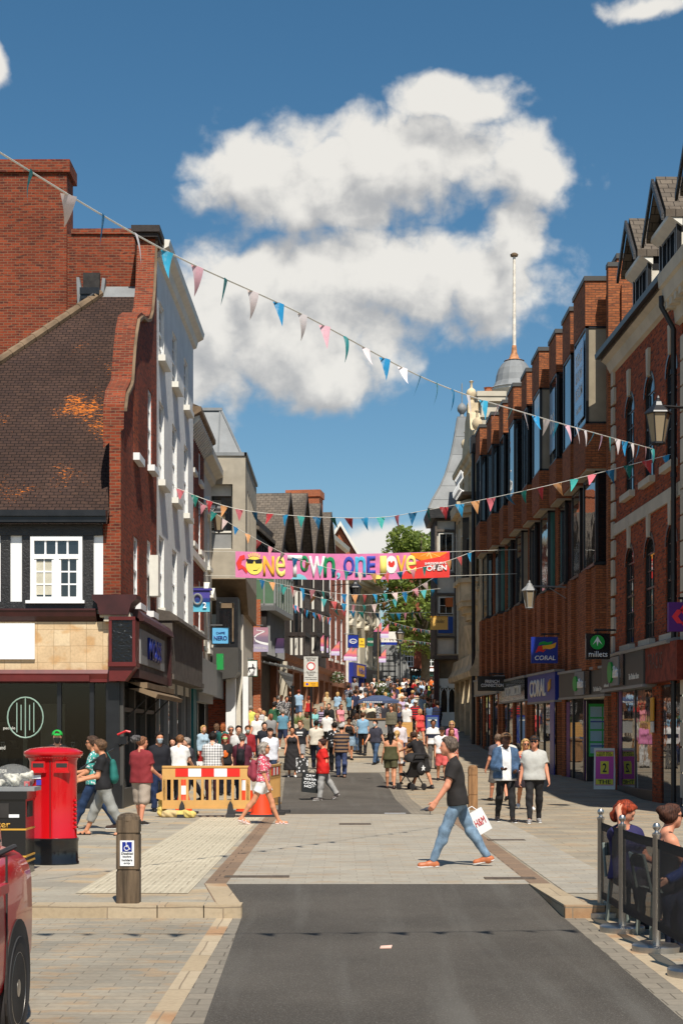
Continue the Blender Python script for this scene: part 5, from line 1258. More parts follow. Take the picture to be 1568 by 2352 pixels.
SKINS = {'pale': S(226,168,138), 'tan': S(206,142,106), 'red': S(216,146,114), 'brown': S(150,98,70), 'dark': S(86,56,42)}
def make_figure(h=.016, H=1.75, fem=False, g=1.0, lean=0, legs=((18, 6), (-16, 14)), arms=((-16, 8, 12, 0), (18, 8, 18, 0)), head=(0, 0), hair='short', hat=None,
                top='tee', hem=-.04, bottom='trousers', blen=None, glasses=False, eyes=False, mask=False, shoes='shoe', fingers=False, loose=.0, sit=False, twist=0, pat=None, bpat='denim', neck=.0):
    """meshes of a figure facing -y, standing with its lower foot on z = 0; returns {part: mesh}"""
    s = H / 1.75; ln = R(lean)
    V = lambda *p: np.array(p, np.float64)
    def dv(a, ab=0): return V(math.sin(R(ab)), -math.sin(R(a)) * math.cos(R(ab)), -math.cos(R(a)) * math.cos(R(ab)))
    hipw = (.098 if fem else .09) * s
    J = {}
    for i, sg in enumerate((1, -1)):
        a, k = legs[i][:2]; hip = V(sg * hipw, 0, 0); kn = hip + .43 * s * dv(a, sg * 1.5); an = kn + .41 * s * dv(a - k, -sg * .5)
        J[i] = [hip, kn, an]
    base = 0.0 if sit else -(min(J[0][2][2], J[1][2][2]) - .085 * s)
    if sit: base = .50
    O = V(0, 0, base)
    for i in (0, 1): J[i] = [p + O for p in J[i]]
    def T(x, y, z):
        x, y, z = x * s, y * s, z * s
        c, sn = math.cos(ln), math.sin(ln); y2, z2 = y * c - z * sn, y * sn + z * c
        tw = R(twist) * min(1, z / (.4 * s)) if z > 0 else 0
        return V(x * math.cos(tw) - y2 * math.sin(tw), x * math.sin(tw) + y2 * math.cos(tw), z2) + O
    shw = .150 if fem else .172
    sh = [T(sg * shw, .005, .455) for sg in (1, -1)]
    el, wr, hd = [], [], []
    for i, sg in enumerate((1, -1)):
        f, ab, e, inn = arms[i][:4]
        u = dv(f + lean * .6, sg * ab); fo = dv(f + lean * .6 + e, sg * (ab - inn))
        el.append(sh[i] + .285 * s * u); wr.append(el[i] + .245 * s * fo); hd.append(fo)
    nb = T(0, .015, .52); hc0 = T(0, -.03, .70); yaw, pit = R(head[0]), R(head[1])
    def Hd(x, y, z):
        x, y, z = x * s * .97, y * s * .97, z * s * .97
        c, sn = math.cos(-pit), math.sin(-pit); y, z = y * c - z * sn, y * sn + z * c
        return hc0 + V(x * math.cos(yaw) - y * math.sin(yaw), x * math.sin(yaw) + y * math.cos(yaw), z)
    allp = np.array([p for i in (0, 1) for p in J[i]] + el + wr + [w_ + .2 * d_ for w_, d_ in zip(wr, hd)] + [hc0, nb] + sh + [T(0, 0, 0)])
    pad = .24
    lo = allp.min(0) - pad; hi = allp.max(0) + pad; lo[2] = min(lo[2], -.03)
    tor = [(0, .085 if fem else .072, .118 if fem else .112, 0), (.10, .075, .108, 0), (.20, .055 if fem else .066, .096 if fem else .106, 0), (.30, .07 if fem else .085, .100 if fem else .110, -.005), (.38, .075 if fem else .095, .092 if fem else .102, .0), (.435, .085 if fem else .105, .068, .01)]
    trap = [((sg * .035, .018, .535), (sg * (.12 if fem else .14), .008, .480)) for sg in (1, -1)]
    out = {}
    B = Field(lo, hi, h)
    for z, hw, r_, yo in tor: B.cap(T(-hw, yo, z), T(hw, yo, z), r_ * s * g, None, .07 * s, fl=1.15)
    if fem:
        for sg in (1, -1): B.cap(T(sg * .07, -.085, .345), T(sg * .07, -.095, .335), .052 * s, None, .04)
    for i, sg in enumerate((1, -1)):
        B.cap(T(*trap[i][0]), T(*trap[i][1]), .046 * s, .046 * s, .03); B.cap(T(*trap[i][1]), sh[i], .046 * s, .054 * s, .03)
        B.cap(sh[i], el[i], .052 * s * g, .041 * s, .03); B.cap(el[i], wr[i], .042 * s, .028 * s, .02)
        # hand: palm, four bent fingers, thumb from the side of the palm
        d_ = hd[i]; side = np.cross(d_, V(0, 1, 0)); side = side / max(1e-6, np.linalg.norm(side)); fwd = np.cross(side, d_)
        thm = V(0, -1, 0) - d_ * np.dot(V(0, -1, 0), d_); thm = thm / max(1e-6, np.linalg.norm(thm)); inw = np.cross(d_, thm) * sg
        if np.dot(inw, V(-sg, 0, 0)) < 0: inw = -inw
        p0 = wr[i]; p1 = p0 + d_ * .085 * s
        if fingers:
            for q in (-.026, -.009, .009, .026): B.cap(p0 + thm * q * .6, p1 + thm * q, .020 * s, .014 * s, .012)
            for q, L_ in ((.028, .068), (.0095, .078), (-.0095, .072), (-.028, .055)):
                a1 = p1 + thm * q * s; m1 = a1 + (d_ * .86 + inw * .5) * L_ * .5 * s; e1 = m1 + (d_ * .45 + inw * .9) * L_ * .5 * s
                B.cap(a1, m1, .0095 * s, .009 * s, .004); B.cap(m1, e1, .009 * s, .0075 * s, .003)
            tb = p0 + d_ * .025 * s + thm * .024 * s; tm = tb + (thm * .7 + d_ * .7 + inw * .25) * .04 * s; te = tm + (d_ * .9 + thm * .15 + inw * .3) * .032 * s
            B.cap(tb, tm, .013 * s, .011 * s, .01); B.cap(tm, te, .0105 * s, .0085 * s, .003)
        else:
            for q in (-.02, .02): B.cap(p0, p1 + thm * q, .024 * s, .02 * s, .012)
            for q in (-.024, -.004, .018): B.cap(p1 + thm * q, p1 + thm * q * 1.25 + (d_ * .7 + inw * .5) * .07 * s, .0125 * s, .010 * s, .004)
            B.cap(p0 + d_ * .03 + thm * .02, p0 + d_ * .075 + thm * .05 + inw * .015, .014 * s, .011 * s, .008)
    for i in (0, 1):
        hip, kn, an = J[i][:3]
        B.cap(hip, kn, .083 * s * g, .055 * s, .05); cf = kn + (an - kn) * .3 + V(0, .018 * s, 0)
        B.cap(kn, cf, .054 * s, .056 * s, .02); B.cap(cf, an, .054 * s, .034 * s, .02)
        az = an[2]
        if az < .12 * s: toe = an + V(0, -.165 * s, -az + .028); heel = an + V(0, .04 * s, -az + .035)
        else:
            sp = min(.96, max(.1, (az - .05) / (.17 * s))) if not sit else .25
            toe = an + V(0, -.17 * s * math.sqrt(1 - sp * sp), -.17 * s * sp); heel = an + V(0, .045 * s, -.03 * s)
        tw_ = .02 * (1 if i == 0 else -1)
        toe = toe + V(tw_, 0, 0); J[i] += [toe, heel]
        B.cap(heel, toe, .034 * s, .030 * s, .02); B.cap(an, (heel + toe) / 2, .034 * s, .03 * s, .02)
    # head
    B.cap(nb, Hd(0, .02, -.07), .060 * s, .054 * s, .03)
    B.cap(Hd(0, .02, .015), Hd(0, .028, .03), .087 * s, .086 * s, .02); B.cap(Hd(0, -.035, .03), Hd(0, -.035, -.03), .066 * s, .064 * s, .03)
    B.cap(Hd(0, -.03, -.05), Hd(0, -.052, -.088), .058 * s, .036 * s, .03)
    B.cap(Hd(0, -.098, .002), Hd(0, -.113, -.030), .009 * s, .014 * s, .012)
    B.cap(Hd(-.03, -.088, .024), Hd(.03, -.088, .024), .013 * s, None, .015)
    B.cap(Hd(-.016, -.093, -.058), Hd(.016, -.093, -.058), .009 * s, None, .01)
    for sg in (1, -1): B.cap(Hd(sg * .083, .012, .012), Hd(sg * .080, .008, -.02), .014 * s, .010 * s, .006)
    out['body'] = B.mesh('body', M['skin'])
    # hair
    if hair and hair != 'bald' and hat != 'turban':
        A = Field(hc0 - V(.22, .24, .48), hc0 + V(.22, .24, .22), h)
        A.cap(Hd(0, .02, .022), Hd(0, .03, .032), .101 * s, .102 * s, .01); A.cap(Hd(0, -.04, .06), Hd(0, 0, .06), .072 * s, .08 * s, .03)
        if hair == 'buzz': A.F += .008
        n_ = Hd(0, -.78, -.62) - hc0; A.plane(Hd(0, -.062, .045), n_)
        A.plane(Hd(0, .1, -.062), Hd(0, .0, -1) - hc0)
        if hair == 'quiff': A.cap(Hd(-.03, -.075, .10), Hd(.03, -.075, .10), .030 * s, None, .02)
        if hair in ('long', 'pony', 'bun', 'bob'):
            if hair == 'long':
                A.cap(Hd(0, .06, .0), Hd(0, .095, -.28), .085 * s, .055 * s, .03, fl=1.3)
                for sg in (1, -1): A.cap(Hd(sg * .075, .03, .03), Hd(sg * .085, .03, -.22), .036 * s, .026 * s, .03)
            if hair == 'bob':
                A.cap(Hd(0, .055, .0), Hd(0, .07, -.09), .088 * s, .075 * s, .03)
                for sg in (1, -1): A.cap(Hd(sg * .075, .015, .03), Hd(sg * .082, .01, -.09), .036 * s, .03 * s, .03)
            if hair == 'pony': A.cap(Hd(0, .12, .03), Hd(0, .16, -.20), .045 * s, .022 * s, .03)
            if hair == 'bun': A.cap(Hd(0, .085, .075), Hd(0, .115, .085), .052 * s, .05 * s, .02); 
        A.wrinkle(.005, 2.3, 1.0)
        out['hair'] = A.mesh('hair', M['hair'])
    if hat:
        A = Field(hc0 - V(.26, .28, .12), hc0 + V(.26, .26, .26), min(h, .012))
        if hat == 'turban':
            A.cap(Hd(0, .015, .055), Hd(0, .02, .075), .118 * s, .112 * s, .01); A.plane(Hd(0, -.1, .045), Hd(0, -.25, -1) - hc0); A.wrinkle(.004, 1.3)
        else:
            A.cap(Hd(0, .015, .03), Hd(0, .015, .042), .110 * s, .106 * s, .01); A.plane(Hd(0, -.1, .045), Hd(0, -.12, -1) - hc0)
            if hat == 'cap':
                for q in range(-3, 4): A.cap(Hd(q * .018, -.09, .052), Hd(q * .017, -.17 + abs(q) * .009, .040), .011, .009, .008)
            if hat == 'brim':
                for q in range(16): A.cap(Hd(.1 * math.cos(q*.393), .015 + .1 * math.sin(q*.393), .05), Hd(.175 * math.cos(q*.393), .015 + .175 * math.sin(q*.393), .042), .012, .010, .01)
        out['hat'] = A.mesh('hat', M['cloth'])
    # top
    lz = .018 + loose
    if top:
        A = Field(lo, hi, h)
        zmin = hem
        for z, hw, r_, yo in tor:
            if z > .40 and top in ('tank', 'strapless', 'dress'): continue
            rr = r_ * s * g + lz * (.7 if z > .3 else 1.0)
            A.cap(T(-hw, yo, z), T(hw, yo, z), rr, None, .07 * s, fl=1.12)
        if hem < -.02: A.cap(T(-.075, 0, hem), T(.075, 0, hem), .118 * s * g + lz + .004, None, .07, fl=1.12)
        if fem:
            for sg in (1, -1): A.cap(T(sg * .07, -.085, .345), T(sg * .07, -.095, .335), .052 * s + lz * .8, None, .04)
        if top in ('tee', 'long', 'shirt'):
            fr_ = {'tee': .62, 'shirt': .80}.get(top, 1.0)
            for i, sg in enumerate((1, -1)):
                A.cap(T(*trap[i][0]), T(*trap[i][1]), .054 * s, .055 * s + lz * .2, .03); A.cap(T(*trap[i][1]), sh[i], .055 * s + lz * .2, .062 * s + lz * .5, .03)
                en = sh[i] + (el[i] - sh[i]) * fr_
                A.cap(sh[i], en, .058 * s * g + lz * .6, .054 * s + lz, .03, cut=(False, fr_ < 1))
                if top == 'long': A.cap(el[i], wr[i], .052 * s + lz * .6, .038 * s + lz * .4, .02, cut=(False, True))
        if top in ('tank', 'dress'):
            for sg in (1, -1): A.cap(T(sg * .085, -.08, .40), T(sg * .085, .01, .525), .026, .022, .03); A.cap(T(sg * .085, .08, .40), T(sg * .085, .01, .525), .026, .022, .03)
        up = T(0, 0, 1) - T(0, 0, 0)
        if top in ('tank', 'strapless', 'dress'): pass
        A.wrinkle(.0045 if h < .02 else .002, 1.0, hem * 50)
        A.plane(T(0, 0, hem), -up)
        if top == 'strapless': A.plane(T(0, 0, .36), up)
        else: A.plane(T(0, 0, .562 - neck), up + (T(0, -1, 0) - T(0, 0, 0)) * .45)
        out['top'] = A.mesh('top', M[pat or 'cloth'])
    # bottom half
    if bottom:
        A = Field(lo, hi, h); z0 = -.02 if top else .1
        lz2 = {'trousers': .016, 'shorts': .024, 'crop': .024, 'hot': .018, 'skirt': .03, 'slim': .008}[bottom] + loose * .5
        for z, hw, r_, yo in tor[:2]: A.cap(T(-hw, yo, z), T(hw, yo, z), r_ * s * g + lz2 * .55, None, .06, fl=1.12)
        if bottom == 'skirt':
            L_ = blen or .5; n_ = 7
            ym = (J[0][1][1] + J[1][1][1]) * .25
            for q in range(n_ + 1):
                z = -.05 - L_ * q / n_; w_ = .075 + .035 * q / n_ * (L_ / .5); k_ = q / n_
                A.cap(O + V(-w_ * s, ym * k_, z * s), O + V(w_ * s, ym * k_, z * s), (.112 + .03 * k_) * s * g + lz2, None, .07)
            A.plane(O + V(0, 0, -(L_ + .05) * s), V(0, 0, -1))
        else:
            fr_ = blen or {'trousers': 1.0, 'slim': 1.0, 'crop': .80, 'shorts': .52, 'hot': .27}[bottom]
            for i in (0, 1):
                hip, kn, an = J[i][:3]; th = min(1, fr_ / .512)
                kr = (.058 if bottom in ('trousers', 'crop', 'slim') else .082) * s
                A.cap(hip, hip + (kn - hip) * th, .084 * s * g + lz2, (.083 * (1 - th) * g + kr * th) + lz2, .05, cut=(False, th < 1 or fr_ <= .52))
                if fr_ > .52:
                    en = kn + (an - kn) * min(1.0, (fr_ - .512) / .488) * 1.02
                    cf = kn + (an - kn) * .3 + V(0, .018 * s, 0)
                    if fr_ > .8: A.cap(kn, cf, .057 * s + lz2, .057 * s + lz2, .03)
                    A.cap(kn, en, .060 * s + lz2, (.046 if bottom != 'slim' else .038) * s + lz2, .03, cut=(False, True))
                    if bottom in ('trousers',): A.cap(en - (en - kn) * .12, en, .05 * s + lz2, .052 * s + lz2, .01, cut=(False, True))
        A.plane(T(0, 0, .10 if not sit else .12), T(0, 0, 1) - T(0, 0, 0))
        A.wrinkle(.0055 if h < .02 else .002, 1.0, 2.0)
        out['bottom'] = A.mesh('bottom', M[bpat])
    if shoes:
        for i in (0, 1):
            hip, kn, an, toe, heel = J[i]; A = Field(np.minimum(toe, heel) - .13, np.maximum(toe, heel) + V(.13, .13, .22), min(h, .012))
            if shoes == 'sandal':
                dn = V(0, 0, -.024)
                A.cap(heel + dn, toe + dn, .036 * s, .040 * s, .01); A.plane((toe + heel) / 2 + V(0, 0, -.012), np.cross(np.cross(toe - heel, V(0, 0, 1)), toe - heel) + 1e-9)
                for q in (.35, .7): A.cap(heel + (toe - heel) * q + V(-.035, 0, 0), heel + (toe - heel) * q + V(.035, 0, .0), .018, None, .004)
            else:
                A.cap(heel, toe, .043 * s, .038 * s, .02); A.cap(an + V(0, 0, -.03), (heel + toe) / 2 + V(0, 0, .015), .040 * s, .036 * s, .03); A.cap(an + V(0, .01, -.05), an + V(0, .005, .02 if shoes == 'boot' else -.01), .044 * s, .043 * s, .02, cut=(False, True))
            if min(toe[2], heel[2]) > 0 and an[2] < .14 * s: A.plane(V(0, 0, .002), V(0, 0, -1))
            out['shoe.%d' % i] = A.mesh('shoe', M['own'])
            if shoes == 'shoe' and h <= .0125:
                ax_ = (toe - heel) / np.linalg.norm(toe - heel); up_ = np.cross(V(1, 0, 0), ax_); up_ = up_ if up_[2] > 0 else -up_
                A = Field(np.minimum(toe, heel) - .13, np.maximum(toe, heel) + .13, .01); A.cap(heel, toe + ax_ * .008, .047 * s, .043 * s, .01); A.plane((toe + heel) / 2 - up_ * .012, up_); A.plane((toe + heel) / 2 - up_ * .036, -up_)
                out['sole.%d' % i] = A.mesh('sole', M['own'])
    # face
    if eyes:
        for sg in (1, -1): out['eye.%d' % (sg > 0)] = MB().ball(tuple(Hd(sg * .031, -.092, .006)), .009 * s, 4).mesh('eye', M['iron'], True)
        b = MB(); b.ball(tuple(Hd(0, -.099, -.056)), (.022, .009, .006), 4); out['mouth'] = b.mesh('mouth', M['own'], True)
    if glasses:
        b = MB()
        for sg in (1, -1):
            c = [Hd(sg * .034 + x, y, z) for x, y, z in ((-.027, -.113, .022), (.027, -.108, .022), (.024, -.110, -.016), (-.02, -.114, -.016))]; c2 = [Hd(sg * .034 + x, y + .008, z) for x, y, z in ((-.027, -.113, .022), (.027, -.108, .022), (.024, -.110, -.016), (-.02, -.114, -.016))]
            b.add([tuple(p) for p in c + c2], [(0, 1, 2, 3), (7, 6, 5, 4), (0, 4, 5, 1), (1, 5, 6, 2), (2, 6, 7, 3), (3, 7, 4, 0)])
            b.tube([tuple(Hd(sg * .06, -.108, .014)), tuple(Hd(sg * .088, -.0, .012))], .004, 5)
        out['glasses'] = b.mesh('glasses', M['own'])
    if mask:
        A = Field(hc0 - V(.16, .2, .16), hc0 + V(.16, .16, .1), min(h, .012)); A.cap(Hd(0, -.05, -.035), Hd(0, -.056, -.08), .072 * s, .052 * s, .02); A.cap(Hd(0, -.105, -.03), Hd(0, -.1, -.06), .025, .02, .02)
        A.plane(Hd(0, -.02, 0), Hd(0, 1, .0) - hc0); A.plane(Hd(0, -.1, -.012), Hd(0, 0, 1) - hc0); out['mask'] = A.mesh('mask', M['own'])
    out['_wr'] = [tuple(p + d_ * .07) for p, d_ in zip(wr, hd)]; out['_head'] = tuple(hc0)
    out['_T'] = T; return out
NAMES = {'top': {'tee': 'tshirt', 'long': 'sweater', 'shirt': 'shirt', 'tank': 'vest_top', 'strapless': 'bodice', 'dress': 'dress_bodice'}, 'bottom': {'trousers': 'trousers', 'slim': 'trousers', 'shorts': 'shorts', 'hot': 'shorts', 'crop': 'cropped_trousers', 'skirt': 'skirt'}}
WHITE_ = S(232,230,226)
def dress(fig, label, pos, face=0, colors=None, kinds=('tee', 'trousers'), group=None):
    """an Empty at the feet that carries the body, hair and clothing; face: 0 towards the camera, 90 to the right, 180 away"""
    c = dict(skin='pale', hair=S(60,42,32), top=WHITE_, bottom=S(30,34,48), shoe=S(28,26,26), hat=S(24,24,26), glasses=(.01,.01,.01,1), mask=(.02,.02,.02,1), mouth=S(170,90,80))
    c.update(colors or {}); sk = SKINS[c['skin']] if isinstance(c['skin'], str) else c['skin']
    t = thing('person', label, 'person', pos, R(face), group)
    for k, me in fig.items():
        if k[0] == '_' or me is None: continue
        b_ = k.split('.')[0]; nm = {'top': NAMES['top'].get(kinds[0], 'top'), 'bottom': NAMES['bottom'].get(kinds[1], 'trousers')}.get(b_, b_)
        o = link(nm, me, t); o.color = sk if b_ == 'body' else c.get(b_, WHITE_)
    return t
def solve_d(hy, H):
    a, b_ = 43.0, 118.0
    f = lambda d: 1684 - (gz(d) + H - CAMZ) * FOC / d - hy
    for _ in range(50):
        m_ = (a + b_) / 2
        if f(m_) > 0: a = m_
        else: b_ = m_
    return (a + b_) / 2
placed = []
def free(x, y, r_=.42):
    for _ in range(12):
        if all((x - a) ** 2 + (y - b_) ** 2 > r_ * r_ for a, b_ in placed): break
        y += .22
    placed.append((x, y)); return x, y
def person(label, px, d=None, hy=None, face=0, H=1.75, col=None, group=None, fixed=False, **kw):
    if d is None: d = solve_d(hy, H)
    x, y = XX(px, d), d
    if not fixed: x, y = free(x, y)
    else: placed.append((x, y))
    fig = make_figure(H=H, **kw); z = gz(y) if y > 16.2 else LOW
    t = dress(fig, label, (x, y, z), face, col, (kw.get('top', 'tee'), kw.get('bottom', 'trousers')), group)
    return t, fig, (x, y, z)
def carried(fig, pos, face, i):
    p = Matrix.Rotation(R(face), 3, 'Z') @ Vector(fig['_wr'][i]); return Vector(pos) + p
def bag(name, label, cat, where, w, d_, h_, mat, rz=0, handle=.12, taper=.9, tilt=0, color=None):
    """a carrier bag hanging from a hand: top at the hand"""
    b = MB(); vs = []
    for z, k in ((-handle, 1.0), (-handle - h_ * .5, .98), (-handle - h_, taper)):
        vs += [(-w/2*k, -d_/2*k, z), (w/2*k, -d_/2*k, z), (w/2*k, d_/2*k, z), (-w/2*k, d_/2*k, z)]
    b.add(vs, [(i*4 + j, i*4 + (j+1) % 4, (i+1)*4 + (j+1) % 4, (i+1)*4 + j) for i in (0, 1) for j in range(4)] + [(8, 9, 10, 11), (3, 2, 1, 0)])
    t = thing(name, label, cat, where, rz); t.rotation_euler = (0, tilt, rz)
    o = b.build('bag_body', mat, t)
    if color: o.color = color
    hb = MB()
    for y in (-d_/2, d_/2): hb.tube([(-w*.22, y, -handle), (-w*.1, y*.3, -.01), (w*.1, y*.3, -.01), (w*.22, y, -handle)], .006, 5)
    h2 = hb.build('handle', mat, t)
    if color: h2.color = color
    return t
def backpack(label, pos, face, fig, col, g=1.0, low=.12):
    T = fig['_T']; t = thing('backpack', label, 'backpack', pos, R(face)); c = np.array(T(0, .19, .26))
    A = Field(c - .3, c + .3, .014); up = (T(0, 0, 1) - T(0, 0, 0)) * .1
    A.cap(c - up * 1.1 * g, c + up * .9 * g, .12 * g, .105 * g, .02, fl=1.5); A.cap(c - up * .9 * g + np.array([0, .07, 0]), c + up * .1 + np.array([0, .07, 0]), .075 * g, .07 * g, .02, fl=1.4)
    A.wrinkle(.003); o = link('pack_body', A.mesh('backpack', M['cloth']), t); o.color = col
    b = MB()
    for sg in (1, -1): b.tube([tuple(T(sg * .09, .15, .40)), tuple(T(sg * .10, .04, .575)), tuple(T(sg * .10, -.11, .50)), tuple(T(sg * .12, -.12, .30)), tuple(T(sg * .13, .10, .12))], .018, 6)
    o = b.build('shoulder_strap', M['cloth'], t, True); o.color = col
    return t
# ------------------------------------------------------------------ street furniture
def put(px, py=None, d=None, z=None):
    Y = d or 6408 / (py - 1684); return (XX(px, Y), Y, gz(Y) if z is None else z)
# pillar box: oval, two apertures
M['postred'] = pbr('pillar_box_red', S(200,14,22), .22, var=.04, spec=.5, coat=.6)
pb = thing('pillar_box', 'bright red oval post pillar box with a black base', 'pillar box', put(123, 1984)); pb.scale = (1.05, 1.05, 1)
MB().lathe([(.315, .34), (.315, .36), (.305, .38), (.305, 1.40), (.315, 1.42), (.325, 1.45)], 40, sy=.72).build('body', M['postred'], pb, True)
MB().lathe([(.325, 1.44), (.375, 1.475), (.385, 1.50), (.38, 1.53), (.30, 1.57), (.15, 1.592), (.001, 1.598)], 40, sy=.74).build('cap', M['postred'], pb, True)
b = MB()
for k in range(60):
    a = 2 * math.pi * k / 60; b.box(.345*math.cos(a) - .010, .345*math.cos(a) + .010, .252*math.sin(a) - .010, .252*math.sin(a) + .010, 1.445, 1.472)
b.build('cap_dentils', M['postred'], pb)
MB().lathe([(.335, 0), (.335, .03), (.322, .05), (.322, .30), (.33, .32), (.33, .35), (.31, .36)], 40, sy=.74).build('base', M['blackbox'], pb, True)
for sx in (-1, 1):
    o = MB().box(sx * .15 - .085, sx * .15 + .085, -.235, -.15, 1.26, 1.40).box(sx * .15 - .10, sx * .15 + .10, -.25, -.15, 1.245, 1.268).build('aperture_hood', M['postred'], pb, rot=(0, 0, 0)); MB().box(sx * .15 - .07, sx * .15 + .07, -.239, -.2, 1.32, 1.375).build('slot', M['dark'], o)
MB().box(-.255, -.10, -.221, -.2, 1.165, 1.215).build('collection_plate', M['white'], pb, rot=(0, 0, R(-6)))
M['violet'] = flat('violet_sticker', S(70,70,180)); MB().box(-.175, -.115, -.229, -.2, 1.08, 1.15).build('violet_sticker', M['violet'], pb); MB().prism([(-.235, .93), (-.20, .95), (-.19, .985), (-.225, .97)], 'y', -.215, -.19).build('white_sticker', M['white'], pb)
MB().box(-.345, -.27, -.17, -.05, .86, 1.13).build('notice_frame', M['postred'], pb); MB().box(-.325, -.29, -.176, -.17, .89, 1.10).build('notice', M['greypaint'], pb)
MB().box(-.006, .006, -.2225, -.2, .36, 1.42).build('door_seam', M['maroond'], pb)
for sx in (-1, 1):
    b = MB()
    for k in range(7): b.ball((sx * (.30 + .002 * (k % 2)), -.075, .50 + k * .06), (.022, .03, .024), 4)
    b.build('raised_letters', M['postred'], pb, True)
# litter bin and rubbish bag
bn_ = thing('litter_bin', 'square black litter bin with gold bands and gold lettering', 'litter bin', (-4.42, 19.9, 0))
b = MB(); b.box(-.52, .46, -.22, .34, 0, 1.0); b.box(-.54, .48, -.24, .36, .95, 1.05); b.build('body', M['blackbox'], bn_)
MB().box(-.3, .25, -.23, -.2, .72, .9).box(.44, .468, -.1, .2, .72, .92).each('opening', M['dark'], bn_)
M['gold'] = flat('gold_paint', S(206,156,60), .4)
b = MB()
for z in (.56, .22, .15): b.box(-.53, .47, -.226, .346, z, z + .022)
b.build('gold_band', M['gold'], bn_); text('Litter', .30, .085, bn_, (.12, -.225, .635), UPR, M['gold'], bold=.01); MB().box(.24, .38, -.227, -.21, .72, .76).build('white_label', M['white'], bn_)
rb = thing('rubbish_bag', 'bulging clear plastic rubbish bag on a grey tray on top of the litter bin', 'rubbish bag', (-4.22, 19.95, 1.05))
MB().box(-.26, .36, -.22, .22, 0, .05).build('tray', M['greypaint'], rb)
A_ = np.random.RandomState(4)
m, t, bb = newmat('clear_plastic'); bb.inputs['Base Color'].default_value = S(226,226,222); bb.inputs['Roughness'].default_value = .12; bb.inputs['Alpha'].default_value = .16
co = t.new('ShaderNodeTexCoord'); bp = t.new('ShaderNodeBump'); bp.inputs['Strength'].default_value = 1; bp.inputs['Distance'].default_value = .05; t.link(t.noise(co.outputs['Object'], 14, 3), bp.inputs['Height']); t.link(bp.outputs[0], bb.inputs['Normal']); M['plastic'] = m
lf = Field((-.35, -.3, -.02), (.45, .3, .4), .012)
for k in range(9):
    p_ = (A_.uniform(-.16, .26), A_.uniform(-.12, .12), A_.uniform(.07, .2)); lf.cap(p_, (p_[0] + A_.uniform(-.08, .08), p_[1], p_[2] + .02), A_.uniform(.03, .07), .03, .01)
lf.wrinkle(.012, 2.2); link('litter', lf.mesh('litter', pbr('mixed_litter', S(200,196,180), .6, var=.5, vs=14)), rb)
b = MB(); b.ball((.05, 0, .15), (.27, .2, .19), 10); b.build('plastic_film', M['plastic'], rb, True)
# timber bollards
M['oldwood'] = pbr('old_bollard_wood', S(98,82,64), .9, var=.65, vs=9, bump=1.0, bs=26, sz=(1, 1, .12)); M['newwood'] = pbr('brown_bollard_wood', S(146,108,72), .85, var=.4, vs=9, bump=.7, bs=26, sz=(1, 1, .12))
def bollard(name, lab, px, py, w_, h_, mat, plate=False):
    t = thing(name, lab, 'bollard', put(px, py)); a = w_ / 2
    b = MB()
    def sec(z0, z1, k=1.0): b.prism([(-a*k + .02, -a*k), (a*k - .02, -a*k), (a*k, -a*k + .02), (a*k, a*k - .02), (a*k - .02, a*k), (-a*k + .02, a*k), (-a*k, a*k - .02), (-a*k, -a*k + .02)], 'z', z0, z1)
    sec(0, .335); sec(.335, .36, .93); sec(.36, h_ * .76); sec(h_ * .76, h_ * .785, .93); sec(h_ * .785, h_ * .92)
    b.lathe([(a * 1.05, h_ * .915), (a * 1.0, h_ * .955), (a * .75, h_ * .985), (a * .3, h_), (.001, h_)], 16, rot=.4); b.build('post', mat, t)
    if plate:
        MB().box(-.073, .073, -a - .008, -a, .395, .66).build('sign_plate', M['white'], t)
        bl = MB().box(-.05, .05, -a - .011, -a - .008, .545, .645).build('blue_square', M['coral'], t)
        b = MB(); y = -a - .014; rr = .024
        for k in range(14):
            t0, t1 = R(100 + 19 * k), R(100 + 19 * (k + 1)); b.tube([(-.004 + rr*math.cos(t0), y, .580 + rr*math.sin(t0)), (-.004 + rr*math.cos(t1), y, .580 + rr*math.sin(t1))], .004, 5)
        b.tube([(-.008, y, .622), (-.004, y, .596), (.016, y, .594), (.028, y, .568), (.036, y, .572)], .005, 5); b.ball((-.008, y, .634), .008, 5); b.tube([(-.006, y, .61), (.014, y, .608)], .004, 5); b.build('wheelchair_symbol', M['white'], bl)
        for i, s_ in enumerate(('Disabled', 'badge', 'holders', 'only')): text(s_, (.12, .09, .11, .07)[i], .024 if i != 3 else .026, t, (0, -a - .009, .525 - i * .034), UPR, M['iron'], bold=.02, ext=.002)
    return t
bollard('timber_bollard', 'weathered dark timber bollard carrying a blue disabled parking plate on the kerb edge', 296, 2073, .236, .945, M['oldwood'], True)
bollard('timber_bollard', 'clean brown timber bollard behind the man in jeans', 1085, 1860, .215, 1.04, M['newwood'])
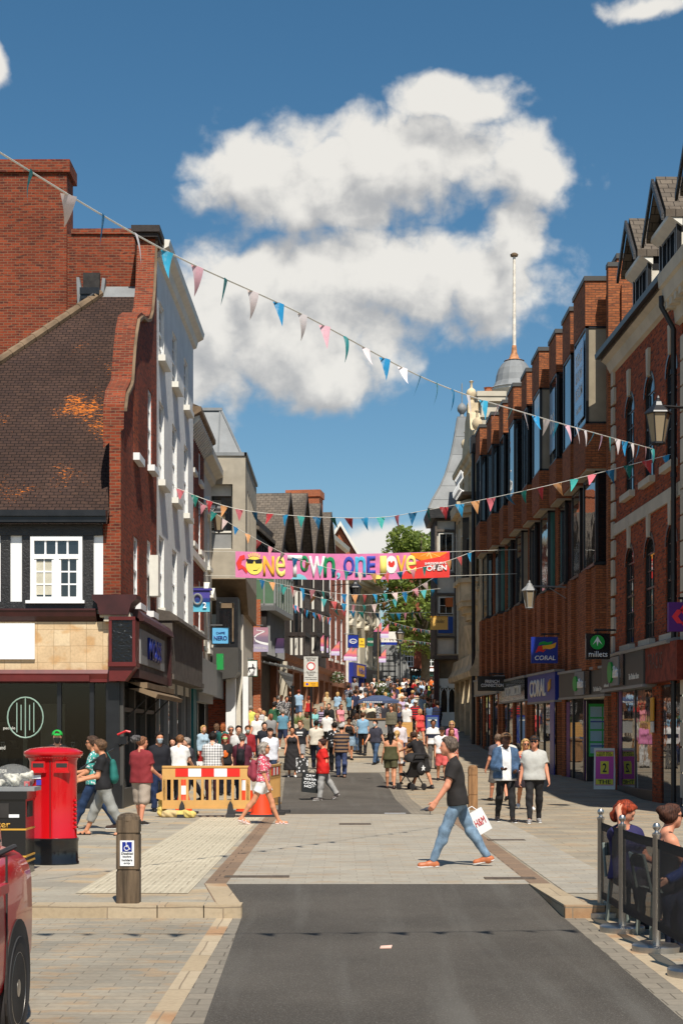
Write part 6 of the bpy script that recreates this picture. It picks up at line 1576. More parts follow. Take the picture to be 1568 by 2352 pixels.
# plastic works barrier, cones, sandbags
M['tan'] = pbr('tan_plastic', S(206,158,92), .5, var=.08); M['sigred'] = flat('signal_red', S(226,44,34), .45); M['orange'] = pbr('cone_orange', S(238,74,36), .5, var=.08); M['rubber'] = pbr('black_rubber', S(58,56,56), .9)
def barrier(lab, pos, rz, L=1.86):
    t = thing('works_barrier', lab, 'barrier', pos, rz); b = MB(); a = L / 2; y0, y1 = -.03, .03
    b.box(-a, a, y0, y1, .20, .36); b.box(-a, a, y0, y1, .80, 1.07); b.box(-a, a, -.045, .045, 1.05, 1.09); b.box(-a, a, -.045, .045, .18, .22)
    n_ = 11
    for i in range(n_ + 1):
        x = -a + .05 + (L - .1) * i / n_
        b.box(x - .028, x + .028, y0, y1, .36, .80)
    b.box(-a, -a + .1, y0, y1, .36, .80); b.box(a - .1, a, y0, y1, .36, .8); b.prism([(-a, .36), (-a - .12, .40), (-a - .12, .5), (-a, .55)], 'y', y0, y1); b.build('panel', M['tan'], t)
    n_ = 5; w_ = (L - .5) / n_
    for i in range(n_): MB().box(-a + .28 + i * w_, -a + .28 + (i + 1) * w_, -.038, -.03, .86, 1.03).build('reflective_strip', M['sigred'] if i % 2 == 0 else M['white'], t)
    for x in (-a + .42, a - .42): MB().prism([(x - .09, 0), (x + .09, 0), (x + .05, .26), (x, .36), (x - .05, .26)], 'y', -.08, -.04).box(x - .09, x + .09, -.3, .3, 0, .07).build('foot', M['rubber'], t)
    return t
barrier('tan plastic works barrier with a red and white reflective band beside the pavement works', put(474, 1877), R(2))
barrier('tan works barrier seen end on behind the woman in white shorts', (XX(628, 34.4), 34.6, 0), R(84), 1.7)
def cone(lab, px, d_, h_=.75):
    t = thing('traffic_cone', lab, 'cone', put(px, d=d_)); k = h_ / .75
    MB().lathe([(.20*k, .03), (.17*k, .06), (.10*k, .38*k)], 20).lathe([(.075*k, .55*k), (.035*k, .75*k), (.02*k, .76*k)], 20).build('cone_body', M['orange'], t, True); MB().lathe([(.10*k, .38*k), (.075*k, .55*k)], 20).build('sleeve', M['white'], t, True)
    b = MB(); b.box(-.27*k, .27*k, -.27*k, .27*k, 0, .045); b.build('base', M['rubber'], t)
cone('large orange traffic cone behind the woman in white shorts', 600, 33.6, 1.0)
cone('orange traffic cone half hidden behind the middle bars of the works barrier', 422, 34.6, .85)
cone('orange traffic cone close behind the last bars of the works barrier', 566, 35.0, 1.0)
for lab, px, d_, rz, col in (('cream sandbag slumped by the works barrier foot', 398, 33.1, .2, S(206,180,130)), ('crumpled yellow sack beside the cream sandbag', 426, 33.0, -.4, S(214,190,110)), ('yellow sack hung on the corner shop end of the works barrier', 372, 33.3, .1, S(224,196,110))):
    A = Field((-.3, -.25, -.02), (.3, .25, .5), .014)
    if 'hung' in lab: A.cap((0, 0, .1), (0, .0, .34), .10, .07, .02, fl=1.4)
    else: A.cap((-.16, 0, .07), (.16, .03, .07), .085, .07, .03); A.cap((-.05, .05, .08), (.1, -.06, .07), .08, None, .03)
    A.wrinkle(.012, 1.6, px); A.plane((0, 0, .003), (0, 0, -1)); o = link('sandbag', A.mesh('sandbag', M['cloth']), None, put(px, d=d_), (0, 0, rz)); o.color = col; tag(o, lab, 'sandbag')
# works table edge behind the barrier with a card
tb = thing('folding_table', 'folding table behind the works barrier with a white lettered card', 'table', put(450, d=40.8)); MB().box(-1.0, 1.5, -.3, .3, .72, .76).build('table_top', M['greypaint'], tb)
for x in (-.9, 1.4):
    for y in (-.25, .25): MB().tube([(x, y, 0), (x, y, .72)], .02, 6).build('leg', M['iron'], tb)
MB().prism([(.0, .76), (.5, .76), (.5, 1.05), (0, 1.05)], 'y', -.31, -.29).build('card', M['white'], tb); text('HIE', .3, .12, tb, (.25, -.311, .9), UPR, M['iron'])
# red hatchback cut by the left edge of the picture
M['carred'] = pbr('car_red', S(186,12,26), .3, var=.05, spec=.35, coat=.45)
car = thing('parked_car', 'glossy dark red parked hatchback, its tail towards the pillar box', 'car', (-2.88, 8.30, LOW)); car.scale = (1.03, 1.04, 1.09)
def loft(secs, n=28):
    b = MB(); vs = []
    for (y, zb, zt, hw, ex) in secs:
        for j in range(n):
            t_ = 2 * math.pi * j / n; c, s_ = math.cos(t_), math.sin(t_)
            vs.append((hw * math.copysign(abs(c) ** ex, c), y, (zb + zt) / 2 + (zt - zb) / 2 * math.copysign(abs(s_) ** ex, s_)))
    k = len(secs); b.add(vs, [(i*n + j, i*n + (j+1) % n, (i+1)*n + (j+1) % n, (i+1)*n + j) for i in range(k-1) for j in range(n)] + [tuple(range(n-1, -1, -1)), tuple(range((k-1)*n, k*n))]); return b
loft([(2.14, .45, .80, .64, .5), (2.1, .34, 1.0, .78, .42), (1.85, .26, 1.10, .84, .38), (1.2, .22, 1.12, .868, .36), (.3, .20, 1.08, .875, .34), (-.8, .20, 1.0, .875, .34), (-1.5, .24, .92, .85, .38), (-1.9, .30, .82, .76, .42), (-2.05, .40, .68, .6, .5)], 36).build('body', M['carred'], car, True)
loft([(2.0, .95, 1.12, .62, .45), (1.86, .9, 1.34, .64, .5), (1.6, .9, 1.46, .65, .5), (1.1, .9, 1.52, .66, .5), (.2, .9, 1.52, .66, .5), (-.35, .9, 1.46, .66, .5), (-1.05, .9, 1.05, .62, .5)], 32).build('roof', M['carred'], car, True)
for sx in (-1, 1):
    b = MB(); b.add([(sx * .70, 1.60, 1.12), (sx * .615, 1.40, 1.40), (sx * .615, .2, 1.46), (sx * .61, -.35, 1.40), (sx * .68, -.9, 1.08), (sx * .5, 1.60, 1.12), (sx * .5, 1.40, 1.40), (sx * .5, .2, 1.46), (sx * .5, -.35, 1.40), (sx * .5, -.9, 1.08)], [(0, 1, 2, 3, 4), (9, 8, 7, 6, 5), (0, 5, 6, 1), (1, 6, 7, 2), (2, 7, 8, 3), (3, 8, 9, 4), (4, 9, 5, 0)]); b.build('side_window', M['glass2'], car)
    MB().tube([(sx * .76, 1.7, 1.085), (sx * .80, .3, 1.07), (sx * .78, -.95, 1.0)], .016, 6).build('window_seal', M['rubber'], car)
    o = MB().box(sx * .872, sx * .915, .58, .82, .90, .95).build('door_handle', M['carred'], car); MB().box(sx * .865, sx * .876, .95, .965, .3, 1.08).build('door_gap', M['dark'], car)
    MB().ball((sx * .66, 2.03, .88), (.10, .085, .13), 10).build('tail_lamp', flat('lamp_red', S(190,20,24), .15, .6), car)
    for yy in (1.28, -1.28):
        MB().lathe([(.345, 0), (.345, .012)], 28).build('wheel_arch', M['dark'], car, False, (sx * .862, yy, .36), (0, R(90 * sx), 0))
        w_ = MB(); w_.lathe([(.19, -.1), (.29, -.11), (.315, -.07), (.315, .07), (.29, .115), (.2, .10)], 30)
        wh = w_.build('wheel', M['rubber'], car, True, (sx * .765, yy, .315), (0, R(90 * sx), 0))
        r_ = MB()
        r_.lathe([(.20, .06), (.215, .105), (.20, .11), (.185, .06)], 30)
        for q in range(5):
            a = 2 * math.pi * q / 5; r_.prism([(.04*math.cos(a+.6), .04*math.sin(a+.6)), (.195*math.cos(a+.16), .195*math.sin(a+.16)), (.195*math.cos(a-.16), .195*math.sin(a-.16)), (.04*math.cos(a-.6), .04*math.sin(a-.6))], 'z', .07, .10)
        r_.lathe([(.05, .05), (.05, .11), (.001, .115)], 14); r_.lathe([(.19, .01), (.001, .012)], 20); r_.build('rim', M['steel'], wh, True)
MB().prism([(2.05, 1.10), (1.90, 1.38), (1.84, 1.36), (1.98, 1.08)], 'x', -.48, .48).build('rear_window', M['glass2'], car); MB().prism([(-1.14, 1.04), (-.42, 1.50), (-.36, 1.48), (-1.05, 1.02)], 'x', -.5, .5).build('windscreen', M['glass2'], car); MB().box(-.76, .76, 1.93, 2.1, .42, .56).build('bumper', M['carred'], car)
# café wind break, table and chairs
m, t, bb = newmat('black_mesh_cloth'); o_ = t.n['Material Output']; tr = t.new('ShaderNodeBsdfTransparent'); mx = t.new('ShaderNodeMixShader'); mx.inputs[0].default_value = .82
bb.inputs['Base Color'].default_value = (.02, .018, .017, 1); bb.inputs['Roughness'].default_value = .7; t.link(tr.outputs[0], mx.inputs[1]); t.link(bb.outputs[0], mx.inputs[2]); t.link(mx.outputs[0], o_.inputs['Surface']); M['meshcloth'] = m
M['blackcloth'] = pbr('black_hem', (.02,.018,.018,1), .8)
cb = thing('cafe_barrier', 'cafe windbreak of steel posts and see through black mesh panels', 'barrier', (0, 0, LOW))
posts = [(2.70, 16.35), (2.70, 15.1), (2.76, 13.75), (2.78, 12.35), (2.84, 11.0)]
for x, y in posts:
    po = MB().lathe([(.034, .0), (.034, 1.0), (.04, 1.01), (.04, 1.03), (.02, 1.04), (.016, 1.055), (.034, 1.075), (.036, 1.095), (.022, 1.12), (.001, 1.126)], 18, (x, y, 0)).build('post', M['steel'], cb, True); MB().lathe([(.215, .0), (.215, .05), (.2, .062), (.001, .066)], 32, (x, y, 0)).build('foot', M['steel'], po, True)
for (xa, ya), (xb2, yb) in zip(posts, posts[1:]):
    ya -= .04; yb += .04; n_ = 8
    def sh_(z0, z1, w0):
        b = MB(); vs = []
        for i in range(n_ + 1):
            k_ = i / n_; sag = .012 * math.sin(k_ * math.pi)
            for z in (z0, z1): vs.append((xa + (xb2 - xa) * k_ + w0 * math.sin(k_ * math.pi), ya + (yb - ya) * k_, z - sag))
        b.add(vs, [(2*i, 2*i + 2, 2*i + 3, 2*i + 1) for i in range(n_)]); return b
    pn = sh_(.24, .95, .02).build('mesh_panel', M['meshcloth'], cb, recalc=False); sh_(.90, .985, .021).build('hem', M['blackcloth'], pn, recalc=False); sh_(.19, .27, .021).build('hem', M['blackcloth'], pn, recalc=False)
M['greymetal'] = pbr('grey_powder_coat', S(120,128,120), .5)
def chair(lab, x, y, rz):
    t = thing('cafe_chair', lab, 'chair', (x, y, LOW), rz, 'cafe chairs'); MB().box(-.18, .18, -.19, .19, .43, .465).build('seat', M['greymetal'], t)
    b = MB(); b.tube([(-.19, .2, .45), (-.18, .27, .78), (.18, .27, .78), (.19, .2, .45)], .016, 8).prism([(.245, .66), (.262, .66), (.282, .78), (.262, .78)], 'x', -.18, .18); b.build('backrest', M['greymetal'], t)
    for sx in (-1, 1):
        for sy in (-1, 1): MB().tube([(sx * .15, sy * .16, .44), (sx * .18, sy * .2, 0)], [.026, .02], 8).build('leg', M['greymetal'], t)
chair('grey metal cafe chair under the red haired woman', XX(1452, 15.85), 15.85, R(22)); chair('grey metal cafe chair under the woman in glasses', XX(1524, 14.7), 14.7, R(100)); chair('grey metal cafe chair under the guest in the striped top', XX(1632, 14.0), 14.0, R(-60))
tb = thing('cafe_table', 'small round cafe table between the seated women', 'table', (3.62, 15.35, LOW)); MB().lathe([(.36, .71), (.36, .74), (.001, .742)], 28).build('table_top', M['greymetal'], tb); MB().lathe([(.22, 0), (.22, .02), (.03, .05), (.03, .71)], 16).build('pedestal', M['iron'], tb)
# wall lanterns
def lantern(lab, pos, k=1.0, arm=None, post=None, glassm='lampglass', hang=False):
    t = thing('street_lamp', lab, 'street lamp', pos); b = MB(); q = math.pi / 6
    b.lathe([(.34*k, .78*k), (.36*k, .80*k), (.34*k, .84*k), (.20*k, .98*k), (.16*k, 1.0*k), (.12*k, 1.1*k), (.05*k, 1.16*k), (.05*k, 1.2*k), (.03*k, 1.26*k), (.001, 1.28*k)], 6 if not hang else 8)
    for j in range(6):
        a = 2*math.pi*j/6; b.tube([(.17*k*math.cos(a), .17*k*math.sin(a), .06*k), (.31*k*math.cos(a), .31*k*math.sin(a), .80*k)], .018*k, 5)
    b.lathe([(.19*k, .02*k), (.19*k, .07*k), (.05*k, .02*k), (.04*k, -.04*k)], 6)
    if arm: b.tube([(0, 0, 1.0*k), (arm[0] * .5, arm[1] * .5, 1.02*k), (arm[0], arm[1], 1.0*k)], .03, 6); b.tube([(arm[0], arm[1], .5*k), (arm[0] * .55, arm[1] * .55, .95*k)], .015, 6); b.tube([(0, 0, 1.0*k), (0, 0, 1.2*k)], .03, 6)
    if post: b.tube([(0, 0, 0), (0, 0, post)], .06, 8)
    b.build('lantern_frame', M['iron'] if glassm == 'glass' or k > .8 else M['greypaint'], t)
    MB().lathe([(.165*k, .06*k), (.30*k, .79*k)], 6).build('lamp_glass', M[glassm], t)
lantern('large black framed street lantern high on the Georgian brick house', (XX(1510, 33), 33, ZZ(1022, 33)), .82, (1.7, .6))
lantern('grey street lantern on a bracket over the brown brick block', (XX(1215, 52), 52, ZZ(1398, 52)), .74, (1.25, .3))
lantern('black street lantern on a bracket in front of the concrete block', (XX(503, 58), 58, ZZ(1222, 58)), .86, (-.95, 0), glassm='lampglass')
lantern('small black lantern hanging below the street banner', (XX(816, 108), 108, ZZ(1383, 108)), 1.25, (-1.6, 1), glassm='glass')
lantern('distant black lamp post in front of the far tree', (XX(918, 112), 112, ZZ(1480, 112)), 1.0, post=-3.2, glassm='lampglass')
# hanging signs
def blade(lab, px0, px1, py0, py1, d_, face, th=.12, rz=0, frame=None, name='hanging_sign', bracket=None):
    w_, h_ = (px1 - px0) * d_ / FOC, (py1 - py0) * d_ / FOC
    t = thing(name, lab, 'sign', (XX((px0 + px1) / 2, d_), d_, ZZ(py1, d_)), rz)
    MB().box(-w_/2, w_/2, 0, th, 0, h_).build('panel', face, t)
    if frame: MB().box(-w_/2 - .03, w_/2 + .03, -.004, th + .01, h_, h_ + .04).box(-w_/2 - .03, w_/2 + .03, -.004, th + .01, -.04, 0).box(-w_/2 - .03, -w_/2, -.004, th + .01, 0, h_).box(w_/2, w_/2 + .03, -.004, th + .01, 0, h_).build('frame', frame, t)
    if bracket: MB().tube([(bracket, th/2, h_ + .1), (-bracket * .2, th/2, h_ + .1)], .03, 6).tube([(0, th/2, h_), (0, th/2, h_ + .1)], .02, 5).build('bracket', M['iron'], t)
    return t, w_, h_
def grad(name, stops):
    m, t, b = newmat(name); co = t.new('ShaderNodeTexCoord'); sp = t.new('ShaderNodeSeparateXYZ'); t.link(co.outputs['Generated'], sp.inputs[0])
    r_ = t.new('ShaderNodeValToRGB'); e = r_.color_ramp.elements
    e[0].position, e[0].color = stops[0]; e[1].position, e[1].color = stops[-1]
    for p_, c_ in stops[1:-1]: x = e.new(p_); x.color = c_
    t.link(sp.outputs[2], r_.inputs[0]); t.link(r_.outputs[0], b.inputs['Base Color']); b.inputs['Roughness'].default_value = .4; return m
t, w_, h_ = blade('blue to purple phone shop sign with a silver ring letter and small figure', 439, 482, 1356, 1405, 54.6, grad('blue_print', [(0, S(110,196,214)), (.42, S(56,150,196)), (.46, S(20,50,110)), (.62, S(44,60,130)), (.66, S(80,70,150)), (1, S(76,70,150))]), bracket=-.5)
b = MB()
for k in range(32):
    a0, a1 = 2*math.pi*k/32, 2*math.pi*(k+1)/32; b.tube([(-.10 + .145*math.cos(a0), -.03, .43 + .175*math.sin(a0)), (-.10 + .145*math.cos(a1), -.03, .43 + .175*math.sin(a1))], .042, 8)
b.build('ring_letter', M['lead'], t, True); text('2', .13, .2, t, (.15, -.02, .22), UPR, M['white'], bold=.03, ext=.03); MB().box(-.36, .4, -.05, .2, h_, h_ + .07).build('top_rail', flat('purple_rail', S(64,56,140)), t)
t, w_, h_ = blade('light blue coffee shop sign in a black frame beside the dark bay', 488, 525, 1442, 1478, 62, flat('sky_blue', S(104,180,226)), frame=M['black'], bracket=-.4)
text('CAFFÉ', w_ * .55, .11, t, (0, -.005, h_ * .68), UPR, M['navy'], bold=.02); text('NERO', w_ * .82, .18, t, (0, -.005, h_ * .34), UPR, M['navy'], bold=.03)
t, w_, h_ = blade('white square sign with a black prancing horse in a thin green frame', 565, 590, 1518, 1552, 71, M['white'], frame=flat('dark_green', S(40,84,60)), bracket=-.5)
hp = [(.10,.42),(.20,.44),(.22,.50),(.30,.52),(.42,.50),(.54,.52),(.58,.62),(.56,.72),(.60,.76),(.66,.70),(.70,.62),(.68,.54),(.78,.50),(.86,.44),(.84,.40),(.76,.44),(.70,.44),(.78,.34),(.74,.32),(.64,.42),(.5,.42),(.36,.42),(.30,.36),(.34,.24),(.40,.18),(.36,.16),(.28,.22),(.24,.34),(.2,.26),(.22,.16),(.17,.16),(.15,.28),(.2,.4)]
MB().prism([((x - .48) * w_, y * h_ + .04) for x, y in hp], 'y', -.012, -.002).build('horse_emblem', M['iron'], t)
t, w_, h_ = blade('tall mauve banner sign with a white winding road', 582, 616, 1441, 1497, 76, grad('mauve_print', [(0, S(176,166,190)), (.3, S(176,166,190)), (.31, S(120,110,130)), (.6, S(140,120,140)), (.75, S(190,140,150)), (1, S(176,130,146))]), .05, bracket=-.55)
b = MB()
sw = [(.28,.95,.02),(.2,.88,.03),(.5,.86,.04),(.8,.84,.05),(.55,.78,.06),(.25,.7,.08),(.05,.58,.1),(.15,.46,.12),(.45,.38,.13),(.8,.33,.14),(1.0,.31,.14)]
for (xa, za, ta), (xb3, zb, tb_) in zip(sw, sw[1:]): b.add([((xa-.5)*w_, -.006, (za - ta*.35)*h_), ((xb3-.5)*w_, -.006, (zb - tb_*.35)*h_), ((xb3-.5)*w_, -.006, (zb + tb_*.35)*h_), ((xa-.5)*w_, -.006, (za + ta*.35)*h_)], [(0, 1, 2, 3)])
b.build('white_road', M['white'], t, recalc=False); text('PRIDE HILL', w_ * .8, .1, t, (0, -.005, h_ * .16), UPR, M['offwhite'], ext=.003)
t, w_, h_ = blade('second, darker purple banner sign partly behind the mauve one', 632, 652, 1466, 1500, 80, grad('purple_print', [(0, S(130,126,150)), (.3, S(130,126,150)), (.32, S(52,44,70)), (1, S(84,52,90))]), .05)
t, w_, h_ = blade('pale mint green square sign over the timber framed shops', 678, 705, 1409, 1437, 93, flat('mint_sign', S(178,214,204)), frame=M['iron'], bracket=-.6)
t, w_, h_ = blade('blue hanging sign with a white oval at the brick town house', 799, 822, 1459, 1487, 117, M['coral'], frame=M['iron'], bracket=-.7)
b = MB()
for k in range(20):
    a0, a1 = 2*math.pi*k/20, 2*math.pi*(k+1)/20; b.tube([(.26*math.cos(a0), -.01, h_/2 + .16*math.sin(a0)), (.26*math.cos(a1), -.01, h_/2 + .16*math.sin(a1))], .03, 5)
b.build('oval', M['white'], t); text('Boots', .36, .14, t, (0, -.01, h_/2), UPR, M['white'])
t, w_, h_ = blade('yellow square hanging sign next to the blue oval sign', 824, 837, 1466, 1487, 119, flat('bright_yellow', S(244,200,50))); text('the\nworks', w_ * .8, h_ * .6, t, (0, -.005, h_/2), UPR, M['iron'])
t, w_, h_ = blade('dark green hanging sign with white capital letters on the stucco building', 843, 862, 1465, 1484, 122, flat('bottle_green', S(16,96,72))); text('HOBBS', w_ * .85, .17, t, (0, -.005, h_/2), UPR, M['offwhite'], bold=.02)
t, w_, h_ = blade('mustard yellow sign with handwritten black letters on the turret house', 988, 1028, 1415, 1446, 80.5, flat('mustard', S(232,184,96)), bracket=.7); text('Joules', w_ * .6, .26, t, (0, -.005, h_ * .58), UPR, M['iron'], shear=.4)
b = MB(); b.box(-w_/2, w_/2, -.012, 0, h_ - .05, h_); b.build('border', M['yelshop'], t)
t, w_, h_ = blade('wide black sign with white two line lettering by the drainpipe', 1096, 1160, 1553, 1587, 63, M['blackbox'], bracket=.5); text('FRENCH', w_ * .5, .13, t, (.03, -.005, h_ * .64), UPR, M['white'], bold=.02); text('CONNECTION', w_ * .8, .13, t, (.03, -.005, h_ * .38), UPR, M['white'], bold=.02)
t, w_, h_ = blade('royal blue betting shop sign with a green, yellow and red flag', 1219, 1280, 1463, 1523, 51, M['coral'], .14, bracket=.5)
for nm, poly, mt in (('green_wave', [(-.16,.62),(-.02,.66),(.10,.62),(.26,.66),(.22,.56),(.08,.53),(-.06,.56),(-.2,.52)], M['leaf']), ('yellow_wave', [(-.08,.52),(.08,.53),(.24,.56),(.38,.62),(.34,.46),(.18,.40),(.02,.42),(-.06,.38)], flat('flag_yellow', S(250,176,40))), ('red_wave', [(-.2,.5),(-.08,.52),(-.04,.38),(.06,.40),(-.04,.30),(-.16,.34),(-.3,.28)], M['sigred'])): MB().prism([(x, z + .05) for x, z in poly], 'y', -.012, -.001).build(nm, mt, t)
text('CORAL', w_ * .78, .15, t, (.02, -.005, h_ * .2), UPR, M['white'], bold=.02, shear=.15)
t, w_, h_ = blade('black square outdoor shop sign with a white peak on a green disc', 1345, 1400, 1455, 1514, 43.4, M['blackbox'], .16, bracket=.5)
MB().lathe([(.2, 0), (.2, .012), (.001, .012)], 32).build('green_disc', M['leaf'], t, False, (-.02, -.001, h_ * .66), (R(90), 0, 0)); MB().prism([(-.15, .40), (-.02, .63), (.11, .40), (.01, .50), (-.02, .36), (-.05, .50)], 'y', -.022, -.013).build('peak', M['white'], t); text('millets', w_ * .78, .16, t, (0, -.005, h_ * .2), UPR, M['white'], bold=.01)
t, w_, h_ = blade('purple bank sign with red arrow shapes cut by the right edge of the picture', 1535, 1604, 1383, 1450, 36, flat('bank_purple', S(86,34,120)), .2, bracket=.6)
b = MB()
for dx, dz in ((-.08, .34), (.10, .50), (.14, .18)): b.prism([(dx - .2, dz), (dx - .08, dz + .16), (dx + .06, dz + .16), (dx - .06, dz), (dx + .06, dz - .16), (dx - .08, dz - .16)], 'y', -.012, -.001)
b.each('red_arrow', flat('arrow_red', S(232,52,66)), t)
# traffic sign on its pole
t = thing('pedestrian_zone_sign', 'grey pedestrian zone sign with a red ring and a yellow panel on a black pole', 'traffic sign', put(714, d=66))
H0 = ZZ(1577, 66) - gz(66); wd = .60; ht = 69 * 66 / FOC
MB().tube([(0, .04, 0), (0, .04, H0 + ht)], .05, 10).build('pole', M['iron'], t); MB().box(-wd/2, wd/2, -.015, 0, H0, H0 + ht).build('panel', flat('sign_grey_face', S(206,204,196)), t)
MB().box(-wd/2, wd/2, -.018, -.015, H0, H0 + .2).build('yellow_panel', flat('sign_yellow', S(240,176,40)), t)
b = MB()
for k in range(28):
    a0, a1 = 2*math.pi*k/28, 2*math.pi*(k+1)/28; b.tube([(.155*math.cos(a0), -.018, H0 + .86 + .155*math.sin(a0)), (.155*math.cos(a1), -.018, H0 + .86 + .155*math.sin(a1))], .022, 6)
b.build('red_ring', M['sigred'], t); MB().lathe([(.145, 0), (.001, .001)], 24).build('ring_face', M['white'], t, False, (0, -.016, H0 + .86), (R(90), 0, 0))
for s_, z, w2, hh in (('PEDESTRIAN', 1.20, .45, .05), ('ZONE', 1.11, .34, .08), ('No vehicles', .62, .38, .045), ('Except for', .53, .3, .04), ('loading', .47, .22, .045), ('Midnight-10 am', .38, .5, .045), ('4 pm-Midnight', .30, .5, .045), ('At any', .13, .2, .04), ('time', .07, .14, .035)): text(s_, w2, hh, t, (.1 if z < .2 else 0, -.019, H0 + z), UPR, M['iron'], bold=.02, ext=.002)
MB().lathe([(.055, 0), (.001, .002)], 14).build('blue_roundel', M['violet'], t, False, (-.16, -.018, H0 + .1), (R(90), 0, 0)); MB().box(-wd/2, wd/2, -.017, -.014, H0 + .57, H0 + .58).build('divider', M['iron'], t)
o = MB().tube([(0, 0, 0), (0, 0, 3.0)], .06, 10).tube([(0, 0, 3.0), (0, 0, 3.06)], .08, 10).build('black_post', M['iron'], None, True, put(672, d=60)); tag(o, 'plain slim black post beside the pedestrian zone sign', 'post')
o = MB().tube([(0, 0, 0), (0, 0, 5.2)], .045, 8).build('pale_pole', M['soffit'], None, True, put(868, d=90)); tag(o, 'thin pale pole rising beside the small street bush', 'pole')
# market cart with a navy canopy, crate board, boards
t = thing('market_cart', 'market cart under a low navy canopy with white lettering in the middle of the street', 'cart', put(868, d=73.5)); zc = ZZ(1610, 73.5) - gz(73.5)
M['canopy'] = pbr('navy_canvas', S(70,82,112), .7)
MB().add([(-.95, -.8, zc), (.95, -.8, zc), (.95, .8, zc), (-.95, .8, zc), (-.3, 0, zc + .26), (.3, 0, zc + .26)], [(0, 1, 5, 4), (1, 2, 5), (2, 3, 4, 5), (3, 0, 4), (3, 2, 1, 0)]).box(-.95, .95, -.82, -.8, zc - .12, zc).build('canopy', M['canopy'], t)
b = MB()
for i in range(9): b.box(-.7 + i * .1, -.64 + i * .1, -.828, -.82, zc - .09, zc - .04)
b.build('canopy_lettering', M['white'], t)
for x in (-.85, .85):
    for y in (-.7, .7): MB().tube([(x, y, 0), (x, y, zc)], .025, 6).build('leg', M['steel'], t)
MB().box(-.8, .8, -.5, .5, .35, 1.0).build('cart_body', M['greypaint'], t); MB().box(-.85, .85, -.55, .55, 1.0, 1.06).build('counter', M['newwood'], t)
t = thing('crate_stall', 'stall made of pale wooden crates with a tilted slatted board', 'stall', put(926, d=63.5), R(6)); b = MB()
for i in range(6): b.prism([(-.35 + .02 * i, 1.0 + i * .1), (.37, .98 + i * .1), (.37, 1.08 + i * .1), (-.35 + .02 * i, 1.09 + i * .1)], 'y', .0, .03)
b.build('slatted_board', M['tan'], t); MB().box(-.2, .7, -.5, .1, .85, .92).box(-.15, .65, -.45, .05, .0, .85).each('crate', M['newwood'], t)
def aboard(lab, px, d_, rz, h_, w_, mats):
    t = thing('pavement_board', lab, 'pavement sign', put(px, d=d_), rz); b = MB(); b.prism([(-.2, 0), (-.16, 0), (.02, h_), (-.02, h_)], 'x', -w_/2, w_/2); b.prism([(.2, 0), (.16, 0), (-.02, h_), (.02, h_)], 'x', -w_/2, w_/2); b.build('frame', mats[0], t)
    y = lambda z: -.2 + .18 * z / h_ - .008
    f = MB(); f.add([(-w_*.42, y(.1*h_), .1*h_), (w_*.42, y(.1*h_), .1*h_), (w_*.42, y(.94*h_), .94*h_), (-w_*.42, y(.94*h_), .94*h_)], [(0, 1, 2, 3)]); f.build('poster', mats[1], t, recalc=False)
    return t, y
t, y = aboard('tall pavement sign with a pink and yellow poster beside the brick pier', 1388, 45.8, R(-14), 1.2, .62, (M['offwhite'], flat('pink_poster', S(206,70,160))))
b = MB()
for z0, z1, xa in ((.96, 1.1, .25), (.14, .3, .25), (.45, .82, .12)): b.add([(-xa, y(z0) - .004, z0), (xa, y(z0) - .004, z0), (xa, y(z1) - .004, z1), (-xa, y(z1) - .004, z1)], [(0, 1, 2, 3)])
b.build('yellow_panels', flat('poster_yellow', S(230,214,60)), t, recalc=False); text('OUR BIG\nNEXT STEP', .44, .12, t, (0, y(1.03) - .006, 1.03), (R(90 - 8.5), 0, 0), M['iron'], bold=.02, ext=.002); text('THE', .36, .12, t, (0, y(.22) - .006, .22), (R(90 - 8.5), 0, 0), M['iron'], bold=.02, ext=.002); text('2', .12, .26, t, (0, y(.63) - .006, .63), (R(90 - 8.5), 0, 0), M['iron'], bold=.02, ext=.002)
t, y = aboard('blue pavement board among the far crowd', 992, 72, R(5), 1.3, .6, (M['navy'], flat('slate_blue', S(76,100,130))))
b = MB(); b.add([(-.2, y(1.05) - .003, 1.05), (.2, y(1.05) - .003, 1.05), (.2, y(1.1) - .003, 1.1), (-.2, y(1.1) - .003, 1.1)], [(0, 1, 2, 3)]); b.build('pale_line', M['offwhite'], t, recalc=False)
# pushchair
t = thing('pushchair', 'black folding pushchair with a star patterned bag in front of the bending man', 'pushchair', (XX(944, 45.5), 45.5, gz(45.5)), R(-140)); b = MB()
for sx in (-1, 1): b.tube([(sx * .22, -.3, .12), (sx * .22, .1, .55), (sx * .22, .42, 1.02)], .018, 6); b.tube([(sx * .22, .3, .12), (sx * .22, -.1, .55)], .018, 6)
b.tube([(-.22, .42, 1.02), (.22, .42, 1.02)], .02, 6); b.build('frame', M['iron'], t)
b = MB(); b.prism([(-.28, .42), (.12, .36), (.3, .92), (.22, .95), (.05, .48), (-.28, .5)], 'x', -.2, .2); b.build('seat', M['blackcloth'], t); A = Field((-.35, -.3, .5), (.35, .5, 1.25), .02); A.cap((-.12, .12, .86), (.12, .12, .86), .22, None, .02); A.plane((0, 0, .88), (0, -.3, -1)); link('hood', A.mesh('hood', M['blackcloth']), t)
for sx in (-1, 1):
    for yy in (-.3, .3): MB().lathe([(.10, -.02), (.10, .02), (.03, .025)], 16).build('wheel', M['rubber'], t, False, (sx * .22, yy, .10), (0, R(90), 0))
bk = MB().ball((0, .42, .62), (.16, .09, .2), 8).build('bag', M['blackcloth'], t, True); MB().prism([(.09*math.cos(math.pi*k/5 + math.pi/2)*(1 if k % 2 == 0 else .42), .64 + .09*math.sin(math.pi*k/5 + math.pi/2)*(1 if k % 2 == 0 else .42)) for k in range(10)], 'y', .50, .52).build('white_star', M['white'], bk)
